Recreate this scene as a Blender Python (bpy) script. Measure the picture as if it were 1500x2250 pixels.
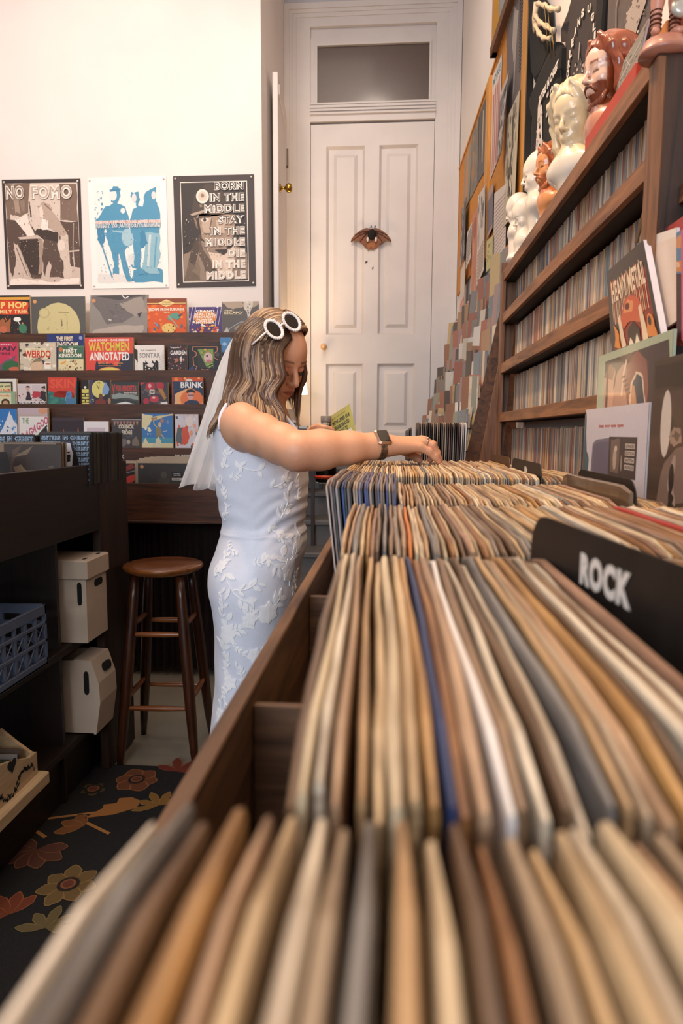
import bpy, math, random
import numpy as np
from mathutils import Vector, Matrix, Euler
from mathutils.bvhtree import BVHTree
for o in list(bpy.data.objects): bpy.data.objects.remove(o)
SC = bpy.context.scene; COL = SC.collection
rnd = random.Random(7)
# ------------------------------------------------------------------ camera
FPX = 1500.0; YAW, PIT, ROL = (math.radians(a) for a in (4.28, 6.62, -0.24)); EYE = Vector((0, 0, 1.26))
def _axes():
    cy, sy, cp, sp = math.cos(YAW), math.sin(YAW), math.cos(PIT), math.sin(PIT)
    f = Vector((-sy*cp, cy*cp, -sp)); r = Vector((cy, sy, 0)); d = -(r.cross(f))
    cr, sr = math.cos(ROL), math.sin(ROL)
    return cr*r+sr*d, -sr*r+cr*d, f
AR, AD, AF = _axes()
cam_d = bpy.data.cameras.new('camera'); cam = bpy.data.objects.new('camera', cam_d); COL.objects.link(cam)
M = Matrix((AR, -AD, -AF)).transposed().to_4x4(); M.translation = EYE; cam.matrix_world = M
cam_d.sensor_fit = 'HORIZONTAL'; cam_d.sensor_width = 24; cam_d.lens = 24*FPX/1500; cam_d.clip_start = .02
cam_d.dof.use_dof = True; cam_d.dof.focus_distance = 1.9; cam_d.dof.aperture_fstop = 8.0
SC.camera = cam
def at(u, v, **k):                       # the point of the room seen at picture position u,v on the plane X/Y/Z = value
    d = AR*((u-750)/FPX)+AD*((v-1125)/FPX)+AF
    (a, val), = k.items(); i = 'XYZ'.index(a)
    return EYE+d*((val-EYE[i])/d[i])
WALLX = lambda y: .385+(4.5-y)*.032      # the right wall runs very slightly out of square
def atw(u, v, off=0.):                   # on the right wall
    d = AR*((u-750)/FPX)+AD*((v-1125)/FPX)+AF
    t = (.385+4.5*.032-off)/(d.x+.032*d.y)
    return EYE+d*t
# ------------------------------------------------------------------ light
W = bpy.data.worlds.new('world'); SC.world = W; W.use_nodes = True
W.node_tree.nodes['Background'].inputs[0].default_value = (.80, .86, 1, 1); W.node_tree.nodes['Background'].inputs[1].default_value = .12
def lamp(name, typ, loc, power, col, size=.2, to=None, **k):
    l = bpy.data.lights.new(name, typ); l.energy = power; l.color = col
    if typ == 'AREA': l.size = size; l.shape = 'RECTANGLE' if 'sy' in k else 'SQUARE'; l.size_y = k.get('sy', size)
    else: l.shadow_soft_size = size
    if typ == 'SPOT': l.spot_size = math.radians(k.get('ang', 70)); l.spot_blend = k.get('blend', .7)
    o = bpy.data.objects.new(name, l); COL.objects.link(o); o.location = loc
    if to is not None: o.rotation_euler = (Vector(to)-Vector(loc)).to_track_quat('-Z', 'Y').to_euler()
    return o
WARM = (1, .66, .38); SOFT = (1, .83, .70); DAY = (.80, .88, 1)
lamp('shop_window_daylight', 'AREA', (-1.1, -2.9, 2.3), 125, DAY, 2.2, to=(-.4, 1.7, 1.2), sy=1.8)
lamp('track_spot_bins', 'SPOT', (.25, 1.15, 3.7), 102, WARM, .12, to=(.12, .75, 1.1), ang=75, blend=.9)
lamp('track_spot_bins', 'SPOT', (-.10, .1, 3.6), 64, WARM, .12, to=(.14, .25, 1.1), ang=60, blend=.9)
lamp('track_spot_shelf', 'SPOT', (-.75, 1.4, 3.7), 190, WARM, .10, to=(.42, 1.7, 1.7), ang=60, blend=.8)
lamp('track_spot_posters', 'SPOT', (-1.2, .9, 3.3), 215, SOFT, .25, to=(-1.75, 3.7, 2.72), ang=62, blend=1.)
lamp('track_spot_door', 'SPOT', (-.2, 2.3, 4.1), 80, SOFT, .2, to=(-.15, 4.5, 2.0), ang=70, blend=1.)
lamp('ceiling_fill', 'AREA', (-.9, 2.2, 4.2), 26, SOFT, 1.4, to=(-.9, 2.2, 0), sy=2.)
SC.view_settings.view_transform = 'Standard'; SC.view_settings.look = 'None'; SC.view_settings.gamma = 1
SC.view_settings.exposure = 0.0; SC.view_settings.use_curve_mapping = False
SC.cycles.use_denoising = True; SC.cycles.max_bounces = 6; SC.cycles.caustics_reflective = False; SC.cycles.caustics_refractive = False
SC.cycles.sample_clamp_indirect = 4; SC.cycles.transparent_max_bounces = 16
# ------------------------------------------------------------------ materials
def lin(c):
    if isinstance(c, str):
        c = c.lstrip('#')
        if len(c) == 3: c = ''.join(q*2 for q in c)
        c = [int(c[i:i+2], 16)/255 for i in (0, 2, 4)]
    return tuple((x/12.92 if x <= .04045 else ((x+.055)/1.055)**2.4) for x in c[:3])+(1.,)
MATS = {}
def _new(name):
    m = bpy.data.materials.new(name); m.use_nodes = True; nt = m.node_tree
    return m, nt, nt.nodes, nt.links, nt.nodes['Principled BSDF']
def mat(name, col, rough=.6, noise=None, bump=0., metal=0., spec=.5, scale=(1, 1, 1), emit=0., trans=0., alpha=1., sss=0., coat=0., col2=None):
    """plain surface with a little procedural mottling between col and col2; noise = (scale, amount)"""
    if name in MATS: return MATS[name]
    m, nt, N, L, b = _new(name); c = lin(col)
    noise = noise or (12, .08)
    tc = N.new('ShaderNodeTexCoord'); mp = N.new('ShaderNodeMapping'); mp.inputs[3].default_value = scale
    L.new(tc.outputs['Object'], mp.inputs[0])
    n = N.new('ShaderNodeTexNoise'); n.inputs['Scale'].default_value = noise[0]; n.inputs['Detail'].default_value = 5
    L.new(mp.outputs[0], n.inputs['Vector'])
    r = N.new('ShaderNodeValToRGB'); r.color_ramp.elements[0].position = .3; r.color_ramp.elements[1].position = .7
    if col2: r.color_ramp.elements[0].color = c; r.color_ramp.elements[1].color = lin(col2)
    else:
        k = noise[1]; r.color_ramp.elements[0].color = tuple(x*(1-k) for x in c[:3])+(1,); r.color_ramp.elements[1].color = tuple(min(1, x*(1+k)) for x in c[:3])+(1,)
    L.new(n.outputs[0], r.inputs[0]); L.new(r.outputs[0], b.inputs['Base Color'])
    b.inputs['Roughness'].default_value = rough; b.inputs['Metallic'].default_value = metal; b.inputs['Specular IOR Level'].default_value = spec
    if bump:
        bp = N.new('ShaderNodeBump'); bp.inputs['Strength'].default_value = bump; bp.inputs['Distance'].default_value = .01
        L.new(n.outputs[0], bp.inputs['Height']); L.new(bp.outputs[0], b.inputs['Normal'])
    if emit: L.new(r.outputs[0], b.inputs['Emission Color']); b.inputs['Emission Strength'].default_value = emit
    if trans: b.inputs['Transmission Weight'].default_value = trans
    if alpha < 1: b.inputs['Alpha'].default_value = alpha
    if sss: b.inputs['Subsurface Weight'].default_value = sss; b.inputs['Subsurface Radius'].default_value = (.012, .005, .003); b.inputs['Subsurface Scale'].default_value = 1
    if coat: b.inputs['Coat Weight'].default_value = coat; b.inputs['Coat Roughness'].default_value = .12
    MATS[name] = m; return m
def wood(name, dark, light, axis='Y', rough=.55, freq=1., coat=0.):
    """plank wood with grain drawn out along one axis and a few knots"""
    if name in MATS: return MATS[name]
    m, nt, N, L, b = _new(name)
    tc = N.new('ShaderNodeTexCoord'); mp = N.new('ShaderNodeMapping')
    s = [14*freq]*3; s['XYZ'.index(axis)] = 1.1*freq; mp.inputs[3].default_value = s
    L.new(tc.outputs['Object'], mp.inputs[0])
    n = N.new('ShaderNodeTexNoise'); n.inputs['Scale'].default_value = 2.2; n.inputs['Detail'].default_value = 7; n.inputs['Distortion'].default_value = 1.4
    f = N.new('ShaderNodeTexNoise'); f.inputs['Scale'].default_value = 14; f.inputs['Detail'].default_value = 3
    L.new(mp.outputs[0], n.inputs['Vector']); L.new(mp.outputs[0], f.inputs['Vector'])
    mx = N.new('ShaderNodeMath'); mx.operation = 'MULTIPLY_ADD'; mx.inputs[1].default_value = .35; L.new(f.outputs[0], mx.inputs[0]); L.new(n.outputs[0], mx.inputs[2])
    r = N.new('ShaderNodeValToRGB'); r.color_ramp.elements[0].position = .45; r.color_ramp.elements[1].position = .85
    r.color_ramp.elements[0].color = lin(dark); r.color_ramp.elements[1].color = lin(light)
    L.new(mx.outputs[0], r.inputs[0]); L.new(r.outputs[0], b.inputs['Base Color']); b.inputs['Roughness'].default_value = rough
    bp = N.new('ShaderNodeBump'); bp.inputs['Strength'].default_value = .15; bp.inputs['Distance'].default_value = .003
    L.new(mx.outputs[0], bp.inputs['Height']); L.new(bp.outputs[0], b.inputs['Normal'])
    if coat: b.inputs['Coat Weight'].default_value = coat; b.inputs['Coat Roughness'].default_value = .2
    MATS[name] = m; return m
def printmat(name, rough=.5, coat=0.):   # flat print: the ink colours are stored on the faces
    if name in MATS: return MATS[name]
    m, nt, N, L, b = _new(name); a = N.new('ShaderNodeVertexColor'); a.layer_name = 'Ink'
    n = N.new('ShaderNodeTexNoise'); n.inputs['Scale'].default_value = 240; tc = N.new('ShaderNodeTexCoord'); L.new(tc.outputs['Object'], n.inputs['Vector'])
    mx = N.new('ShaderNodeMix'); mx.data_type = 'RGBA'; mx.blend_type = 'OVERLAY'; mx.inputs[0].default_value = .12
    L.new(a.outputs[0], mx.inputs[6]); L.new(n.outputs[0], mx.inputs[7]); L.new(mx.outputs[2], b.inputs['Base Color'])
    b.inputs['Roughness'].default_value = rough
    if coat: b.inputs['Coat Weight'].default_value = coat; b.inputs['Coat Roughness'].default_value = .08
    MATS[name] = m; return m
def rampmat(name, cols, rough=.5, streak='Y', wear=.35, coat=0., sc=1.):
    """one tint per object (by its random number) with streaks of wear along one axis"""
    if name in MATS: return MATS[name]
    m, nt, N, L, b = _new(name); oi = N.new('ShaderNodeObjectInfo'); r = N.new('ShaderNodeValToRGB'); r.color_ramp.interpolation = 'CONSTANT'
    e = r.color_ramp.elements
    while len(e) < len(cols): e.new(.5)
    for i, c in enumerate(cols): e[i].position = i/len(cols); e[i].color = lin(c)
    L.new(oi.outputs['Random'], r.inputs[0])
    tc = N.new('ShaderNodeTexCoord'); mp = N.new('ShaderNodeMapping'); s = [220*sc]*3; s['XYZ'.index(streak)] = 9*sc; mp.inputs[3].default_value = s
    ad = N.new('ShaderNodeVectorMath'); ad.operation = 'ADD'; ml = N.new('ShaderNodeVectorMath'); ml.operation = 'SCALE'; ml.inputs['Scale'].default_value = 9
    cx = N.new('ShaderNodeCombineXYZ'); L.new(oi.outputs['Random'], cx.inputs[0]); L.new(oi.outputs['Random'], cx.inputs[1]); L.new(cx.outputs[0], ml.inputs[0])
    L.new(tc.outputs['Object'], ad.inputs[0]); L.new(ml.outputs[0], ad.inputs[1]); L.new(ad.outputs[0], mp.inputs[0])
    n = N.new('ShaderNodeTexNoise'); n.inputs['Scale'].default_value = 1; n.inputs['Detail'].default_value = 4; L.new(mp.outputs[0], n.inputs['Vector'])
    w = N.new('ShaderNodeValToRGB'); w.color_ramp.elements[0].position = .32; w.color_ramp.elements[1].position = .66
    w.color_ramp.elements[0].color = (.18, .11, .06, 1); w.color_ramp.elements[1].color = (1, .96, .9, 1); L.new(n.outputs[0], w.inputs[0])
    mx = N.new('ShaderNodeMix'); mx.data_type = 'RGBA'; mx.blend_type = 'MULTIPLY'; mx.inputs[0].default_value = wear
    L.new(r.outputs[0], mx.inputs[6]); L.new(w.outputs[0], mx.inputs[7]); L.new(mx.outputs[2], b.inputs['Base Color'])
    b.inputs['Roughness'].default_value = rough
    if coat: b.inputs['Coat Weight'].default_value = coat; b.inputs['Coat Roughness'].default_value = .18
    MATS[name] = m; return m
# ------------------------------------------------------------------ mesh helpers
class MB:
    def __init__(s): s.v = []; s.f = []; s.c = []; s.col = None
    def add(s, vs, fs):
        o = len(s.v); s.v += [tuple(v) for v in vs]
        for f in fs: s.f.append([i+o for i in f]); s.c.append(s.col)
        return s
    def box(s, x0, x1, y0, y1, z0, z1, m=None):
        vs = [Vector((x, y, z)) for z in (z0, z1) for y in (y0, y1) for x in (x0, x1)]
        if m is not None: vs = [m @ v for v in vs]
        return s.add(vs, [(0, 2, 3, 1), (4, 5, 7, 6), (0, 1, 5, 4), (2, 6, 7, 3), (0, 4, 6, 2), (1, 3, 7, 5)])
    def rbox(s, x0, x1, y0, y1, z0, z1, b, m=None):          # box with bevelled edges
        def ring(z, i): return [(x0+i+b, y0+i, z), (x1-i-b, y0+i, z), (x1-i, y0+i+b, z), (x1-i, y1-i-b, z), (x1-i-b, y1-i, z), (x0+i+b, y1-i, z), (x0+i, y1-i-b, z), (x0+i, y0+i+b, z)]
        vs = [Vector(p) for z, i in ((z0, b), (z0+b, 0), (z1-b, 0), (z1, b)) for p in ring(z, i)]
        if m is not None: vs = [m @ v for v in vs]
        fs = [tuple(range(7, -1, -1)), tuple(range(24, 32))]
        for k in range(3):
            for i in range(8): j = (i+1) % 8; fs.append((k*8+i, k*8+j, k*8+8+j, k*8+8+i))
        return s.add(vs, fs)
    def quad(s, a, b, c, d): return s.add([a, b, c, d], [(0, 1, 2, 3)])
    def slab(s, pts, n):                                     # polygon pts pushed along vector n
        k = len(pts); pts = [Vector(p) for p in pts]; n = Vector(n)
        return s.add(pts+[p+n for p in pts], [tuple(range(k-1, -1, -1)), tuple(range(k, 2*k))]+[(i, (i+1) % k, k+(i+1) % k, k+i) for i in range(k)])
    def tube(s, path, r, n=8, cap=True, flat=None):
        path = [Vector(p) for p in path]; k = len(path); rs = r if hasattr(r, '__len__') else [r]*k
        t0 = (path[1]-path[0]).normalized(); up = Vector((0, 0, 1)) if abs(t0.z) < .9 else Vector((1, 0, 0))
        x = t0.cross(up).normalized(); vs = []
        for i in range(k):
            t = (path[min(i+1, k-1)]-path[max(i-1, 0)]).normalized(); x = (x-t*x.dot(t)).normalized(); y = t.cross(x)
            for j in range(n):
                a = 2*math.pi*j/n; vs.append(path[i]+x*math.cos(a)*rs[i]+y*math.sin(a)*rs[i]*(flat or 1))
        fs = [(i*n+j, i*n+(j+1) % n, (i+1)*n+(j+1) % n, (i+1)*n+j) for i in range(k-1) for j in range(n)]
        if cap: fs += [tuple(range(n-1, -1, -1)), tuple(range((k-1)*n, k*n))]
        return s.add(vs, fs)
    def lathe(s, prof, c=(0, 0, 0), n=20, m=None, sx=1., sy=1.):
        vs = []; c = Vector(c)
        for r, z in prof:
            for j in range(n):
                a = 2*math.pi*j/n; p = Vector((r*math.cos(a)*sx, r*math.sin(a)*sy, z)); vs.append((m @ p if m is not None else p)+c)
        k = len(prof); fs = [(i*n+j, i*n+(j+1) % n, (i+1)*n+(j+1) % n, (i+1)*n+j) for i in range(k-1) for j in range(n)]
        if prof[0][0] > 1e-6: fs.append(tuple(range(n-1, -1, -1)))
        if prof[-1][0] > 1e-6: fs.append(tuple(range((k-1)*n, k*n)))
        return s.add(vs, fs)
    def ball(s, c, r, n=12, m=None, sx=1., sy=1., sz=1.):
        return s.lathe([(max(r*math.sin(a), 1e-7), -r*math.cos(a)*sz) for a in [math.pi*i/(n//2+2) for i in range(n//2+3)]], c, n, m, sx, sy)
    def mesh(s, name, smooth=False):
        me = bpy.data.meshes.new(name); me.from_pydata(s.v, [], s.f); me.update()
        if smooth: me.shade_smooth()
        if any(c is not None for c in s.c):
            a = me.color_attributes.new('Ink', 'FLOAT_COLOR', 'CORNER')
            buf = np.ones((len(me.loops), 4), np.float32); i = 0
            for f, c in zip(s.f, s.c): buf[i:i+len(f)] = c if c is not None else (1, 1, 1, 1); i += len(f)
            a.data.foreach_set('color', buf.ravel())
        return me
def tag(o, label=None, cat=None, group=None, kind=None):
    for k, v in (('label', label), ('category', cat), ('group', group), ('kind', kind)):
        if v: o[k] = v
    return o
def obj(name, mb, m, parent=None, smooth=False, label=None, cat=None, group=None, kind=None, loc=None):
    me = mb.mesh(name, smooth) if isinstance(mb, MB) else mb
    if m is not None and not me.materials: me.materials.append(m)
    o = bpy.data.objects.new(name, me); COL.objects.link(o)
    if parent is not None: o.parent = parent; o.matrix_parent_inverse = Matrix.Translation(-parent.location) if parent.get('_w') else Matrix()
    if loc is not None: o.location = loc
    return tag(o, label, cat, group, kind)
def root(name, loc, label, cat, group=None, kind=None, world=True):
    """Empty at a thing's base; its parts are modelled in room coordinates when world"""
    o = bpy.data.objects.new(name, None); COL.objects.link(o); o.location = loc; o.empty_display_size = .05
    if world: o['_w'] = 1
    return tag(o, label, cat, group, kind)
def smooth_angle(o, a=40):
    me = o.data; me.shade_smooth()
    me.set_sharp_from_angle(angle=math.radians(a)); return o
# ------------------------------------------------------------------ flat printed art
_txt = {}
def text_tris(s, bold=.0):
    k = (s, bold)
    if k in _txt: return _txt[k]
    cu = bpy.data.curves.new('lettering', 'FONT'); cu.body = s; cu.offset = bold; cu.resolution_u = 3; cu.space_character = 1+bold*2.2
    o = bpy.data.objects.new('lettering', cu); me = o.to_mesh(); me.calc_loop_triangles()
    v = np.array([p.co[:2] for p in me.vertices]); t = [tuple(q.vertices) for q in me.loop_triangles]
    o.to_mesh_clear(); bpy.data.objects.remove(o); bpy.data.curves.remove(cu)
    if len(v): lo, hi = v.min(0), v.max(0); v = (v-lo)/np.maximum(hi-lo, 1e-6)
    _txt[k] = (v, t); return _txt[k]
def clip(p):
    for ax in (0, 1):
        for lim, sg in ((0., 1), (1., -1)):
            q = []
            for i in range(len(p)):
                a, b = p[i-1], p[i]; ia, ib = (a[ax]-lim)*sg >= 0, (b[ax]-lim)*sg >= 0
                if ia != ib:
                    t = (lim-a[ax])/(b[ax]-a[ax]); q.append((a[0]+(b[0]-a[0])*t, a[1]+(b[1]-a[1])*t))
                if ib: q.append(b)
            p = q
            if len(p) < 3: return []
    return p
def wig(pts, amt, seed, n=3):            # hand-drawn edge
    r = random.Random(seed); out = []
    for i in range(len(pts)):
        a, b = pts[i], pts[(i+1) % len(pts)]
        for k in range(n): t = k/n; out.append((a[0]+(b[0]-a[0])*t+r.uniform(-amt, amt), a[1]+(b[1]-a[1])*t+r.uniform(-amt, amt)))
    return out
def shapes(spec):
    """art spec -> list of (polygon, colour): r rect, e ellipse, p polygon, l line, t text, to outlined text, n scattered blobs, w wobbly polygon"""
    out = []
    for s in spec:
        k = s[0]
        if k == 'r': x0, y0, x1, y1 = s[1:5]; out.append(([(x0, y0), (x1, y0), (x1, y1), (x0, y1)], s[5]))
        elif k == 'e':
            cx, cy, rx, ry, c = s[1:6]; a0 = math.radians(s[6]) if len(s) > 6 else 0; P = []
            for i in range(20): a = i*math.pi/10; x, y = rx*math.cos(a), ry*math.sin(a); P.append((cx+x*math.cos(a0)-y*math.sin(a0), cy+x*math.sin(a0)+y*math.cos(a0)))
            out.append((P, c))
        elif k == 'p': out.append((list(s[1]), s[2]))
        elif k == 'w': out.append((wig(s[1], s[3], len(out)+int(s[1][0][0]*99)), s[2]))
        elif k == 'l':
            P, w, c = s[1:4]
            for a, b in zip(P, P[1:]):
                dx, dy = b[0]-a[0], b[1]-a[1]; q = math.hypot(dx, dy) or 1; nx, ny = -dy/q*w/2, dx/q*w/2
                out.append(([(a[0]+nx, a[1]+ny), (a[0]-nx, a[1]-ny), (b[0]-nx, b[1]-ny), (b[0]+nx, b[1]+ny)], c))
        elif k in ('t', 'to', 'tb'):
            _, st, x0, y0, w, h, c = s[:7]; bold = .036
            layers = [(bold if k == 't' else .06, c, 0)] if k != 'to' else [(.075, c, 0), (.0, s[7], .06)]
            for bd, cc, ins in layers:
                v, t = text_tris(st, bd); iw, ih = h*ins*.6, h*ins
                V = [(x0+iw+(w-2*iw)*a, y0+ih+(h-2*ih)*b) for a, b in v]
                out.append(([[V[i] for i in q] for q in t], cc))
        elif k == 'n':
            x0, y0, x1, y1, n, sz, cols, seed = s[1:9]; r = random.Random(seed)
            for i in range(n):
                cx, cy, q = r.uniform(x0, x1), r.uniform(y0, y1), sz*r.uniform(.5, 1.4); m = r.randint(4, 7); a0 = r.random()*6
                out.append(([(cx+q*math.cos(a0+j*6.283/m)*r.uniform(.5, 1), cy+q*math.sin(a0+j*6.283/m)*r.uniform(.5, 1)) for j in range(m)], r.choice(cols)))
    return out
def art(spec, O, U, V, mb=None, z0=.0005, dz=.00003, fn=None):
    """build printed art on the parallelogram O,U,V as a mesh (normal U x V)"""
    O, U, V = Vector(O), Vector(U), Vector(V); n = U.cross(V).normalized(); mb = mb or MB(); z = z0
    for P, c in shapes(spec):
        mb.col = lin(c); z += dz
        for poly in (P if isinstance(P[0], list) else [P]) if P else []:
            q = clip(poly)
            if len(q) < 3: continue
            if fn: pts = [fn(a, b)+n*z for a, b in q]
            else: pts = [O+U*a+V*b+n*z for a, b in q]
            mb.add(pts, [tuple(range(len(pts)))])
    mb.col = None; return mb
PRINT = printmat('printed_paper', .55); GLOSSY = printmat('printed_gloss', .5, .22); CLOTHPRINT = printmat('printed_cloth', .9)
# ------------------------------------------------------------------ the room
wall_m = mat('wall_paint', '#e9e0da', .85, (3, .03)); white_m = mat('white_gloss_paint', '#d9d0ca', .45, (5, .04)); grey_m = mat('grey_paint', '#c9c6c8', .8, (3, .03))
dark_wood = wood('dark_walnut_stain', '#2a150b', '#5c351d', 'X', .5); dark_wood_y = wood('dark_walnut_stain_deep', '#1d0f09', '#3c2314', 'Y', .5); dark_wood_z = wood('dark_walnut_upright', '#1d0f09', '#40281a', 'Z', .5)
mid_wood_y = wood('brown_pine_y', '#5c3820', '#a06c44', 'Y', .5); mid_wood_z = wood('brown_pine_z', '#4c2e1a', '#8a5c3a', 'Z', .5)
S = 'structure'
mb = MB().box(-3.4, 1.2, -3.2, 4.62, -.05, 0); obj('floor', mb, mat('pale_floor_vinyl', '#8e8676', .5, (6, .08)), kind=S)
mb = MB().box(-3.5, 1.3, -3.2, 4.7, 4.35, 4.45); obj('ceiling', mb, wall_m, kind=S)
mb = MB().box(-3.5, -.70, 3.70, 4.7, 0, 4.35); obj('wall_back', mb, wall_m, kind=S)
mb = MB().box(-.70, .60, 4.50, 4.7, 0, 4.35); obj('wall_alcove', mb, grey_m, kind=S)
mb = MB().box(-3.5, -3.4, -3.2, 3.7, 0, 4.35); obj('wall_left', mb, wall_m, kind=S)
mb = MB().slab([(WALLX(4.5), 4.5, 0), (WALLX(4.5), 4.5, 4.35), (WALLX(-3.2), -3.2, 4.35), (WALLX(-3.2), -3.2, 0)], (.12, .004, 0)); obj('wall_right', mb, wall_m, kind=S)
mb = MB().box(-3.5, -3.0, -3.3, -3.2, 0, 4.35).box(-.4, .8, -3.3, -3.2, 0, 4.35).box(-3.0, -.4, -3.3, -3.2, 0, .8).box(-3., -.4, -3.3, -3.2, 3.2, 4.35); obj('wall_front', mb, wall_m, kind=S)
# panelled door up the steps, its casing and the transom light over it
DY = 4.50
dl, dr = at(683, 500, Y=DY).x, at(955, 272, Y=DY).x; dz0, dz1 = 1.07, at(683, 279, Y=DY).z
cl, cr, cz = -.699, .383, at(627, 20, Y=DY).z
tz0, tz1 = at(690, 238, Y=DY).z, at(690, 66, Y=DY).z
cas = root('trim_1', (0, DY, dz0), None, None, kind=S)
mb = MB().box(cl, dl, DY-.035, DY, dz0, cz).box(dr, cr, DY-.035, DY, dz0, cz).box(dl, dr, DY-.035, DY, tz1, cz); obj('casing_board', mb, white_m, cas)
mb = MB()
for w0, w, d in ((0, .032, .055), (.032, .052, .047), (.052, .075, .041)): mb.box(cl+w0, cl+w, DY-d, DY-.03, dz0, cz-w0).box(cr-w, cr-w0, DY-d, DY-.03, dz0, cz-w0).box(cl+w, cr-w, DY-d, DY-.03, cz-w, cz-w0)
obj('casing_moulding', mb, white_m, cas)
mb = MB().box(dl, dr, DY-.042, DY, dz1+.012, tz0)
for k in range(4): mb.box(dl, dr, DY-.056+.003*k, DY-.03, dz1+.05+.02*k, dz1+.06+.02*k)
obj('transom_bar', mb, white_m, cas)
win = root('window_1', (0, DY, tz0), None, None, kind=S)
gl, gr, g0, g1 = at(698, 170, Y=DY).x, at(942, 170, Y=DY).x, at(820, 229, Y=DY).z, at(820, 102, Y=DY).z
mb = MB()
for a, b, d in ((0., .022, .012), (.022, .04, .02)):   # stepped sash
    pass
mb.box(dl, gl, DY-.022, DY, tz0, tz1-.06).box(gr, dr, DY-.022, DY, tz0, tz1-.06).box(gl, gr, DY-.022, DY, tz0, g0).box(gl, gr, DY-.022, DY, g1, tz1-.06).box(dl, dr, DY-.010, DY, tz1-.06, tz1)
obj('sash', mb, white_m, win)
mb = MB().box(gl-.012, gl, DY-.03, DY-.02, g0-.012, g1+.012).box(gr, gr+.012, DY-.03, DY-.02, g0-.012, g1+.012).box(gl, gr, DY-.03, DY-.02, g0-.012, g0).box(gl, gr, DY-.03, DY-.02, g1, g1+.012); obj('glazing_bead', mb, white_m, win)
mb = MB().box(gl, gr, DY-.012, DY-.006, g0, g1); obj('glass_pane', mb, mat('dim_frosted_glass', '#584840', .35, (120, .06), coat=.3), win)
door = root('door_1', (dl, DY, dz0), None, None, kind=S)
mx = (dl+dr)/2+.0; st = .10; mbz = .085
px = [(dl+st, mx-.045), (mx+.045, dr-st)]
zu0, zu1, zl0, zl1 = at(760, 737, Y=DY).z, at(760, 325, Y=DY).z, at(760, 950, Y=DY).z, at(760, 800, Y=DY).z
Yd = DY-.028
mb = MB().box(dl+.003, dl+st, Yd, DY, dz0, dz1).box(dr-st, dr-.003, Yd, DY, dz0, dz1); obj('stile', mb, white_m, door)
mb = MB().box(px[0][1], px[1][0], Yd, DY, zl0, zl1).box(px[0][1], px[1][0], Yd, DY, zu0, zu1); obj('muntin', mb, white_m, door)
mb = MB().box(dl+st, dr-st, Yd, DY, dz0, zl0).box(dl+st, dr-st, Yd, DY, zl1, zu0).box(dl+st, dr-st, Yd, DY, zu1, dz1); obj('rail', mb, white_m, door)
pm = MB()
for a, b in px:
    for z0, z1 in ((zl0, zl1), (zu0, zu1)):
        pm = MB(); e = .014; f = .045
        R0 = [(a, Yd, z0), (b, Yd, z0), (b, Yd, z1), (a, Yd, z1)]; R1 = [(a+e, DY-.006, z0+e), (b-e, DY-.006, z0+e), (b-e, DY-.006, z1-e), (a+e, DY-.006, z1-e)]
        R2 = [(a+f, DY-.006, z0+f), (b-f, DY-.006, z0+f), (b-f, DY-.006, z1-f), (a+f, DY-.006, z1-f)]; g = f+.02
        R3 = [(a+g, DY-.018, z0+g), (b-g, DY-.018, z0+g), (b-g, DY-.018, z1-g), (a+g, DY-.018, z1-g)]
        pm.add(R0+R1+R2+R3, [(k*4+i, k*4+(i+1) % 4, k*4+4+(i+1) % 4, k*4+4+i) for k in range(3) for i in range(4)]+[(12, 13, 14, 15)]); obj('raised_panel', pm, white_m, door)
k = at(711, 762, Y=DY-.07); mb = MB().lathe([(.0, -.035), (.012, -.034), (.019, -.02), (.021, -.006), (.017, .008), (.009, .015), (.008, .045)], (k.x, k.y, k.z), 16, Matrix.Rotation(math.radians(-90), 3, 'X')); obj('door_knob', mb, wood('pale_maple', '#b98a58', '#e0b684', 'Z', .4), door, True, label='round pale wooden knob')
# steps up to the door
sm = mat('grey_step_paint', '#6d6763', .5, (9, .1)); stp = root('trim_2', (-.15, 4., 0), None, None, kind=S)
tops = [1.07]+[at(700, v, Y=y).z for v, y in ((1077, 4.22), (1137, 3.98), (1205, 3.74), (1270, 3.5))]; edges = [4.34, 4.10, 3.86, 3.62, 3.38]
mb = MB().box(-.66, .36, 4.34, 4.46, 0, 1.05); obj('riser', mb, sm, stp); mb = MB().box(-.66, .36, 4.31, 4.46, 1.03, 1.07); obj('tread', mb, sm, stp)
z = tops[1]
for i in range(1, 5):
    y0 = 4.34-.24*i; zt = tops[i]
    obj('riser', MB().box(-.66, .36, y0, y0+.24, 0, zt-.03), sm, stp); obj('tread', MB().rbox(-.66, .36, y0-.025, y0+.24, zt-.03, zt, .006), sm, stp)
# little door standing ajar on the return wall
hx = -.70; p0 = at(630, 275, X=hx+.02); p1 = at(597, 157, X=hx+.05)
d2 = root('door_2', (hx, 4.4, .95), None, None, kind=S); ya, yb = 3.86, 4.34; zt = at(600, 157, Y=3.86).z
rot = Matrix.Translation((hx, yb, 0)) @ Matrix.Rotation(math.radians(3.5), 4, 'Z')
mb = MB().rbox(.0, .03, -(yb-ya), 0, 1.0, zt, .003, rot); obj('door_leaf', mb, white_m, d2)
mb = MB(); 
for q in (1.06, zt-.10): mb.box(.03, .036, -(yb-ya)+.03, -.03, q, q+.05, rot)
obj('cross_rail', mb, white_m, d2)
kz = at(612, 416, Y=3.95).z; kp = rot @ Vector((.03, -.41, kz)); mb = MB().lathe([(.022, 0), (.022, .006), (.009, .010), (.008, .03), (.02, .036), (.026, .052), (.02, .066), (.004, .07)], kp, 16, Matrix.Rotation(math.radians(90), 3, 'Y')); obj('brass_knob', mb, mat('aged_brass', '#b08a3c', .25, metal=1.), d2, True, label='brass knob')
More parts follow.
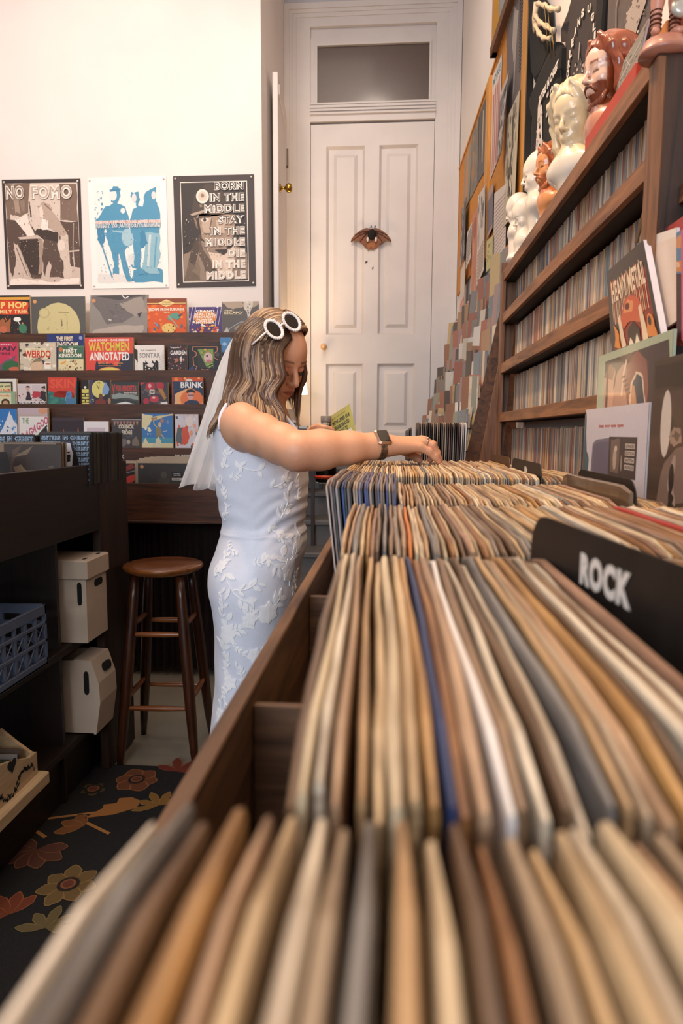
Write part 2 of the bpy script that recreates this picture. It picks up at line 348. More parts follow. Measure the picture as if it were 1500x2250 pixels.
hz = at(628, 345, Y=4.32).z; mb = MB().box(.028, .036, -.02, .02, hz-.05, hz+.05, rot).tube([rot @ Vector((.036, 0, hz-.055)), rot @ Vector((.036, 0, hz+.055))], .006); obj('hinge', mb, mat('dull_steel', '#6b6157', .4, metal=.8), d2, label='dull steel hinge')
# carpet with big flowers
cp = obj('carpet', MB().box(-3.3, -.13, -1.2, at(350, 1690, Z=0).y, 0, .012), mat('black_carpet_pile', '#0d0908', .95, (90, .5), .3), label='dark carpet with large rust and gold flowers beside the bins', cat='carpet')
fm = MB(); cz_ = .0125
def carpet_poly(cx, cy, pts, col, k):
    fm.col = lin(col); fm.add([(cx+a, cy+b, cz_+k*.00012) for a, b in pts], [tuple(range(len(pts)))])
def petal(cx, cy, a, l, w, col, edge, k):
    for s, c, q in ((1, edge, k), (.84, col, k+1)):
        P = [(.12*l*0, 0), (.35*l, w*.42*s), (.7*l, w*.5*s), (.93*l*(.97 if s < 1 else 1), w*.2*s), (l*(.95 if s < 1 else 1), 0), (.93*l*(.97 if s < 1 else 1), -w*.2*s), (.7*l, -w*.5*s), (.35*l, -w*.42*s)]
        carpet_poly(cx, cy, [(x*math.cos(a)-y*math.sin(a), x*math.sin(a)+y*math.cos(a)) for x, y in P], c, q)
def flower(u, v, n, l, w, col, edge, ctr=True, spread=6.283, a0=0.):
    l *= .68; w *= .62
    col, edge = ['#'+''.join('%02x' % int(int(c[i:i+2], 16)*k) for i in (1, 3, 5)) for c, k in ((col, .72), (edge, .72))]
    p = at(u, v, Z=.012)
    for i in range(n): petal(p.x, p.y, a0+spread*i/n, l*(.9+.2*((i*7) % 3)/3), w, col, edge, 2*i)
    if ctr:
        for r, c, q in ((.030, '#1c0f08', 30), (.021, '#7a4826', 31), (.015, '#5a2a16', 32)): carpet_poly(p.x, p.y, [(r*math.cos(t*.524), r*math.sin(t*.524)) for t in range(12)], c, q)
flower(300, 1714, 6, .125, .11, '#8a4a22', '#c07838'); flower(390, 1696, 4, .16, .06, '#8e3418', '#b85a2c', False, 3.2, .3)
flower(80, 1868, 7, .15, .085, '#6b3a22', '#a5653c', False, 4.6, 2.6); flower(150, 1945, 7, .13, .08, '#8a6a36', '#b08a4a'); flower(20, 2010, 5, .14, .06, '#93421e', '#c0703a', False, 3, 1.2)
flower(100, 2040, 5, .12, .05, '#7d6a3c', '#a08a50', False, 4); flower(205, 1735, 5, .07, .05, '#5c4a20', '#7a6428'); flower(185, 1815, 3, .13, .07, '#a0602c', '#c48a44', False, 2.2, 2.2)
flower(350, 1770, 5, .14, .05, '#b07a2c', '#c89a4a', False, 3.5, .8)
for u0, v0, u1, v1 in ((95, 1800, 290, 1775), (180, 1803, 240, 1832), (70, 1820, 100, 1840)):
    a, b = at(u0, v0, Z=.012), at(u1, v1, Z=.012); d = (b-a).normalized(); nn = Vector((-d.y, d.x, 0))*.006; carpet_poly(0, 0, [(a+nn)[:2], (a-nn)[:2], (b-nn)[:2], (b+nn)[:2]], '#9a6a34', 0)
P = [at(u, v, Z=.012)[:2] for u, v in ((185, 1798), (225, 1776), (228, 1768), (256, 1765), (262, 1754), (290, 1752), (310, 1760), (300, 1775), (250, 1790))]; carpet_poly(0, 0, P, '#96602c', 1)
obj('woven_flowers', fm, CLOTHPRINT, cp)
# ------------------------------------------------------------------ blended bodies: distance fields meshed as one skin
class Field:
    def __init__(s, lo, hi, h):
        s.lo = np.array(lo, float); s.h = h; s.n = np.ceil((np.array(hi)-s.lo)/h).astype(int)+1; s.F = np.full(s.n, 9., np.float32)
        s.ax = [s.lo[i]+h*np.arange(s.n[i]) for i in range(3)]
    def block(s, lo, hi):
        a = np.maximum(np.floor((np.array(lo)-s.lo)/s.h).astype(int), 0); b = np.minimum(np.ceil((np.array(hi)-s.lo)/s.h).astype(int)+1, s.n)
        if (b <= a).any(): return None, None
        sl = tuple(slice(i, j) for i, j in zip(a, b)); return sl, np.stack(np.meshgrid(*[s.ax[i][sl[i]] for i in range(3)], indexing='ij'), -1)
    def put(s, lo, hi, fn, k, sub=False):
        sl, P = s.block(np.array(lo)-k*2-s.h*3, np.array(hi)+k*2+s.h*3)
        if sl is None: return s
        d = fn(P).astype(np.float32); f = s.F[sl]
        if sub: d = -d; q = np.clip(.5-.5*(d-f)/max(k, 1e-6)*-1, 0, 1); s.F[sl] = f*(1-q)+d*q+k*q*(1-q)
        else: q = np.clip(.5+.5*(d-f)/max(k, 1e-6), 0, 1); s.F[sl] = d*(1-q)+f*q-k*q*(1-q)
        return s
    def cone(s, a, b, r1, r2, k=.01, sub=False):
        a, b = np.array(a, float), np.array(b, float); ba = b-a; L = max(ba @ ba, 1e-12); R = max(r1, r2)
        def fn(P):
            t = np.clip(((P-a) @ ba)/L, 0, 1); return np.linalg.norm(P-a-t[..., None]*ba, axis=-1)-(r1+(r2-r1)*t)
        return s.put(np.minimum(a, b)-R, np.maximum(a, b)+R, fn, k, sub)
    def ell(s, c, r, k=.01, rot=None, sub=False):
        c, r = np.array(c, float), np.array(r, float); M3 = np.eye(3) if rot is None else np.array(rot); R = r.max()
        def fn(P):
            q = (P-c) @ M3; k0 = np.linalg.norm(q/r, axis=-1); k1 = np.linalg.norm(q/(r*r), axis=-1); return k0*(k0-1)/np.maximum(k1, 1e-9)
        return s.put(c-R, c+R, fn, k, sub)
    def chain(s, pts, rs, k=.008):
        for i in range(len(pts)-1): s.cone(pts[i], pts[i+1], rs[i], rs[i+1], k)
        return s
    def mesh(s):
        F = s.F; ins = F < 0; c = np.zeros(np.array(F.shape)-1, np.uint8)
        for dx in (0, 1):
            for dy in (0, 1):
                for dz in (0, 1): c += ins[dx:F.shape[0]-1+dx, dy:F.shape[1]-1+dy, dz:F.shape[2]-1+dz]
        cell = (c > 0) & (c < 8); idx = -np.ones(c.shape, np.int64); I = np.argwhere(cell); idx[cell] = np.arange(len(I))
        acc = np.zeros((len(I), 3)); cnt = np.zeros(len(I))
        for ax in range(3):
            o = [i for i in range(3) if i != ax]
            for u in (0, 1):
                for v in (0, 1):
                    A = I.copy(); A[:, o[0]] += u; A[:, o[1]] += v; B = A.copy(); B[:, ax] += 1
                    fa, fb = F[tuple(A.T)], F[tuple(B.T)]; m = (fa < 0) != (fb < 0); t = np.where(m, fa/np.where(m, fa-fb, 1), 0)
                    p = A.astype(float); p[:, ax] += t; acc += p*m[:, None]; cnt += m
        V = s.lo+s.h*acc/np.maximum(cnt, 1)[:, None]; Q = []
        for ax in range(3):
            o = [(ax+1) % 3, (ax+2) % 3]; sl0 = [slice(None)]*3; sl1 = [slice(None)]*3; sl0[ax] = slice(0, -1); sl1[ax] = slice(1, None)
            m = ins[tuple(sl0)] != ins[tuple(sl1)]; E = np.argwhere(m); ok = (E[:, o[0]] > 0) & (E[:, o[1]] > 0) & (E[:, o[0]] < F.shape[o[0]]-1) & (E[:, o[1]] < F.shape[o[1]]-1); E = E[ok]
            cs = []
            for u, v in ((1, 1), (0, 1), (0, 0), (1, 0)): G = E.copy(); G[:, o[0]] -= u; G[:, o[1]] -= v; cs.append(idx[tuple(G.T)])
            q = np.stack(cs, 1); fl = ~ins[tuple(E.T)]; q[fl] = q[fl][:, ::-1]; Q.append(q[(q >= 0).all(1)])
        return V, np.concatenate(Q)
def np_mesh(name, V, Q, cols=None, smooth=True, relax=1):
    """mesh from arrays; cols are per-vertex ink colours"""
    V = V.copy()
    for _ in range(relax):
        acc = np.zeros_like(V); n = np.zeros(len(V))
        for i in range(4): a, b = Q[:, i], Q[:, (i+1) % 4]; np.add.at(acc, a, V[b]); np.add.at(n, a, 1); np.add.at(acc, b, V[a]); np.add.at(n, b, 1)
        V = V*.5+.5*acc/np.maximum(n, 1)[:, None]
    me = bpy.data.meshes.new(name); me.from_pydata(V.tolist(), [], Q.tolist()); me.update()
    if smooth: me.shade_smooth()
    if cols is not None: a = me.color_attributes.new('Ink', 'FLOAT_COLOR', 'POINT'); a.data.foreach_set('color', np.concatenate([cols, np.ones((len(V), 1))], 1).astype(np.float32).ravel())
    return me
def head_field(f, T, s=1., male=False):
    """skull, jaw and features of a face looking along local +x; T maps local points to the room"""
    R = np.array(T.to_3x3().normalized()); t = lambda *p: np.array(T @ Vector(p))
    E = lambda c, r, k, sub=False: f.ell(t(*c), [x*s for x in r], k*s, R, sub); C = lambda a, b, r1, r2, k, sub=False: f.cone(t(*a), t(*b), r1*s, r2*s, k*s, sub)
    E((-.012, 0, .035), (.095, .074, .082), .01); E((.03, 0, -.028), (.056, .058, .075), .03); E((.035, 0, -.072), (.048, .046 if not male else .052, .04), .03); E((.045, 0, .03), (.045, .056, .05), .02); E((.068, 0, -.097), (.018, .019, .016), .02)
    for q in (1, -1):
        E((.056, .036*q, -.036), (.026, .022, .026), .02); C((.083, .012*q, .014), (.074, .044*q, .016), .007, .006, .012); E((.098, .032*q, -.003), (.016, .017, .012), .010, True); E((.0735, .031*q, -.004), (.0135, .0165, .0115), .004)
        E((.096, .0105*q, -.042), (.009, .0075, .007), .006); C((.096, .0, -.0645), (.087, .019*q, -.068), .0052, .003, .004); C((.095, .0, -.0745), (.087, .016*q, -.0715), .0062, .0035, .004)
    E((.080, 0, -.068), (.016, .027, .02), .012); C((.086, 0, .010), (.111, 0, -.036), .006, .0098, .009); C((.101, .016, -.0692), (.101, -.016, -.0692), .0016, .0016, .004, True)
    for q in (1, -1): E((.095, .032*q, -.0125), (.02, .015, .0012), .003, True)
    return f
# ------------------------------------------------------------------ long record bin on the right
binr = root('record_bin', (.12, .8, 0), 'long brown wooden record bin full of albums running to the back', 'record bin')
RZ = 1.075; BX0, BX1, BY0, BY1 = -.111, .3585, -.35, 2.42
bw = wood('bin_pine', '#3e2717', '#7a583c', 'Y', .55); bwd = wood('bin_pine_dark', '#2c1a0e', '#553722', 'Y', .6); bwx = wood('bin_divider', '#3c2617', '#6e4e34', 'X', .55)
obj('side_rail', MB().rbox(BX0, BX0+.0122, BY0, BY1, .80, RZ, .0012), bw, binr)
obj('back_board', MB().rbox(.346, BX1, BY0, BY1, .70, 1.074, .001), bwd, binr)
obj('bottom_board', MB().box(BX0+.0122, .346, BY0, BY1, .845, .864), bwd, binr)
obj('rear_cleat', MB().box(.330, .346, .60, 1.30, .955, .984), bwd, binr)
obj('plinth', MB().box(-.03, .34, BY0, BY1, 0, .845), bwd, binr)
RY = [(-.177, .138), (.148, .463), (.481, .796), (.816, 1.131), (1.151, 1.466), (1.486, 1.801)]
for y in (.1432, .4725, .806, 1.141, 1.476, 1.811): obj('divider', MB().rbox(BX0+.0122, .346, y-.0035, y+.0035, .864, 1.064, .001), bwx, binr)
TINTS = [('tan', '#cfab7e'), ('dull brown', '#9a7e62'), ('cream', '#e2d0ae'), ('ochre', '#c4985e'), ('grey', '#a49688'), ('pale tan', '#d9bf96'), ('rosy brown', '#b08c74'), ('off white', '#e8dcc6'), ('dark brown', '#7a6048'), ('greyish tan', '#baa68c'), ('chestnut', '#a07248'), ('slate', '#8a8886'), ('sand', '#d4b88e'), ('biscuit', '#c9a888')]
def tint_run(r, n, k, fixed={}):
    """n random tints of k in which no neighbour pattern comes twice"""
    L = []; seen = set()
    for i in range(n):
        for q in range(60):
            t = 100+i if i in fixed else r.randrange(k)
            if i in fixed or ((i < 2 or (L[-2], L[-1], t) not in seen) and (not L or t != L[-1])): break
        L.append(t)
        if i > 1: seen.add((L[-3], L[-2], t))
    return L
SLEEVES = [h for n, h in TINTS]
def sleeve_mat(h): return rampmat('sleeve_'+h[1:], [h, h], .42, 'Y', .72, .25)
_taken = {}
def between(seq, i, kind, where):
    """what sets this one apart: its colour and its two neighbours' colours"""
    n = seq[i]; l = seq[i-1] if i else None; r = seq[i+1] if i+1 < len(seq) else None
    if l and r: s = f'{n} {kind} between {l} and {r}' if l != r else f'{n} {kind} with {l} on both sides'
    else: s = f'{n} {kind} at the end beside {l or r}'
    return s+' '+where
def dress(o, m):
    o.material_slots[0].link = 'OBJECT'; o.material_slots[0].material = m
def lp_mesh(name, t, seed, w=.315, h=.315, seg=9):
    """a worn sleeve: soft top edge, slightly bowed, corners rubbed round"""
    r = random.Random(seed); mb = MB(); vs = []; ph = r.uniform(0, 6)
    for i in range(seg+1):
        y = -w/2+w*i/seg; bow = .0006*math.sin(ph+i*.8)+r.uniform(-.0003, .0003); dz = r.uniform(-.0007, .0007)
        if i in (0, seg): dz -= .0055; 
        b = h+dz; k = .6 if i in (0, seg) else 1.
        vs += [(-t/2*k, y, 0), (-t/2*k+bow, y, b-.002), (-t*.28*k+bow, y, b-.0004), (t*.28*k+bow, y, b), (t/2*k+bow, y, b-.002), (t/2*k, y, 0)]
    fs = [(a*6+j, a*6+(j+1) % 6, a*6+6+(j+1) % 6, a*6+6+j) for a in range(seg) for j in range(6)]
    fs += [tuple(range(5, -1, -1)), tuple(range(seg*6, seg*6+6))]
    mb.add(vs, fs); return mb.mesh(name, False)
LPM = [lp_mesh('record', t, i) for i, t in enumerate((.0030, .0034, .0037, .0041, .0030, .0034, .0046, .0052))]
for m in LPM: m.materials.append(sleeve_mat(SLEEVES[0]))
blue = mat('deep_blue_card', '#1f3566', .45); white_c = mat('white_card', '#e8e2dc', .5); orange_c = mat('orange_card', '#c97a3c', .5); navy = mat('navy_card', '#232c44', .45); black_c = mat('black_card', '#17140f', .4)
n_lp = 0
def put_lp(mesh, x, y0, ztop, lean, label, grp, m=None, name='record_sleeve', h=.315, yaw=0.):
    """stand one sleeve in the bin so that its top edge is at x, ztop"""
    o = bpy.data.objects.new(name, mesh); COL.objects.link(o)
    a = math.radians(lean); o.rotation_euler = (0, a, yaw); o.location = (x-math.sin(a)*h, y0+.1575, ztop-math.cos(a)*h)
    if m is not None:
        if not o.material_slots: mesh.materials.append(m)
        dress(o, m)
    return tag(o, label, 'record', grp)
stuff = MB()
def fill(row, x0, x1, pitch, zt, lean0, lean1, special={}, yaw0=0., individual=True, where=None, grp=None, jz=.002, jy=.004):
    global n_lp
    x = x0; r = random.Random(row*31+int(abs(x0)*1000)); i = 0; L = []
    while x < x1:
        k = r.randrange(len(LPM)); f = (x-x0)/max(x1-x0, .01)
        L.append((x, k, zt(f)+r.uniform(-jz, jz)-(r.random() < .12)*.003, RY[row][0]+r.uniform(-jy, jy), lean0+(lean1-lean0)*f+r.uniform(-.1, .1), r.uniform(-.004, .004)+yaw0*max(0, 1-(x-x0)/.06)))
        x += pitch(f)*r.uniform(.82, 1.2)
    tt = tint_run(r, len(L), len(TINTS), special); names = [special[i][0] if i in special else TINTS[tt[i]][0] for i in range(len(L))]
    for i, (x, k, z, y, le, yw) in enumerate(L):
        t = tt[i]
        if individual:
            m = mat('card_'+special[i][1][1:], special[i][1], .45) if i in special else sleeve_mat(TINTS[t][1])
            put_lp(LPM[k], x, y, z, le, between(names, i, 'sleeve', where), grp, m, yaw=yw); n_lp += 1
        else:
            a = math.radians(le); mt = Matrix.Translation((x-math.sin(a)*.315, y+.1575, z-math.cos(a)*.315)) @ Euler((0, a, yw)).to_matrix().to_4x4()
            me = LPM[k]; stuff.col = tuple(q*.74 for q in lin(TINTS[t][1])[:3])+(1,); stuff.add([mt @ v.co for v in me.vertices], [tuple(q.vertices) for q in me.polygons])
ZT = 1.1813
fill(0, -.0520, .30, lambda f: .0066-.0019*min(1, f*3), lambda f: ZT+.001, .5, .5, special={0: ('pale cream', '#e6d8c4')}, where='in the closest row', grp='albums in the closest bin row')
fill(1, -.0285, .094, lambda f: .0046, lambda f: ZT, .3, .5, yaw0=.036, special={9: ('navy', '#26365c'), 12: ('white', '#e8e2dc')}, where='in the rock row', grp='albums in the rock row')
fill(1, .136, .328, lambda f: .0042, lambda f: ZT, .5, .4, where='behind the rock divider', grp='albums behind the rock divider')
fill(2, -.0395, .326, lambda f: .0050-.0012*min(1, f*3), lambda f: ZT-.001, .3, .4, yaw0=.024, special={11: ('orange', '#c97a3c'), 70: ('red', '#a8342c')}, where='past the rock row', grp='albums past the rock row')
# fourth row: its first stack stands straight and higher, leaning to the rail
def stack4():
    r = random.Random(5); x = -.0795; L = []
    first = [('mauve grey', '#b9aaa2'), ('dim grey', '#8b7d78'), ('near black', '#3b3536'), ('ash', '#9a8f8c'), ('black', '#2a2624'), ('bright blue', '#28477f'), ('blue black', '#22262f'), ('grey brown', '#6d6460'), ('sooty', '#33302e'), ('beige', '#a39080')]
    more = [('brown', '#7a6a5c'), ('umber', '#4a3d36'), ('sand', '#9a8a7a'), ('violet blue', '#3b4a7a'), ('plum grey', '#5a4f50'), ('straw', '#b3a290'), ('black', '#2b2725'), ('lilac grey', '#6a7090')]
    while x < .006:
        L.append((x, first[len(L)] if len(L) < len(first) else r.choice(more))); x += .0033*r.uniform(.9, 1.15)
    names = [q[1][0] for q in L]
    for i, (x, (n, c)) in enumerate(L):
        z = 1.26-(.0585+.006*(x+.08)/.08)+r.uniform(-.0012, .0012)
        put_lp(LPM[i % 4], x, RY[3][0]+r.uniform(-.003, .003), z, -6+3.2*(x+.08)/.08, between(names, i, 'album', 'in the tall rail end stack'), 'upright albums at the rail end of the middle row', mat('sleeve_'+c[1:], c, .4, coat=.2))
stack4()
fill(3, .010, .262, lambda f: .0047, lambda f: ZT-.0015, .4, .4, where='in the middle bin row', grp='albums in the middle row')
put_lp(lp_mesh('record', .007, 91), .2745, .806, 1.1985, 1, 'taller brown plastic covered album standing proud near the wall', None, mat('brown_plastic_sleeve', '#6b5540', .25, coat=.6))
fill(3, .283, .326, lambda f: .0042, lambda f: ZT-.004, .3, .3, where='between the tall brown album and wall', grp='albums by the wall in the middle row')
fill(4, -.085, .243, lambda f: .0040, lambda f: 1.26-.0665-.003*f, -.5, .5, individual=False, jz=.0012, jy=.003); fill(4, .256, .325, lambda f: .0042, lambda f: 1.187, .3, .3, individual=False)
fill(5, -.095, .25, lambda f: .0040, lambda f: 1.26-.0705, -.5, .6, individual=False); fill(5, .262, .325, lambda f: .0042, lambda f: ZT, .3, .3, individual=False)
obj('record_sleeves', stuff, PRINT, kind='stuff', label='mass of further album sleeves in the two farthest rows of the bin', cat='records')
# black plastic header cards
bp = mat('black_plastic_card', '#211d1a', .42, (40, .25))
def card(name, a, b, zt, h, t, label, r=.03, m=bp, txt=None):
    a, b = Vector((*a, 0)), Vector((*b, 0)); d = (b-a).normalized(); L = (b-a).length; n = Vector((-d.y, d.x, 0))
    P = [(0, -h), (L, -h), (L, -r)]+[(L-r+r*math.cos(q), -r+r*math.sin(q)) for q in [i*math.pi/12 for i in range(7)]]+[(r-r*math.sin(q), -r+r*math.cos(q)) for q in [i*math.pi/12 for i in range(7)]]
    mb = MB().slab([a+d*x+Vector((0, 0, zt+z)) for x, z in P], n*t); o = obj(name, mb, m, label=label, cat='divider card')
    if txt:
        s, x0, w, z0, hh = txt; mb = art([('tb', s, 0, 0, 1, 1, '#efe6da')], a+d*x0+Vector((0, 0, zt+z0)), d*w, Vector((0, 0, hh)), z0=.0021)
        obj('lettering', mb, PRINT, o, label='white letters reading '+s)
    return o
ra, rb = (.0956-.123*(.456-.44), .456), (.0956-.123*(.150-.44), .150)
card('divider_card', ra, rb, 1.2083, .33, -.0016, 'large black divider card with white letters ROCK', .024, txt=('ROCK', .084, .059, -.0290, .0175))
card('divider_card', (.2515, 1.466), (.2475, 1.153), 1.2095, .33, -.0016, 'black divider card with small white 80s by the wall shelf', .03, txt=('80s', .155, .030, -.022, .012))
card('divider_card', (.2535, 1.80), (.2525, 1.50), 1.2085, .33, -.0016, 'plain brown divider card behind the 80s card', .02, m=mat('brown_card', '#5c4028', .5))
card('divider_card', (.297, 1.125), (.293, .84), 1.2045, .33, -.0016, 'low black divider card under the shelf past the brown album', .03)
# taller stack of black edged albums at the far end of the bin
g = 'dark albums standing tall at the far end of the bin'; r = random.Random(3); x0, x1 = at(921, 930, Y=2.05).x, at(1024, 930, Y=2.05).x; n = 24
obj('riser_block', MB().box(-.03, .30, 2.03, 2.40, .864, .985), bwd, binr)
FT = [('umber', '#75604f'), ('sooty', '#54473f'), ('brown', '#8a7462'), ('black', '#3a302b'), ('taupe', '#a08e7c'), ('maroon', '#755650')]
far = [FT[t] for t in tint_run(r, n-3, len(FT))]+[('pale grey', '#cfc4bc'), ('stone grey', '#bdb2ac'), ('white', '#e6e0dc')]
for i in range(n):
    put_lp(LPM[(i*3) % 6], x0+(x1-x0)*i/(n-1), 2.05+r.uniform(-.003, .003), 1.2925+r.uniform(-.001, .001), .4+.4*i/n, between([q[0] for q in far], i, 'album', 'in the tall far stack'), g, mat('far_sleeve_'+far[i][1][1:], far[i][1], .45))
for i in range(4): put_lp(LPM[i], .055-.0042*i, 2.08, 1.277-.003*i, -.5, ['nearest', 'second', 'third', 'outermost'][i]+' of four thin dark albums rail side of the far stack', 'thin albums beside the far stack', mat('far_sleeve_3a2e28', '#3a2e28', .45))
# ------------------------------------------------------------------ wall shelf of compact discs
SX = .363; YN, YF = 1.072, 2.43
shelf = root('disc_shelf', (.40, 1.75, 1.10), 'brown pine wall shelf packed with five rows of disc spines', 'shelf')
bz = [(1.2955-.4, 1.2955-.4)]
lvl = [(-.192, -.1076), (-.651, -.559), (-1.107, -1.018), (-1.50, -1.405)]   # top and bottom edge of each board as slopes from the vanishing point
brd = [(1.26-a*SX, 1.26-b*SX) for a, b in lvl]
WX = lambda y: WALLX(y)-.002
shelf_shadow = wood('shelf_board_shadow', '#120a06', '#26160c', 'Y', .6)  # near-black colour stands for shade under the boards; only the edging stays pine
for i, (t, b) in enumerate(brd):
    mb = MB().slab([(SX+.012, YN-.02, b), (WX(YN-.02), YN-.02, b), (WX(YF), YF, b), (SX+.012, YF, b)], (0, 0, t-b)); obj('shelf_board', mb, shelf_shadow, shelf)
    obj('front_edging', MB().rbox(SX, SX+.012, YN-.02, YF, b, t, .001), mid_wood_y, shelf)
mb = MB().slab([(SX, YN-.02, 1.105), (WX(YN-.02), YN-.02, 1.105), (WX(YF), YF, 1.105), (SX, YF, 1.105)], (0, 0, .045)); obj('shelf_board', mb, mid_wood_y, shelf)
PTOP = at(1440, 130, Y=YN-.01).z
obj('end_panel', MB().box(SX-.002, WX(YN-.02), YN-.024, YN, 1.04, PTOP), dark_wood_z, shelf)
obj('front_post', MB().rbox(SX-.003, SX+.010, YN-.026, YN+.006, 1.105, PTOP-.002, .002), mid_wood_z, shelf)
mb = MB().slab([(at(1040, 1020, Y=YF).x, YF, 1.04), (SX+.01, YF, 1.04), (SX+.06, YF, 1.835), (SX-.003, YF, 1.835), (SX-.003, YF, at(1090, 800, Y=YF).z)], (0, .02, 0)); obj('end_panel', mb, mid_wood_z, shelf)
obj('front_post', MB().rbox(SX-.004, SX+.01, YF-.03, YF, 1.06, 1.80, .002), mid_wood_z, shelf)
CDT = [('buff', '#cdb9a2'), ('grey', '#ab9c8e'), ('brown', '#967258'), ('cream', '#d8c8b0'), ('slate blue', '#86807c'), ('tan', '#bb9470'), ('taupe', '#93837a'), ('gold', '#c4a074'), ('indigo', '#6d6c74'), ('oatmeal', '#c0ac98'), ('brick red', '#a86e58'), ('sand', '#d0b898'), ('sage', '#8a8a80'), ('amber', '#cfa87c'), ('charcoal', '#645850'), ('caramel', '#ac8c70'), ('white', '#dccbb4'), ('dark red', '#905a48'), ('silver', '#a89c90')]
CDC = [h for n, h in CDT]
def cd_mat(h): return rampmat('disc_'+h[1:], [h, h], .3, 'Z', .3, .5, sc=.6)
CDM = []
for i, (t, h) in enumerate(((.0088, .1235), (.0104, .1245), (.0064, .126), (.0050, .1215), (.0104, .1238))):
    me = MB().rbox(0, .038, 0, t-.0006, 0, h, .0007).mesh('disc'); me.materials.append(cd_mat(CDC[0])); CDM.append(me)
levels = [1.151]+[t for t, b in brd[:-1]]; ceil_ = [b for t, b in brd]
cds = MB(); RNAMES = ['bottom', 'second', 'third', 'top']
def cd_row(k, z, y_end=YF-.035, lim=1.96, y0=YN+.034):
    r = random.Random(90+k); y = y0; L = []
    while y < y_end:
        q = r.randrange(5); L.append((y, q, SX+.042+r.uniform(0, .004))); y += (.0088, .0104, .0064, .0050, .0104)[q]+.0001
    tt = tint_run(r, len(L), len(CDT)); names = [CDT[c][0] for c in tt]
    for i, (y, q, x) in enumerate(L):
        c = tt[i]
        if y < lim:
            o = bpy.data.objects.new('disc_case', CDM[q]); COL.objects.link(o); o.location = (x, y, z); tag(o, between(names, i, 'disc spine', f'in the {RNAMES[k]} disc row'), 'disc', f'disc cases in the {RNAMES[k]} shelf row'); dress(o, cd_mat(CDT[c][1]))
        else:
            cds.col = lin(CDT[c][1]); me = CDM[q]; cds.add([v.co+Vector((x, y, z)) for v in me.vertices], [tuple(p.vertices) for p in me.polygons])
cd_row(0, levels[0], y0=1.24, lim=1.72); cd_row(1, levels[1], y0=YN+.11, lim=1.62); cd_row(2, levels[2], lim=1.66); cd_row(3, levels[3], lim=1.66)
obj('disc_cases', cds, PRINT, kind='stuff', label='farther disc cases, spines out, at the far end of the shelf', cat='discs')
ov = obj('box_set', MB().rbox(SX+.020, SX+.08, YN+.034, YN+.104, levels[1], levels[1]+.131, .002), mat('yellow_speckled_print', '#d8cf6e', .35, (70, .3), col2='#b98a3a'), label='thick yellow speckled box set at the near end of a disc row', cat='box set')
# ------------------------------------------------------------------ stepped comic rack on the poster wall
rack = root('comic_rack', (-1.9, 3.5, .8), 'dark walnut wall rack with stepped ledges of comics', 'rack')
RX0, RX1 = -3.2, -.705
LIPS = [(731, 3.56), (813.5, 3.49), (888, 3.42), (984, 3.35), (1062.5, 3.22)]
RYF = [3.575, 3.505, 3.435, 3.365, 3.235]      # where the books of each row stand (front plane)
LZ = [at(330, v, Y=y).z for v, y in LIPS]
for i, ((v, y), z) in enumerate(zip(LIPS, LZ)):
    zb = LZ[i+1]-.09 if i < 4 else at(400, 1150, Y=3.22).z
    obj('ledge_front', MB().rbox(RX0, RX1, y, y+.014, zb, z, .0015), dark_wood, rack)
    obj('ledge_shelf', MB().box(RX0, RX1, y+.014, (3.69 if i == 0 else LIPS[i-1][1]), z-.082, z-.072), dark_wood, rack)
pz = at(400, 1150, Y=3.22).z
obj('bin_edge', MB().rbox(RX0, RX1, 3.205, 3.22, pz, pz+.012, .002), dark_wood, rack)
obj('end_board', MB().slab([(RX1, 3.22, pz), (RX1, 3.69, pz), (RX1, 3.69, LZ[0]-.02), (RX1, 3.56, LZ[0]), (RX1, 3.22, LZ[4])], (.012, 0, 0)), dark_wood_z, rack)
hdr = MB()
for s, x0, x1, v0, v1 in (('ARTWORK', 227, 273, 1008, 999), ('SOUNDTRACK', 384, 440, 1008, 999)):
    a, b = at(x0, v0, Y=3.349), at(x1, v1, Y=3.349); art([('t', s, 0, 0, 1, 1, '#d8d2c8')], a, (b.x-a.x, 0, 0), (0, 0, b.z-a.z), hdr, z0=.0004)
obj('ledge_lettering', hdr, PRINT, rack, label='white letters on the lowest ledge')
paper = mat('cream_page_block', '#d9c7a6', .8, (200, .15))
def comic(x0, x1, ytop, row, base, spec, label, th=.010, dy=0., gloss=False, sk=0., cat='comic book', name='comic_book', body=None, group=None):
    """a book standing on rack row `row`; the art is drawn on the part that shows above the ledge"""
    yf = RYF[row]-dy; a = at(x0, LIPS[row][0], Y=yf); b = at(x1, LIPS[row][0], Y=yf); zt = at((x0+x1)/2, ytop, Y=yf).z; z0 = LZ[row]-.07; zl = LZ[row]+(.0 if dy == 0 else 0)
    h = zt-z0; tl = .03; w = b.x-a.x; f = (zl-z0)/h; skx = sk*w
    o = root(name, (a.x+w/2, yf, z0), label, cat, group)
    M_ = Matrix(((1, 0, skx/h, 0), (0, 1, tl, 0), (0, 0, 1, 0), (0, 0, 0, 1))); M_ = Matrix.Translation((a.x, yf, z0)) @ M_
    obj('page_block', MB().box(0, w, .0006, th, 0, h, M_), body or paper, o)
    sp = [('r', 0, 0, 1, 1, base)]; mb = MB()
    U, V = Vector((w, 0, 0)), Vector((skx, tl*h, h)); O = Vector((a.x, yf, z0))
    art(sp, O, U, V, mb, z0=.0001); art(spec, O+V*f, U, V*(1-f), mb, z0=.0002)
    c = obj('front_cover', mb, GLOSSY if gloss else PRINT, o)
    c.data.materials[0] = GLOSSY if gloss else PRINT
    return o
K = '#171216'; WH = '#efe8e0'
def T(s, x, y, w, h, c): return ('t', s, x, y, w, h, c)
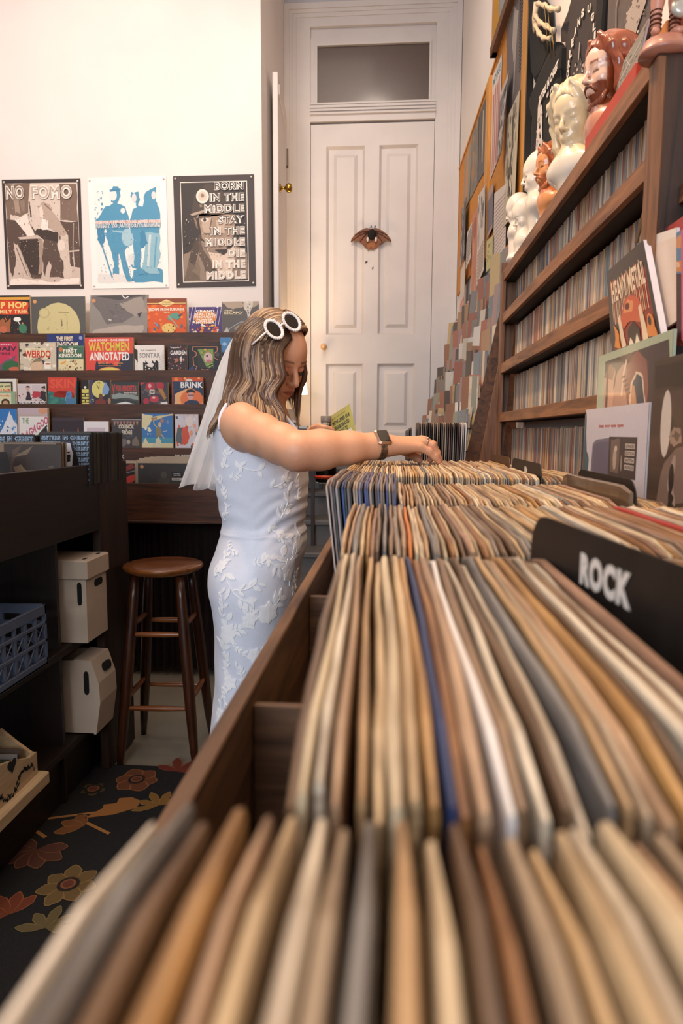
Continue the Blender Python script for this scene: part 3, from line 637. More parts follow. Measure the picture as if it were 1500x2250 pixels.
# top ledge
comic(-16, 67, 648, 0, '#1d1a18', [('r', 0, .88, 1, .95, '#e0a23c'), ('w', [(0, .52), (.96, .5), (.95, .84), (0, .86)], '#d8431f', .02), T('HIP HOP', .0, .66, .92, .17, '#f0d27a'), T('FAMILY TREE', .02, .53, .9, .1, '#f2dc92'), ('n', .25, .02, .95, .48, 26, .02, ['#d8662a', '#f0e0c0', '#b8382a', '#3a6a50'], 1), ('w', [(.05, .05), (.45, .05), (.5, .42), (.35, .3), (.26, .42), (.15, .3), (.02, .4)], '#a5623a', .02), ('e', .28, .12, .1, .09, '#c96a4a'), ('e', .66, .38, .1, .06, '#f4efe6'), ('l', [(.68, .32), (.74, .22)], .02, '#f4efe6'), ('e', .8, .14, .11, .12, '#3f7a5a'), ('r', 0, 0, .2, .12, '#8a8078')], 'black and orange comic with yellow bubble lettering at the end of top ledge', .02, gloss=True)
comic(70, 188, 651, 0, '#55524f', [('e', .5, .18, .40, .66, '#cfc18c'), ('n', .3, .1, .7, .6, 20, .02, ['#b8ab78', '#a89a6c', '#c4b682'], 4), ('e', .24, .56, .10, .14, '#bdb07e'), ('e', .24, .56, .08, .11, '#cfc18c'), ('l', [(.5, .58), (.7, .57)], .012, '#8f845c'), ('l', [(.56, .2), (.56, .36)], .02, '#7d7350'), ('l', [(.66, .1), (.66, .48)], .006, '#8f845c'), ('e', .07, .87, .035, .05, '#d99a5c')], 'grey album with a large pale yellow circle on the top ledge', .006, gloss=True, cat='record', name='record_sleeve')
comic(194, 321, 647, 0, '#8f8780', [('w', [(.0, .95), (.95, 1), (.9, .6), (.55, .25), (.3, .25), (.08, .7)], '#6f6765', .02), ('w', [(.5, .78), (.9, .95), (.98, .55), (.78, .42), (.6, .6)], '#a09489', .02), ('w', [(.1, .1), (.5, .2), (.95, .2), (.9, 0), (.05, 0)], '#b3a498', .02), ('n', .3, .3, .6, .8, 25, .03, ['#635c5b', '#7a7270', '#696160'], 7), ('p', [(.82, .5), (.9, .55), (.86, .4)], '#3a3433'), ('p', [(.05, .98), (.5, .86), (.95, 1)], '#4a4442'), ('l', [(.55, .98), (.6, .9), (.66, .95)], .02, '#efeae8'), ('e', .06, .85, .035, .05, '#d0915c'), ('l', [(.33, .36), (.38, .34)], .03, '#d8cfc6')], 'misty grey landscape album in a loose plastic sleeve on the top ledge', .006, gloss=True, sk=.05, cat='record', name='record_sleeve')
comic(324, 409, 655, 0, '#d9581f', [('n', 0, 0, 1, 1, 30, .08, ['#e8742c', '#c94a1a', '#f08a38', '#b83f18'], 3), ('r', 0, .82, 1, 1, '#8a4020'), ('r', 0, .845, 1, .87, '#e8c070'), ('p', [(.28, .86), (.5, .97), (.72, .86), (.5, .75)], '#ecd28a'), T('STORIES', .4, .87, .2, .04, '#8a4020'), T('FANTASY', .38, .81, .24, .04, '#8a4020'), T('ESCAPE FROM SUBURBIA', .04, .64, .92, .08, '#f6ead4'), T('TATA', .42, .57, .16, .05, '#f2d8a0'), ('w', [(.5, .42), (.62, .56), (.8, .58), (.86, .44), (.75, .36), (.66, .44), (.58, .36)], '#5d9a86', .01), ('p', [(.78, .5), (.92, .58), (.84, .46)], '#2d4f5e'), ('l', [(.54, .5), (.7, .3), (.8, .15)], .035, '#a8a088'), ('e', .55, .14, .18, .14, '#e8c06a'), ('n', .4, .04, .7, .22, 12, .03, ['#3a2a20', '#f0e0b0', '#b06a30'], 8), ('n', .16, .05, .3, .3, 8, .04, ['#6a9ab4', '#3d6a86', '#9cc0c8'], 5), ('e', .88, .2, .03, .06, '#5d6a70')], 'orange comic with a green winged beast and white title on the top ledge', .018, gloss=True)
comic(415, 487, 674, 0, '#4a3170', [('n', 0, .5, 1, 1, 40, .04, ['#5d4490', '#efe8f4', '#3a2458', '#7a64a8'], 2), ('n', .1, .02, .9, .5, 50, .06, ['#e8853a', '#d85a2a', '#f2b45c', '#6a3050', '#f4e6d0'], 6), ('e', .5, .6, .36, .26, '#e08a3c')]+[('l', [(x, .3), (x+.1, 1)], .012, '#efeaf6') for x in (.02, .12, .8, .9)]+[T('GRAND', .22, .79, .56, .09, '#fdf6ea'), T('ELECTRIC', .18, .68, .64, .09, '#fdf6ea'), T('THOUGHT', .18, .57, .64, .09, '#fdf6ea'), T('POWER', .24, .46, .5, .09, '#fdf6ea'), T('MOTHER', .22, .35, .56, .09, '#fdf6ea')], 'small purple and orange book with a grid of white letters', .008, gloss=True)
comic(488, 568, 662, 0, '#5a5450', [('w', [(0, 1), (1, 1), (1, .9), (.7, .72), (.5, .82), (.3, .74), (.1, .85)], '#b59f88', .02), ('w', [(.6, 1), (.82, 1), (.78, .5), (.7, .45), (.66, .75)], '#d6cabb', .04), ('n', .55, .6, .8, .98, 14, .03, ['#3d3835', '#8a7a6a', '#efe6da'], 4), T('THE ART', .06, .69, .26, .05, '#e8d6b0'), T('ESCAPO', .06, .6, .48, .08, '#efdcb4'), ('l', [(.06, .57), (.54, .57)], .012, '#c4b28e'), ('l', [(.1, .05), (.3, .2), (.5, .34), (.8, .36), (.95, .42)], .012, '#d6cdc0'), ('w', [(.3, .15), (.55, .33), (.75, .3), (.7, .05), (.4, 0)], '#8f8474', .02), ('w', [(.02, 0), (.14, .2), (.2, 0)], '#bcb4ac', .01), ('e', .45, .17, .03, .03, '#c4a460')], 'dark grey art book with pale squarish title at the corner of the top ledge', .010, gloss=True)
# second ledge
comic(-40, 40, 752, 1, '#c93a58', [('n', 0, .3, 1, 1, 20, .06, ['#d44a66', '#bd3250', '#d9587a'], 3), T('SATANIC', .1, .9, .75, .05, '#f0d0d0'), T('MADAIV', .02, .7, .95, .16, '#3c2a3a'), T('OVERKILLS', .1, .58, .7, .07, '#5a2038'), ('w', [(.6, .3), (.75, .42), (.95, .55), (.9, .4), (.7, .2), (.55, 0), (.4, 0)], '#6a5a66', .02), ('e', .82, .12, .26, .24, '#35653e'), ('e', .9, .06, .16, .08, '#c96a50')], 'pink comic with a dark figure and a green hill on the second ledge', .012)
comic(44, 123, 752, 1, '#cfc2ac', [('n', 0, .0, 1, 1, 46, .075, ['#e6d8c0', '#4a4038', '#d8c6a8', '#3d3a48', '#f0e6d2', '#b09a80'], 9), ('r', .18, .56, .74, .80, '#e8dcb8'), T('THE BOOK OF', .3, .74, .36, .035, '#6a6a3c'), ('p', [(.13, .72), (.85, .72), (.82, .5), (.74, .38), (.66, .52), (.4, .5), (.28, .32), (.2, .5)], '#e8dcb8'), T('WEIRDO', .14, .46, .72, .26, '#c8301e'), ('w', [(.3, 0), (.32, .3), (.45, .44), (.6, .4), (.66, .2), (.62, 0)], '#d8b898', .01), ('w', [(.32, .26), (.45, .45), (.62, .42), (.62, .34), (.45, .32)], '#8f7a5c', .01), ('r', .68, .06, .86, .32, '#f2ead8'), ('e', .78, .24, .08, .03, '#b8503a')], 'comic crowded with ink drawn faces and red dripping lettering', .014, gloss=True)
comic(105, 185, 734, 1, '#23326e', [('r', 0, .0, 1, .5, '#1c2858'), T('THE FIRST', .25, .82, .46, .12, '#ecd6b0'), T('KINGDOM', .18, .66, .66, .13, '#f0dcb8'), ('e', .92, .9, .05, .05, '#8fa0c8')], 'blue comic with cream lettering standing behind the green one', .018, dy=-.012)
comic(127, 182, 759, 1, '#3f6a52', [('r', .0, .0, 1, .46, '#e3d3a4'), ('w', [(.08, .26), (.3, .42), (.3, .3)], '#e8a03c', .02), ('e', .1, .84, .08, .09, '#c8753c'), ('r', .4, .94, 1, .96, '#6f9a78'), T('THE', .4, .86, .18, .06, '#f2ead8'), T('FIRST', .2, .72, .55, .14, '#f4ecdc'), T('KINGDOM', .02, .53, .9, .15, '#f4ecdc'), ('l', [(.15, .69), (.75, .69)], .01, '#d4a050'), ('n', .35, .1, .75, .44, 16, .05, ['#8a5a2c', '#5a3a20', '#c99a4c', '#f4ead0'], 4), ('n', .05, 0, .95, .12, 10, .05, ['#5a4030', '#c8b890', '#3a3a30'], 2)], 'green topped comic with cream gothic lettering in front of the blue one', .012, gloss=True, sk=.04)
comic(188, 293, 741, 1, '#e04a3c', [('w', [(0, 0), (.11, 0), (.12, .1), (.2, .1), (.22, .28), (.26, .28), (.27, .2), (.4, .26), (.47, .2), (.55, .22), (.6, .14), (.66, .13), (.72, .3), (.82, .5), (1, .52), (1, 0)], '#28263a', .006), ('w', [(.2, .0), (.2, .12), (.1, .1), (.12, 0)], '#e04a3c', .004), T('ALAN MOORE', .08, .885, .38, .07, '#f2e2d4'), T('DAVE GIBBONS', .54, .885, .38, .07, '#f2e2d4'), ('e', .485, .92, .025, .02, '#e8a43c'), T('WATCHMEN', .07, .59, .85, .27, '#dcc64a'), T('ANNOTATED', .09, .3, .83, .26, '#f4eee6'), T('EDITED BY', .27, .2, .2, .04, '#d8a050'), T('WITH NOTES', .6, .2, .18, .04, '#d8a050'), ('l', [(.27, .15), (.74, .15)], .012, '#c88a48'), ('e', .5, -.06, .26, .17, '#e8a060'), ('e', .5, -.06, .22, .14, '#e4d060')], 'big red hardcover with yellow and white block title on the second ledge', .018, gloss=True, dy=.004)
comic(296, 361, 758, 1, '#eee6dc', [('p', [(0, 1), (.0, .0), (.1, 0), (.12, .62), (.1, .84)], '#e6ddd2'), ('p', [(0, .88), (.1, .8), (.1, .3), (0, .5)], '#2a2624'), T('THE COMPLETE', .2, .76, .52, .06, '#8a8280'), T('SONTAR', .16, .5, .7, .2, '#9a9290'), ('p', [(.28, 0), (.28, .34), (.36, .3), (.36, .4), (.45, .28), (.55, .28), (.6, .4), (.68, .3), (.72, .42), (.8, .34), (.8, 0)], '#1e1b1a'), ('n', .36, .02, .74, .28, 18, .03, ['#efe8e0', '#8f8a86'], 3), ('e', .54, .22, .1, .09, '#e8e0d8')]+[('l', [(.86+.04*k, 0), (.86+.04*k, .6+.07*k)], .006, '#a8a09a') for k in range(4)]+[('l', [(.82, .1*k), (1, .1*k+.1)], .008, '#a8a09a') for k in range(6)], 'white comic with grey hand lettering and a black skyline', .016)
comic(370, 411, 757, 1, '#2e1f22', [('n', 0, 0, 1, .95, 90, .04, ['#8a4038', '#c07050', '#3f2a3c', '#6a3a30', '#e0b090', '#4a3a50'], 11), T('OVERGROWN', .15, .86, .45, .05, '#efe6e0'), T('GARDEN', .12, .6, .86, .17, '#f4eeea'), ('e', .68, .44, .07, .1, '#d8d0c8'), ('e', .45, .4, .09, .08, '#b86a50')], 'dark red comic with a swarm of small figures and white title', .010, gloss=True)
comic(414, 486, 757, 1, '#1a171c', [('l', [(.12, .92), (.88, .92), (.88, .75), (.78, .66), (.78, .5), (.9, .4)], .02, '#d88a5c'), ('l', [(.12, .92), (.12, .78), (.24, .7), (.24, .58), (.14, .5), (.16, .2), (.26, .14), (.2, 0)], .02, '#d88a5c'), ('p', [(.28, .12), (.28, .82), (.56, .08)], '#2c2a28'), ('p', [(.28, .82), (.76, .84), (.76, .1), (.56, .1)], '#7d9a4c'), ('n', .42, .6, .74, .82, 10, .04, ['#c87a3c', '#e0a04c', '#5a7a3c'], 3), ('e', .6, .5, .13, .2, '#d8b8b0'), ('e', .62, .36, .08, .06, '#c86a78'), ('e', .57, .56, .03, .04, '#2a2020'), ('w', [(.55, .12), (.75, .34), (.76, .1)], '#2a3a2c', .01), ('l', [(.58, .2), (.74, .28)], .03, '#a8c060'), ('l', [(.62, .12), (.75, .2)], .03, '#a8c060'), ('e', .88, .62, .07, .09, '#4a4244'), ('w', [(.0, .02), (.15, .2), (.16, .02)], '#2a3f78', .02), ('p', [(.38, .06), (.5, .02), (.64, .06), (.56, 0), (.44, 0)], '#d88a5c')], 'black comic with an orange ticket outline and a green monster panel', .010, gloss=True)
comic(484, 508, 741, 1, '#3f78b0', [('r', 0, .6, 1, 1, '#4f86b8'), ('r', 0, 0, 1, .55, '#1d2028'), ('e', .4, .8, .2, .05, '#9cc0dc')], 'blue topped comic half hidden behind the veil', .010, dy=-.01)
# third ledge
comic(-30, 37, 832, 2, '#e8e2d8', [('r', .0, 0, .88, .88, '#211c1a'), ('r', .0, 0, .82, .82, '#d6d2a0'), T('talk with', .4, .66, .4, .1, '#4a4a3c'), T('CRUMB', .28, .36, .52, .24, '#d84a24')], 'white edged comic with red rounded letters on the third ledge', .016, gloss=True)
comic(-14, 33, 860, 2, '#8fb090', [('r', .0, 0, .82, .86, '#e0d8b0'), T('Ghostly', .2, .55, .56, .2, '#d8642c'), ('e', .55, .12, .2, .3, '#3a2a20'), ('e', .55, .06, .13, .2, '#c09a70')], 'small pale green comic in front of the white edged one', .010, dy=.016, gloss=True)
comic(39, 102, 843, 2, '#e2d6d2', [('r', .0, .08, .48, .96, '#d8cac8'), ('r', .5, .08, 1, .96, '#cfc2c4'), ('n', 0, .0, 1, .5, 24, .06, ['#2a2226', '#c03040', '#f0e8e4', '#6a5a60', '#3d3034'], 5), ('w', [(.3, .18), (.32, .6), (.42, .62), (.46, .3), (.5, .18)], '#2a2428', .02), ('e', .36, .76, .06, .1, '#d0a898'), ('w', [(.28, .82), (.44, .8), (.42, .88), (.34, .9)], '#201a1e', .01), ('w', [(.52, .3), (.82, .36), (.84, .6), (.54, .64)], '#b83848', .02), ('w', [(.78, .3), (.82, .66), (.98, .6), (1, .1)], '#241e24', .02), ('e', .9, .74, .06, .09, '#c8a090'), ('w', [(.8, .8), (.98, .76), (.96, .9)], '#1e1a1e', .01), ('r', .0, .0, 1, .12, '#2a2528'), T('THE NEW YORK CITY', .03, .02, .95, .13, '#f4eeea')], 'comic of two street scenes with red graffiti and white title', .010, gloss=True)
comic(103, 166, 829, 2, '#2f6f70', [('n', .0, 0, 1, .55, 30, .08, ['#37807a', '#2a5f68', '#3f8a70'], 3), ('w', [(0, .5), (.2, .46), (.2, .3), (.24, .45), (.55, .5), (.9, .42), (.95, .22), (.97, .5), (1, 1), (0, 1)], '#cf3f2c', .02), T('SKIN', .08, .6, .88, .34, '#e2553c'), ('w', [(.62, .0), (.66, .2), (.8, .28), (.98, .15), (1, 0)], '#4a7aa0', .02), ('e', .74, .34, .1, .15, '#4f86b4'), ('e', .72, .37, .04, .02, '#23405c'), ('l', [(.62, .12), (.64, .28)], .03, '#7aa8b8')], 'teal comic with big red dripping letters and a blue face', .022, gloss=True, sk=.06, body=mat('teal_spine', '#2c5560', .5))
comic(180, 195, 835, 2, '#d9cf6a', [('r', 0, .8, 1, 1, '#1e1c1a'), ('e', .5, .72, .24, .05, '#efe6d8'), ('r', 0, .62, 1, .80, '#1e1c1a'), ('e', .5, .7, .2, .05, '#efe6d8')]+[('p', [(.0, y), (.6, y+.012), (1, y), (1, y+.05), (.5, y+.035), (0, y+.05)], '#1e1c1a') for y in (.06, .18, .3, .42)]+[('r', .42, .06, .58, .2, '#1e1c1a'), ('r', .42, .3, .58, .44, '#1e1c1a')], 'narrow yellow comic spine with black sideways letters', .012)
comic(197, 243, 835, 2, '#201e2e', [('r', 0, 0, .18, 1, '#3b3a66'), ('e', .46, .62, .36, .36, '#dcd07a'), ('l', [(.46, .62), (.34, .82)], .03, '#1a1818'), ('l', [(.46, .62), (.47, .82)], .02, '#1a1818'), T('12', .4, .86, .12, .06, '#1a1818'), ('w', [(.6, .42), (.66, .72), (.72, .9), (.84, .88), (.95, .66), (.9, .44), (.76, .4)], '#7f9fc8', .02), ('e', .53, .32, .1, .12, '#6a4224'), ('w', [(.24, 0), (.3, .18), (.55, .24), (.76, .16), (.78, 0)], '#7a2f22', .01), ('e', .93, .14, .07, .12, '#b0805c'), ('n', .02, .02, .3, .2, 8, .03, ['#8fb46a', '#c8c8b0', '#4a6a48'], 3)], 'dark comic with a round yellow clock face on the third ledge', .012, gloss=True)
comic(245, 304, 839, 2, '#3f4442', [('r', 0, .86, 1, 1, '#2c2e2e'), ('w', [(0, .42), (.3, .5), (.6, .44), (1, .36), (1, .2), (.5, .3), (0, .24)], '#8f9a94', .02), ('w', [(0, .24), (.5, .2), (1, .12), (1, 0), (0, 0)], '#2a302e', .02), T('V', .02, .46, .12, .44, '#cc3a34'), T('FOR VENDETTA', .17, .58, .76, .26, '#c83c38'), T('ALAN MOORE', .46, .5, .48, .05, '#efe8e0'), T('DAVID LLOYD', .46, .43, .48, .05, '#efe8e0'), ('w', [(.1, 0), (.3, .06), (.5, .12), (.7, .05), (.9, 0)], '#dfe2dc', .01)], 'grey comic with tall red title over dark swirls', .014, gloss=True, dy=.004)
comic(309, 369, 840, 2, '#3f3a40', [('n', 0, 0, 1, 1, 16, .1, ['#5a5058', '#2f2b30', '#6d6068'], 4), ('w', [(.0, .85), (.2, 1), (0, 1)], '#c04050', .01), ('e', .38, .78, .2, .24, '#b8283a'), ('e', .72, .84, .14, .18, '#b8283a'), ('e', .34, .84, .06, .1, '#e8a0a4'), ('l', [(.55, 1), (.52, .6)], .05, '#5a4a48'), ('l', [(.2, .62), (.75, .5)], .14, '#6a5a52'), ('w', [(.32, .48), (.5, .46), (.52, .66), (.34, .68)], '#d8d0c8', .01), ('w', [(.36, .52), (.46, .5), (.48, .62), (.38, .64)], '#7d706a', .005), ('e', .2, .14, .11, .14, '#b02a3c'), ('e', .5, .24, .17, .16, '#c03a48'), ('e', .48, .3, .06, .05, '#f0c0c0'), ('w', [(.64, .74), (.8, .7), (.95, .3), (.86, .2), (.72, .5)], '#b07a3c', .02), ('w', [(.72, .1), (.95, .12), (1, 0), (.7, 0)], '#efe6e0', .03)], 'comic with glossy red armour, grey belt and tiger striped arm', .016, gloss=True)
comic(378, 446, 829, 2, '#c8502c', [('n', 0, .4, 1, 1, 26, .08, ['#e0843c', '#8a3420', '#f0b060', '#5a2a20', '#c8a080'], 7), ('e', .55, .85, .12, .1, '#d8d0c0')], 'orange comic peeping over the dark blue one', .010, dy=-.012)
comic(380, 446, 838, 2, '#1e3350', [('n', .0, .5, .3, 1, 14, .04, ['#2c4a70', '#16283f'], 2), ('w', [(.04, 0), (.06, .45), (.3, .6), (.6, .72), (.9, .5), (1, .3), (1, 0)], '#f0b478', .01), ('e', .62, .22, .38, .42, '#e8763c'), T('BRINK', .26, .72, .74, .25, '#f4f0ec'), ('w', [(.34, 0), (.42, .12), (.56, .2), (.8, .16), (.9, 0)], '#22304c', .01), ('e', .58, .36, .11, .17, '#d8a098'), ('w', [(.44, .5), (.46, .62), (.6, .68), (.74, .6), (.74, .48), (.66, .54), (.5, .5)], '#1a1a22', .01), ('l', [(.5, .4), (.7, .4)], .03, '#1a1a22')], 'dark blue comic with white title and a man in glasses on orange', .014, gloss=True)
# fourth ledge
comic(-20, 39, 898, 3, '#2f7ac0', [('w', [(.0, .0), (.3, .3), (.55, .62), (.72, .92), (.86, .72), (1, .55), (1, 0)], '#e6e6ea', .02), ('n', .35, .1, .95, .7, 26, .05, ['#4a88c4', '#f4f2f2', '#7aa4d0', '#2f6ab0'], 5), ('w', [(.2, 0), (.5, .3), (.55, .16), (.5, 0)], '#c07a90', .02)], 'blue comic with a white mountain peak on the fourth ledge', .010, gloss=True)
comic(41, 106, 896, 3, '#c4b0a8', [('r', 0, .84, 1, 1, '#c8b2b8'), ('e', .85, .92, .16, .08, '#d89a78'), ('r', .05, 0, 1, .78, '#efe8e2'), ('w', [(.3, .02), (.98, .5), (1, .06)], '#1f1c1c', .02), ('l', [(.3, .0), (.98, .55)], .05, '#1f1c1c'), T('THE', .15, .6, .22, .14, '#6a9a5c')]+[(('t', ch, .1+.13*i, .16+.07*i, .13, .2, '#c85a78')) for i, ch in enumerate('RAGAGOO')]+[T('MALL', .42, .2, .4, .12, '#9ab84c'), ('w', [(.7, .1), (.86, .0), (1, .02), (1, .16), (.8, .2)], '#e8dcc0', .02), ('l', [(.8, .3), (1, .38)], .02, '#efe8e2')], 'white comic with pink bubble letters climbing to the right', .020, gloss=True)
comic(116, 185, 918, 3, '#33262e', [('w', [(.28, 0), (.3, .3), (.36, .62), (.4, .3), (.43, 0)], '#d86a4c', .01), ('w', [(.52, 0), (.54, .3), (.6, .55), (.64, .3), (.66, 0)], '#d86a4c', .01), ('w', [(.72, 0), (.74, .3), (.82, .7), (.84, .3), (.86, 0)], '#e0785a', .01), ('r', 0, .9, 1, 1, '#423238')], 'dark album with three red flames on the fourth ledge', .006, cat='record', name='record_sleeve')
comic(184, 239, 926, 3, '#f2eaea', [('r', .14, .0, .86, .76, '#d8c4cc'), T('WINTER', .2, .42, .58, .16, '#f4ecec'), T('COMICS', .2, .22, .58, .16, '#f4ecec')], 'white comic with a pale pink panel and faint title', .014)
comic(246, 310, 921, 3, '#3a3233', [('r', 0, .97, 1, 1, '#a09898')]+[('p', [(.06+.11*k, .92), (.15+.11*k, .92), (.1+.11*k, .74)], '#a87a6c') for k in range(8)]+[T('COUNCIL', .24, .67, .52, .14, '#e8dcc4'), T('OF', .46, .62, .08, .04, '#e8dcc4'), T('FROGS', .34, .46, .36, .15, '#e8dcc4'), ('w', [(.12, .1), (.2, .3), (.5, .32), (.5, .12), (.4, .04), (.2, .04)], '#6a6460', .02), ('l', [(.3, .28), (.27, .5)], .05, '#8f8478'), ('w', [(.7, .06), (.72, .3), (.82, .4), (.92, .26), (.95, .06)], '#7a6c58', .02), ('e', .57, .2, .06, .08, '#a89c88'), ('l', [(.5, .36), (.74, .42)], .06, '#4c4a50'), ('e', .22, .14, .05, .07, '#96705c')], 'dark grey comic with cream title above small frog figures', .010, gloss=True, dy=.003)
comic(312, 380, 909, 3, '#3a78b4', [('w', [(0, 1), (.35, .95), (.3, .75), (.12, .55), (0, .6)], '#e4d6a8', .02), ('w', [(.3, .9), (1, 1), (1, .97), (.5, .82)], '#dccb98', .02), ('w', [(.3, .88), (.5, .9), (.48, .8), (.34, .8)], '#a88660', .01), ('r', 0, .0, 1, .14, '#d8cba0'), ('w', [(0, .1), (.12, .3), (.2, .16), (.35, .12), (.3, 0), (0, 0)], '#e4d8b0', .02), ('r', .0, .14, 1, .3, '#4a96ac'), ('w', [(0, .1), (.12, .28), (.2, .14), (.3, .1), (.3, 0), (0, 0)], '#e0d4a8', .02), ('n', .1, .4, .3, .6, 8, .05, ['#f0ead0', '#e8e0b8'], 1), ('e', .58, .68, .05, .08, '#d8b890'), ('l', [(.5, .6), (.4, .68), (.38, .8), (.46, .84)], .03, '#c8b088'), ('w', [(.48, .32), (.46, .58), (.56, .62), (.64, .52), (.6, .32)], '#8f7f58', .01), ('w', [(.42, 0), (.46, .26), (.54, .32), (.62, .2), (.6, 0)], '#d8cfb0', .01), ('l', [(.62, .4), (.72, .28)], .03, '#c8b088'), ('e', .66, .8, .06, .06, '#b88068'), ('e', .84, .76, .05, .06, '#7a88b0'), ('l', [(.68, .48), (.82, .5)], .01, '#e8e4d8')], 'blue and gold comic with a dancing figure and a star', .012, gloss=True)
comic(385, 436, 910, 3, '#d8d0d4', [('n', 0, 0, 1, 1, 40, .09, ['#d8603c', '#e8e0e0', '#7a8ca8', '#f0a078', '#c8c4d0', '#4a5a6a', '#e0b8a0'], 8), ('w', [(.02, .2), (.1, .6), (.3, .6), (.26, .1)], '#5a6468', .02), ('w', [(.25, .1), (.3, .6), (.55, .7), (.6, .3), (.5, .1)], '#d8563a', .03), ('e', .62, .78, .16, .16, '#e8d8d0')], 'pale colourful comic with orange figures beside the veil', .012, gloss=True)
# albums in the rack's bottom bin
comic(250, 296, 1018, 4, '#2c2426', [('n', 0, 0, 1, 1, 14, .12, ['#3a3234', '#231c1e', '#5a5250'], 6), ('w', [(0, .9), (.4, .7), (.9, 1), (1, .8), (.5, .5), (0, .6)], '#8f3a34', .03), ('w', [(.3, 0), (.6, .3), (1, .45), (1, .2), (.8, 0)], '#c83c30', .03), ('l', [(0, .3), (.5, .5), (1, .62)], .05, '#8a8078')], 'black and red swirled album in the bottom bin', .004, gloss=True, cat='record', name='record_sleeve')
comic(303, 416, 1018, 4, '#3a3836', [('e', .5, .5, .3, .4, '#403d3b'), ('e', .5, .42, .06, .18, '#5c5650'), ('w', [(.38, 0), (.42, .24), (.5, .3), (.6, .24), (.64, 0)], '#4c4844', .02), ('e', .08, .82, .035, .09, '#cc9560'), ('r', .66, .2, .86, .56, '#1a1817'), ('r', .66, .16, .86, .28, '#d0c8c0'), T('NEW MUSIC', .69, .46, .14, .05, '#cfc8c0'), T('LIMITED', .69, .38, .14, .05, '#cfc8c0')]+[('r', .69+.02*k, .18, .70+.02*k, .26, '#1a1817') for k in range(7)], 'dark grey album with an orange dot and a black sticker', .004, gloss=True, cat='record', name='record_sleeve', dy=.006)
comic(424, 489, 1018, 4, '#d8b8a4', [('n', 0, 0, 1, 1, 24, .12, ['#e0c4b0', '#c89a84', '#efe0d4', '#d8a890'], 6), ('r', .55, .1, .72, .8, '#efe6e0')], 'pinkish album seen through the veil in the bottom bin', .004, gloss=True, cat='record', name='record_sleeve')
r = random.Random(12)
for k, (a, b, v) in enumerate(((232, 300, 1012), (228, 298, 1014), (306, 420, 1007), (314, 426, 1008), (318, 420, 1005), (330, 430, 1004), (345, 440, 1003), (300, 410, 1011), (305, 415, 1013), (308, 470, 1014))):
    comic(a, b, v, 4, '#b8a48c', [], ['cream', 'buff', 'tan', 'pale', 'ivory', 'straw', 'beige', 'sandy', 'oat', 'light'][k]+' album edge peeping above the ones in front in the bottom bin', .004, dy=-.010-.0055*(k % 6)-(.033 if k > 5 else 0)*0, cat='record', name='record_sleeve', body=mat('edge_'+str(k % 3), ['#d8c8b0', '#e6dccb', '#b49a7c'][k % 3], .6), group=None)
# ------------------------------------------------------------------ posters
def poster(corners, spec, label, y=3.6955, pins=True, bg='#3a2e2c'):
    TL, TR, BR, BL = (at(u, v, Y=y) for u, v in corners)
    f = lambda a, b: (BL*(1-a)+BR*a)*(1-b)+(TL*(1-a)+TR*a)*b
    o = root('poster', f(.5, 0), label, 'poster')
    g = MB(); n = 8; vs = []
    for i in range(n+1):
        for j in range(n+1): vs.append(f(i/n, j/n)+Vector((0, -.0007*math.sin(i*.9)*(1-j/n), 0)))
    V2 = [v+Vector((0, .0006, 0)) for v in vs]; q = lambda i, j: i*(n+1)+j
    g.add(vs, [(q(i, j), q(i+1, j), q(i+1, j+1), q(i, j+1)) for i in range(n) for j in range(n)]); g.add(V2, [(q(i, j), q(i, j+1), q(i+1, j+1), q(i+1, j)) for i in range(n) for j in range(n)])
    obj('paper_sheet', g, mat('poster_paper_'+bg[1:], bg, .6), o)
    U, V = BR-BL, TL-BL
    obj('print', art([('r', 0, 0, 1, 1, bg)]+spec, BL, U, V, z0=.0011, fn=lambda a, b: f(a, b)), PRINT, o)
    if pins:
        for a, b in ((.03, .025), (.97, .025), (.03, .975), (.97, .975)): obj('pin', MB().ball(f(a, b)+Vector((0, -.004, 0)), .0055, 8), mat('pearl_pin', '#e8ddd0', .25), o, True)
    return o
SEP = ['#efe0d4', '#cdb8aa', '#a8907f', '#7d6658', '#5a463c', '#3f302a']
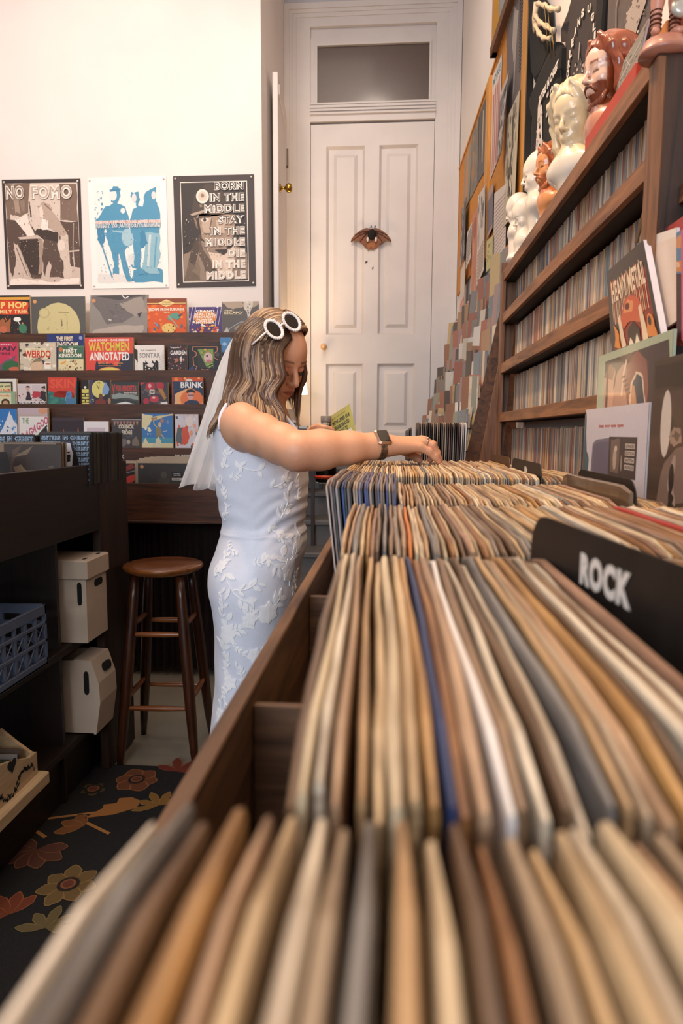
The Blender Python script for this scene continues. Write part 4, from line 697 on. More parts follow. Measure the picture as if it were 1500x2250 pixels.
poster([(4, 395), (176, 392.5), (184, 634), (15, 635)], [
 ('r', .035, .035, .965, .965, SEP[1]), ('r', .04, .35, .96, .965, '#d8c6b8'), ('w', [(.04, .96), (.36, .96), (.32, .7), (.22, .66), (.1, .68), (.04, .5)], SEP[3], .01), ('w', [(.12, .92), (.2, .94), (.22, .7), (.15, .7)], SEP[2], .01), ('w', [(.2, .95), (.28, .9), (.28, .72), (.24, .7)], '#8f796b', .01),
 ('w', [(.74, .96), (.95, .96), (.95, .62), (.74, .62)], SEP[3], .01), ('w', [(.7, .62), (.96, .61), (.96, .2), (.72, .2)], SEP[4], .01), ('w', [(.04, .64), (.3, .62), (.46, .5), (.5, .3), (.46, .1), (.1, .08), (.04, .2)], SEP[4], .01), ('w', [(.14, .64), (.26, .64), (.4, .49), (.32, .48), (.24, .54)], SEP[0], .006), ('w', [(.2, .66), (.3, .68), (.38, .52), (.3, .48)], '#eddccf', .006),
 ('w', [(.18, .48), (.5, .5), (.52, .46), (.2, .45)], SEP[1], .006), ('w', [(.2, .45), (.46, .46), (.44, .12), (.2, .14)], SEP[5], .01), ('w', [(.44, .46), (.5, .44), (.48, .14), (.43, .14)], SEP[2], .012),
 ('w', [(.12, .42), (.18, .4), (.34, .1), (.38, .05), (.1, .06), (.08, .1), (.14, .22)], SEP[1], .012), ('l', [(.15, .38), (.28, .12)], .012, SEP[3]), ('l', [(.2, .36), (.32, .1)], .01, SEP[2]),
 ('w', [(.45, .75), (.52, .8), (.6, .77), (.64, .7), (.72, .62), (.82, .5), (.82, .42), (.7, .5), (.6, .56), (.5, .6), (.46, .68)], '#b9a292', .008), ('w', [(.46, .74), (.5, .77), (.52, .68), (.5, .62), (.47, .66)], '#e6d2c4', .005), ('w', [(.49, .65), (.57, .62), (.58, .52), (.5, .5), (.48, .57)], '#efe2d8', .008), ('l', [(.53, .78), (.62, .72)], .012, SEP[3]), ('w', [(.42, .56), (.5, .54), (.7, .52), (.7, .42), (.6, .38), (.5, .46), (.42, .5)], SEP[5], .01),
 ('w', [(.52, .46), (.72, .42), (.78, .3), (.76, .1), (.5, .1), (.48, .3)], SEP[4], .012), ('w', [(.74, .48), (.82, .5), (.84, .3), (.86, .1), (.76, .08), (.74, .25), (.68, .36)], '#d2bfb0', .012), ('e', .73, .4, .05, .05, '#e2d0c2'), ('w', [(.5, .08), (.56, .26), (.6, .2), (.56, .06)], SEP[1], .01), ('w', [(.06, .04), (.95, .04), (.95, .1), (.6, .06), (.4, .08), (.06, .1)], SEP[0], .008),
 ('l', [(.8, .34), (.96, .35)], .014, SEP[1]), ('l', [(.88, .34), (.9, .1)], .014, SEP[1]), ('l', [(.9, .6), (.88, .35)], .012, SEP[2]), ('l', [(.34, .8), (.36, .66)], .016, SEP[4]), ('w', [(.7, .08), (.86, .1), (.84, .04), (.72, .04)], SEP[0], .01),
 ('n', .06, .06, .94, .8, 240, .006, ['#cdb8aa', '#8f7a6c', '#6a5648', '#e2d0c2', '#a08a7a'], 31), ('to', 'NO', .055, .815, .235, .125, '#f2e6da', '#8f7a6c'), ('to', 'FOMO', .38, .815, .52, .125, '#f2e6da', '#b8a496')], 'dark bordered sepia poster of a hooded old scribe with white letters NO FOMO')
BL_ = '#4f93b4'; BD = '#3f84a8'; PALE = '#dfe3e2'
poster([(192, 391), (364.5, 386.5), (371, 632), (203, 634.5)], [
 ('r', .07, .05, .93, .94, '#f2ece6'), ('w', [(.55, .05), (.93, .05), (.93, .16), (.75, .2), (.55, .16)], BL_, .01), ('w', [(.08, .05), (.55, .05), (.5, .12), (.08, .14)], '#e2ddd8', .01), ('n', .08, .6, .24, .88, 46, .016, [BL_, '#8fb4c4', '#f2ece6'], 3), ('w', [(.28, .84), (.33, .92), (.4, .91), (.42, .83), (.38, .78), (.36, .74), (.3, .78)], BL_, .006), ('e', .32, .84, .05, .05, '#e8e4e0'), ('l', [(.28, .88), (.42, .89)], .02, BD),
 ('w', [(.12, .62), (.22, .74), (.34, .77), (.48, .74), (.52, .62), (.5, .45), (.5, .4), (.24, .4), (.2, .58), (.14, .56)], BL_, .008), ('w', [(.08, .62), (.2, .7), (.22, .55), (.14, .5), (.08, .55)], BL_, .01), ('w', [(.1, .54), (.18, .54), (.2, .44), (.16, .38), (.1, .44)], BD, .008), ('l', [(.15, .4), (.27, .1)], .018, BL_), ('w', [(.2, .5), (.5, .52), (.52, .4), (.44, .34), (.46, .26), (.5, .12), (.56, .06), (.46, .06), (.42, .14), (.38, .3), (.36, .34), (.36, .2), (.36, .14), (.28, .13), (.28, .17), (.3, .2), (.28, .32), (.22, .44)], BL_, .006),
 ('e', .49, .46, .08, .08, '#a4c4cf'), ('e', .44, .7, .03, .025, PALE), ('w', [(.52, .62), (.58, .72), (.62, .73), (.6, .78), (.54, .82), (.56, .86), (.64, .86), (.66, .8), (.64, .74), (.74, .72), (.78, .6), (.72, .5), (.54, .5)], BL_, .008), ('e', .59, .81, .03, .04, '#ded8d4'), ('w', [(.56, .52), (.66, .52), (.66, .3), (.64, .18), (.7, .13), (.62, .12), (.6, .16), (.52, .2), (.5, .19), (.56, .24), (.56, .4)], BL_, .008),
 ('w', [(.7, .74), (.72, .84), (.8, .88), (.87, .9), (.86, .78), (.9, .72), (.92, .62), (.9, .48), (.7, .48), (.66, .64)], BL_, .008), ('e', .84, .83, .03, .035, '#ded8d4'), ('w', [(.72, .5), (.9, .5), (.9, .3), (.86, .18), (.9, .12), (.7, .14), (.66, .18), (.7, .3)], '#8fb8c6', .01), ('l', [(.78, .48), (.74, .2)], .03, '#c9d4d4'), ('l', [(.86, .46), (.82, .18)], .02, '#5f9cb6'), ('w', [(.7, .52), (.74, .4), (.66, .36), (.64, .5)], BD, .01), ('l', [(.3, .52), (.5, .5)], .014, '#9cc0cc'), ('w', [(.5, .22), (.56, .2), (.56, .32), (.48, .3)], '#d9dcda', .01),
 ('n', .1, .08, .9, .56, 140, .006, ['#5f9cb6', '#3f84a8', '#8fb8c6'], 35), ('r', .08, .585, .92, .61, '#c99a90'), T('FREEDOM IS REFUSED TO ALL ARMED FORCES', .08, .585, .84, .028, '#f2dcd4'), ('to', 'SUBMIT TO AUTHORITARIANISM', .08, .545, .84, .04, '#f6ece4', '#5a88a0')], 'white poster of three blue figures with a stick and one line of lettering', bg='#f6f0ea')
poster([(380, 387), (557.5, 383), (562, 628), (388, 632)], [
 ('r', .085, .045, .915, .945, '#efe2d6'), ('r', .094, .052, .906, .938, '#2e2521'), ('w', [(.1, .06), (.9, .06), (.9, .3), (.76, .38), (.6, .28), (.34, .42), (.26, .34), (.1, .3)], '#8f7a68', .006), ('w', [(.1, .06), (.2, .34), (.3, .4), (.24, .28), (.3, .06)], '#6a5848', .006), ('w', [(.16, .24), (.26, .44), (.34, .48), (.3, .34), (.24, .2)], '#4a3a30', .006), ('w', [(.3, .46), (.36, .32), (.56, .1), (.66, .06), (.42, .06), (.3, .3)], '#5c4a3c', .006), ('w', [(.34, .5), (.42, .32), (.62, .28), (.8, .44), (.76, .36), (.7, .1), (.58, .08), (.44, .26)], '#d8c2ae', .008),
 ('w', [(.27, .62), (.3, .66), (.34, .44), (.46, .33), (.64, .34), (.74, .46), (.76, .64), (.5, .68)], '#a08672', .006), ('w', [(.34, .62), (.46, .64), (.46, .5), (.4, .46), (.35, .52)], '#bda48f', .01), ('w', [(.52, .6), (.64, .6), (.62, .48), (.54, .5)], '#c4ab96', .01), ('e', .38, .605, .05, .02, '#e2d0be'), ('e', .38, .605, .02, .018, '#3a2c24'), ('l', [(.3, .63), (.46, .635)], .02, '#4a382e'), ('l', [(.47, .62), (.44, .52), (.5, .5)], .014, '#6a5244'), ('l', [(.38, .478), (.6, .475)], .014, '#4a382e'), ('w', [(.24, .63), (.27, .62), (.3, .52), (.27, .54)], '#8a705e', .004),
 ('w', [(.22, .66), (.26, .84), (.36, .9), (.44, .93), (.6, .88), (.7, .76), (.72, .66), (.46, .68), (.3, .645)], '#43352c', .006), ('w', [(.2, .66), (.22, .645), (.46, .685), (.66, .7), (.66, .715), (.44, .71)], '#b09a86', .004), ('l', [(.34, .72), (.32, .84)], .03, '#8a7462'), ('e', .36, .815, .095, .075, '#2a201c'), ('e', .36, .815, .08, .064, '#eadbcc'), ('e', .36, .815, .055, .044, '#d2beac'), ('e', .36, .822, .022, .018, '#8a7462'), ('w', [(.2, .14), (.3, .28), (.3, .1)], '#7d6a58', .01), ('n', .12, .06, .88, .62, 200, .006, ['#b8a28e', '#8a7462', '#d8c4b2', '#6a5648'], 33)]
 +[('to', s, x, .862-.0998*i, w, .074, '#f6ece2', f) for i, (s, x, w, f) in enumerate((('BORN', .515, .36, '#3a2c27'), ('IN THE', .45, .43, '#4a3a32'), ('MiDDLE', .38, .5, '#7a6558'), ('STAY', .55, .33, '#5a473d'), ('IN THE', .45, .43, '#7a6456'), ('MIDDLE', .38, .5, '#a08a7a'), ('DIE', .66, .22, '#c8b2a0'), ('IN THE', .46, .42, '#d8c4b2'), ('MIDDLE', .385, .495, '#d2bfae')))], 'black bordered poster of a miner in a lamp helmet with nine lines of outlined letters')
# ------------------------------------------------------------------ curtain under the rack
def curtain():
    n = 160; mb = MB(); x0, x1 = -2.2, -.72; vs = []
    for i in range(n+1):
        x = x0+(x1-x0)*i/n; w = math.sin(i*1.9+2*math.sin(i*.31))
        for k, z in enumerate((pz+.01, pz-.05, .45, .035)): vs.append((x, 3.37+(.006+.012*min(k, 2))*w, z))
    mb.add(vs, [(i*4+k, i*4+4+k, i*4+5+k, i*4+1+k) for i in range(n) for k in range(3)]); return mb
obj('curtain', curtain(), mat('dark_brown_velvet', '#1e0c08', .95, (30, .3)), smooth=True, label='dark brown gathered curtain hanging under the comic rack', cat='curtain')
# ------------------------------------------------------------------ dark shop counter with record bin on the left
isl = root('record_counter', (-1.5, 2.0, 0), 'dark stained counter with an album bin on top and open shelves', 'counter')
IX = -1.04; IZ = 1.26-.1085*1.04; IL = -2.1
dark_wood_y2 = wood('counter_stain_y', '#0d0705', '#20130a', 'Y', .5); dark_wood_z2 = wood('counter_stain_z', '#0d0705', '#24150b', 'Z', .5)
obj('bin_side', MB().rbox(IX-.018, IX, .9, 2.345, .913, IZ, .0015), dark_wood_y2, isl)
obj('end_pillar', MB().rbox(IX-.03, IX+.002, 2.345, 2.60, .0125, IZ+.002, .002), wood('pillar_stain', '#140b06', '#38200f', 'Z', .5), isl)
obj('bin_floor', MB().box(IL, IX-.018, .9, 2.60, .913, .935), dark_wood_y2, isl)
obj('end_panel', MB().box(IL, IX-.03, 2.585, 2.60, .0125, IZ-.01), dark_wood_z2, isl)
SH1, SH2 = .549, .215
for z in (SH1, SH2): obj('shelf_board', MB().rbox(IL, IX-.03, .9, 2.585, z-.025, z, .001), dark_wood_y2, isl)
obj('shadow_panel', MB().box(IL, -1.086, 2.10, 2.118, .0125, .913), dark_wood_z2, isl)  # added dark panel, stands in for the shadow over the boxes' left part
obj('back_panel', MB().box(IL-.02, IL, .9, 2.60, .0125, IZ-.01), dark_wood_y2, isl)
obj('toe_board', MB().box(IX-.08, IX-.06, .9, 2.585, .0125, SH2-.025), dark_wood_y2, isl)
# singles standing in it, faces toward the camera
SIN = [('ink black', '#1f1c1c'), ('charcoal', '#403a38'), ('soot', '#2c2829'), ('dark olive', '#504a36'), ('coffee', '#4a362a')]
def single(x1, y, ztop, w, m, label, spec=None, group=None, tilt=6, th=.003, yaw=0.):
    o = root('single_sleeve', (x1-w/2, y, ztop-w), label, 'record', group)
    mt = Matrix.Translation((x1, y, ztop-w)) @ Matrix.Rotation(math.radians(yaw), 4, 'Z') @ Matrix.Rotation(math.radians(-tilt), 4, 'X')
    obj('card_sleeve', MB().box(-w, 0, 0, th, 0, w, mt), m, o)
    if spec:
        O = mt @ Vector((-w, 0, 0)); obj('printed_front', art(spec, O, (mt @ Vector((0, 0, 0)))-O, (mt @ Vector((-w, 0, w)))-O, z0=.0003), GLOSSY, o)
    return o
nun = [('r', 0, 0, 1, 1, '#12141a')]+[q for i in range(9) for q in (('to', 'SISTERS IN CHRIST', .03, .88-.105*i, .94, .085, '#a8c4dc', '#14161d'),)]+[('w', [(.2, 0), (.3, .3), (.38, .7), (.5, .88), (.64, .85), (.72, .6), (.82, .3), (.98, 0)], '#0e0f14', .01), ('w', [(.42, .72), (.5, .84), (.6, .82), (.66, .62), (.64, .4), (.56, .3), (.48, .36), (.42, .52)], '#d6d4dc', .008), ('w', [(.46, .58), (.6, .6), (.6, .48), (.5, .44), (.46, .5)], '#16151c', .01), ('e', .57, .64, .03, .014, '#20202a'), ('e', .47, .645, .025, .012, '#20202a'), ('w', [(.48, .3), (.64, .32), (.66, .1), (.5, .05)], '#8f8a90', .01), ('l', [(.48, .24), (.66, .22)], .02, '#5a565c'), ('l', [(.49, .15), (.66, .13)], .02, '#5a565c'), ('w', [(.42, .8), (.52, .88), (.66, .8), (.6, .86)], '#3a3a48', .01)]
xr = at(197, 990, Y=2.27).x; wS = .178; zt = at(190, 953, Y=2.27).z
bm = mat('single_black_card', '#1a1818', .5)
single(xr, 2.268, zt, wS, bm, 'black single with repeated blue outlined words and a nun', nun, tilt=3)
single(xr-wS-.012, 2.255, zt-.003, wS, bm, 'second black single with the same words, partly covered', nun, tilt=3)
r = random.Random(4); names = []
seq = [SIN[t] for t in tint_run(r, 30, 5)]
for i in range(30):
    y = 2.278+i*.0093; single(xr-.001, y, zt+.005+r.uniform(-.003, .003), wS, mat('single_'+seq[i][1][1:], seq[i][1], .5), between([s[0] for s in seq], i, 'single', 'behind the nun cover'), None, 'black singles behind the nun cover', 3)
seq2 = [SIN[t] for t in tint_run(r, 8, 5)]
for i in range(8): single(xr-wS-.014, 2.264+i*.0125, zt-.006, wS, mat('single_'+seq2[i][1][1:], seq2[i][1], .5), between([s[0] for s in seq2], i, 'single', 'in the inner column'), None, 'singles of the inner column', 3)
brown = [('r', 0, 0, 1, 1, '#3b2f29'), ('w', [(0, .1), (.15, .9), (.3, 1), (.1, .5), (.3, 0), (0, 0)], '#5a463a', .02), ('w', [(.17, .62), (.3, .66), (.45, .5), (.5, .2), (.4, 0), (.3, 0), (.22, .35)], '#8d7458', .02), ('w', [(.28, 0), (.36, .2), (.52, .24), (.58, 0)], '#5a4a40', .01), ('w', [(.16, .78), (.3, .86), (.52, .98), (.4, .82)], '#7d6650', .01), T('SPIRIT', .6, .52, .16, .055, '#8f7d50'), ('r', .78, .56, .86, .64, '#5d5040')]
x2 = at(134, 1000, Y=2.1).x; z2 = at(90, 976, Y=2.1).z
single(x2, 2.095, z2, .19, mat('single_brown_card', '#3b2f29', .5), 'brown cover with a pale curved shape, frontmost in the counter bin', brown, tilt=3)
BT_ = [('tan', '#8d7860'), ('buff', '#a89478'), ('drab', '#6d5c4a'), ('cocoa', '#5a463a'), ('bone', '#b8a88e')]; seq2 = [BT_[t] for t in tint_run(r, 7, 5)]
for i in range(7): single(x2-.022, 2.105+i*.0115, z2+.004+.001*(i % 3), .19, mat('inner_'+seq2[i][1][1:], seq2[i][1], .6), between([s[0] for s in seq2], i, 'sleeve', 'behind the brown cover'), None, 'sleeves behind the brown cover', 3)
cols = [('slate', '#4a5058'), ('rust', '#6a3a2a'), ('silver', '#a8a8ac'), ('black', '#1d1c1e'), ('pale blue', '#8090a0'), ('white', '#c8c4c0'), ('wine', '#5a2a30')]
for i in range(9):
    x = at(28, 1000, Y=2.02).x-.0065*i; n, c = cols[(i*3) % 7]
    mt = Matrix.Translation((x, 2.02, 1.075)) @ Matrix.Rotation(math.radians(-8), 4, 'Y')
    o = obj('disc_case', MB().rbox(-.0055, 0, -.14, .0, 0, .125, .0005, mt), mat('edge_case_'+c[1:], c, .3), label=between([cols[(k*3) % 7][0] for k in range(9)], i, 'case', 'edge on in the counter bin'), cat='disc', group='cases on edge in the counter bin')
obj('inner_block', MB().box(IL+.4, IX-.03, 1.6, 2.58, .935, 1.066), dark_wood_y2, isl)
# ------------------------------------------------------------------ white archive boxes, plastic crate and little wooden crate on its shelves
cardw = mat('white_cardboard', '#c3b09a', .75, (8, .08))
hole = mat('dark_cut', '#0b0908', .9)
def slot(mb, c, u, v, n, w, h, d=.0012):     # rounded hand hole
    P = [c+u*((w/2-h/2)*s+h/2*math.cos(a))+v*(h/2*math.sin(a)) for s, rng in ((1, range(-3, 4)), (-1, range(3, 10))) for a in [q*math.pi/6 for q in rng]]
    mb.slab([p-n*.004 for p in P], n*(d+.004))
X, Y_, Z = Vector((1, 0, 0)), Vector((0, 1, 0)), Vector((0, 0, 1))
BX = -1.012
b1 = root('archive_box', (-1.24, 2.28, SH1), 'lidded white cardboard box with hand holes on the upper counter shelf', 'box')
y0, y1, zt = 2.164, 2.335, .834
obj('box_body', MB().rbox(-1.44, BX-.006, y0+.003, y1-.003, SH1+.001, zt-.01, .002), cardw, b1)
obj('lid', MB().rbox(-1.452, BX+.004, y0-.004, y1+.004, zt-.066, zt, .004), cardw, b1)
for aa in ((Vector((BX-.006, 2.265, .742)), Y_, Z, X, .066, .026), (Vector((BX-.028, y0+.003, .72)), Z, X*.6, -Y_, .08, .026)): mb = MB(); slot(mb, *aa); obj('hand_hole', mb, hole, b1, label='dark hand hole')
mb = MB()
for q in (2.20, 2.30): slot(mb, Vector((BX-.02, q, zt)), Y_, X, Z, .03, .012, .0006)
obj('vent_hole', mb, hole, b1)
b2 = root('archive_box', (-1.24, 2.28, SH2), 'open white cardboard box bulging on the lower counter shelf', 'box')
yy0, yy1, zz = 2.195, 2.338, .478
pr = [(-.002, SH2+.001), (.016, .33), (.013, .40), (-.012, zz)]
mb = MB()
for (xa, za), (xb, zb_) in zip(pr, pr[1:]): mb.slab([(BX+xa, yy0, za), (BX+xa, yy1, za), (BX+xb, yy1, zb_), (BX+xb, yy0, zb_)], (-.004, 0, 0))
obj('box_end', mb, cardw, b2)
side = [(-1.44, SH2+.001)]+[(BX+x-.004, z) for x, z in pr]+[(-1.44, zz)]
mb = MB().slab([(x, yy0, z) for x, z in side], (0, .004, 0)).slab([(x, yy1, z) for x, z in side], (0, -.004, 0)).box(-1.44, -1.436, yy0, yy1, SH2, zz).box(-1.44, BX-.01, yy0, yy1, SH2+.001, SH2+.005); obj('box_side', mb, cardw, b2)
for aa in ((Vector((BX+.004, 2.285, .435)), Y_, Vector((-.27, 0, .963)), Vector((.963, 0, .27)), .066, .03, .003), (Vector((BX-.03, yy0, .40)), Z, X*.6, -Y_, .085, .03)): mb = MB(); slot(mb, *aa); obj('hand_hole', mb, hole, b2, label='dark hand hole')
obj('flap', MB().slab([(BX-.016, yy0+.002, zz-.004), (BX-.016, yy1-.002, zz-.004), (BX-.075, yy1-.002, zz), (BX-.075, yy0+.002, zz)], (0, 0, .004)), cardw, b2)
cr = root('milk_crate', (-1.24, 1.8, SH1), 'blue grey slatted plastic crate on the upper counter shelf', 'crate')
pl = mat('blue_grey_plastic', '#515c70', .45); x0, x1, y0, y1, z0, z1 = -1.40, IX-.012, 1.62, 1.968, SH1+.001, .737
mb = MB()
for z, h in ((z0, .022), (z0+.07, .010), (z0+.125, .010), (z1-.03, .03)): mb.rbox(x1-.010, x1, y0, y1, z, z+h, .001).rbox(x0, x0+.01, y0, y1, z, z+h, .001).rbox(x0, x1, y1-.010, y1, z, z+h, .001).rbox(x0, x1, y0, y0+.01, z, z+h, .001)
obj('rim_bands', mb, pl, cr)
mb = MB()
for i in range(7): y = y0+(y1-y0-.012)*i/6; mb.box(x1-.009, x1-.001, y, y+.012, z0, z1-.01)
for i in range(6): x = x0+(x1-x0-.012)*i/5; mb.box(x, x+.012, y1-.009, y1-.001, z0, z1-.01).box(x, x+.012, y0+.001, y0+.009, z0, z1-.01)
obj('uprights', mb, pl, cr)
mb = MB()
for i in range(6):
    a, b = y0+(y1-y0-.012)*i/6+.012, y0+(y1-y0-.012)*(i+1)/6
    for q in ((z0+.022, z0+.07), (z0+.08, z0+.125)): mb.tube([(x1-.005, a, q[0]), (x1-.005, b, q[1])], .0025, 4).tube([(x1-.005, a, q[1]), (x1-.005, b, q[0])], .0025, 4)
obj('lattice', mb, pl, cr); obj('crate_floor', MB().box(x0, x1, y0, y1, z0, z0+.006), pl, cr)
hc = root('wooden_crate', (-1.2, 1.75, SH2), 'cream painted wooden crate with heart cutout and fretwork on the bottom shelf', 'crate')
cw = wood('cream_painted_wood', '#a88a66', '#c4a880', 'Y', .6); ye = at(84, 1690, X=IX+.006).y; zb = SH2+.04; zt2 = at(82, 1648, X=IX).z
prof = [(ye-.60, zb), (ye, zb), (ye, zt2)]+[(ye-.04-.26*t, zt2+.012*math.sin(t*1.5)+.05*math.sin(min(1, t*1.15)*1.57)) for t in (0, .1, .2, .35, .5, .7, 1)]+[(ye-.6, zt2)]
obj('side_panel', MB().slab([(IX+.004, y, z) for y, z in prof], (-.012, 0, 0)), cw, hc)
obj('end_panel', MB().slab([(IX-.008, ye-.012, zb), (IX-.22, ye-.012, zb), (IX-.22, ye-.012, zt2-.01), (IX-.10, ye-.012, zt2+.07), (IX-.05, ye-.012, zt2+.03), (IX-.008, ye-.012, zt2)], (0, .012, 0)), cw, hc)
obj('base_board', MB().rbox(IX-.24, IX+.03, ye-.62, ye+.02, SH2+.001, zb, .004), cw, hc)
hv = at(26, 1682, X=IX+.004); hpts = [(16*math.sin(t)**3/16*.022, (13*math.cos(t)-5*math.cos(2*t)-2*math.cos(3*t)-math.cos(4*t))/16*.022) for t in [i*.2618 for i in range(24)]]
mb = MB().slab([Vector((IX+.0042, hv.y+a, hv.z+b)) for a, b in hpts], (.0008, 0, 0))
r = random.Random(8)
for i in range(46):
    t = i/45; y = ye-.02-.24*t; z = zb+.028+.022*math.sin(t*9)+r.uniform(-.008, .008); a0 = r.random()*3; q = r.uniform(.003, .007)
    mb.slab([(IX+.0042, y+q*math.cos(a0+k*1.57)*(1.6 if k % 2 else .7), z+q*math.sin(a0+k*1.57)*(1.6 if k % 2 else .7)) for k in range(4)], (.0008, 0, 0))
obj('fretwork', mb, hole, hc, label='dark heart and vine cutouts')
for i, (c, lab) in enumerate((('#5a4a40', 'brown'), ('#8a8078', 'grey'), ('#2a3028', 'dark green'))):
    obj('record_sleeve', MB().box(IX-.20, IX-.02, ye-.05-.014*i, ye-.046-.014*i, zb+.002, zt2+.03-.01*i), mat('cr_'+lab.replace(' ', '_'), c, .5), label=lab+' sleeve standing inside the heart crate', cat='record')
# ------------------------------------------------------------------ bar stool
st = root('bar_stool', (-.88, 2.54, 0), 'round seated brown wooden bar stool beside the counter', 'stool')
sw = wood('stool_stain', '#241006', '#4a240f', 'Z', .3, coat=.4); seatm = wood('stool_seat_stain', '#5e3012', '#8a5020', 'X', .25, .6, coat=.5)
c = Vector((-.878, 2.535, 0)); sz = .757
obj('seat', MB().lathe([(.0, sz-.034), (.11, sz-.034), (.138, sz-.026), (.152, sz-.012), (.151, sz-.004), (.143, sz), (.05, sz-.003), (0, sz-.004)], c, 40), seatm, st, True)
A0 = math.radians(3); legs = []
for i in range(4):
    a = A0+math.pi/4+i*math.pi/2; d = Vector((math.cos(a), math.sin(a), 0)); t, b = c+d*.118+Vector((0, 0, sz-.034)), c+d*.203
    n = 9; obj('leg', MB().tube([t.lerp(b, k/n) for k in range(n+1)], [.0155+.0065*math.sin(math.pi*min(1, (k/n)*1.1))**.7-(.004 if k == n else 0) for k in range(n+1)], 12), sw, st, True); legs.append((t, b))
def rung(i, j, z, m):
    f = lambda q: q[0].lerp(q[1], (q[0].z-z)/(q[0].z-q[1].z)); a, b = f(legs[i]), f(legs[j]); n = 8
    obj('rung', MB().tube([a.lerp(b, k/n) for k in range(n+1)], [.007+.004*math.sin(math.pi*k/n) for k in range(n+1)], 10), m, st, True)
rm = wood('stool_rung_stain', '#6a3414', '#9a5a2a', 'X', .3, coat=.4)
for z, off in ((.225, 0), (.505, 0)):
    for i in range(4): rung(i, (i+1) % 4, z+(.03 if i % 2 else 0), rm)
# ------------------------------------------------------------------ displayed albums and comics at the near right
def upright(X, v_tl, v_tr, zb, spec, label, th=.005, cat='record', name='record_sleeve', m=None, pic=None):
    a, b = at(*v_tl, X=X), at(*v_tr, X=X); o = root(name, ((X, (a.y+b.y)/2, zb)), label, cat)
    zt = (a.z+b.z)/2
    obj('card_sleeve', MB().slab([(X, a.y, zb), (X, b.y, zb), (X, b.y, zt), (X, a.y, zt)], (th, 0, 0)), m or mat('album_side_card', '#cfc8c4', .5), o)
    if spec: obj('printed_front', art(spec, (X, a.y, zb), (0, b.y-a.y, 0), (0, 0, zt-zb), z0=.0004), GLOSSY, o)
    return o, a, b
zb1 = .985; o, a, b = upright(.3375, (1287, 899), (1427, 886), zb1, [], 'white album with small red words and a taped dark card', m=mat('white_album_card', '#d9d4da', .5))
ht = (a.z+b.z)/2-zb1; V = lambda z: (z-zb1)/ht
fy = lambda u: (at(u, 950, X=.3375).y-a.y)/(b.y-a.y); fz = lambda u, v: V(at(u, v, X=.3375).z)
q = lambda u, v: (fy(u), fz(u, v))
sp = [('r', 0, 0, 1, 1, '#cdc8d0'), ('w', [(0, 0), (0, 1), (.03, .96), (.05, .8), (.12, .72), (.10, .6), (.16, .5), (.2, 0)], '#4a6468', .012), ('p', [q(1300, 1100), q(1304, 975), q(1312, 966), q(1340, 962), q(1390, 985), q(1385, 1130)], '#7b7684'), ('p', [q(1303, 1112), q(1306, 980), q(1314, 972), q(1345, 970), q(1378, 980), q(1380, 1080)], '#6a6576'), ('p', [q(1318, 1200), q(1318, 1045), q(1378, 1056), q(1376, 1200)], '#343a55')]
a0, a1 = q(1316, 936), q(1370, 941); sp += [T('keep your eyes open', a0[0], fz(1343, 941), a1[0]-a0[0], .022, '#b8503c')]
c0, c1 = q(1340, 960), q(1402, 1048); x0, x1 = c0[0], c1[0]; yb, yt = fz(1370, 1050), fz(1370, 960); w, h = x1-x0, yt-yb
sp += [('r', x0, yb, x1, yt, '#4b3f3c'), ('w', [(x0+.08*w, yb+.1*h), (x0+.08*w, yt-.06*h), (x0+.42*w, yt-.06*h), (x0+.42*w, yb+.1*h)], '#75645a', .004), ('e', x0+.25*w, yb+.45*h, .07*w, .3*h, '#b8a494'), ('e', x0+.28*w, yb+.7*h, .05*w, .08*h, '#d0bca8'), ('e', x0+.5*w, yb+.35*h, .03*w, .2*h, '#a08c7c')]
for k, s in enumerate(('EXPANDED', 'EDITION', 'WITH', 'BONUS')): sp.append(('r', x0+.62*w, yt-(.28+.17*k)*h, x1-.06*w, yt-(.16+.17*k)*h, '#cdbfb2')); sp.append(T(s, x0+.64*w, yt-(.265+.17*k)*h, .28*w, .085*h, '#4b3f3c'))
obj('cover_print', art(sp, (.3375, a.y, zb1), (0, b.y-a.y, 0), (0, 0, ht), z0=.0008), GLOSSY, o)
obj('black_back_album', MB().box(.343, .3455, b.y-.004, a.y-.02, zb1, (a.z+b.z)/2-.004), black_c, o)
zb2 = 1.0755
GX = .3490
ga, gb = at(1316, 783, X=GX), at(1480, 723, X=GX); gh = (ga.z+gb.z)/2-zb2
g = lambda u, v: ((at(u, v, X=GX).y-ga.y)/(gb.y-ga.y), (at(u, v, X=GX).z-zb2)/gh)
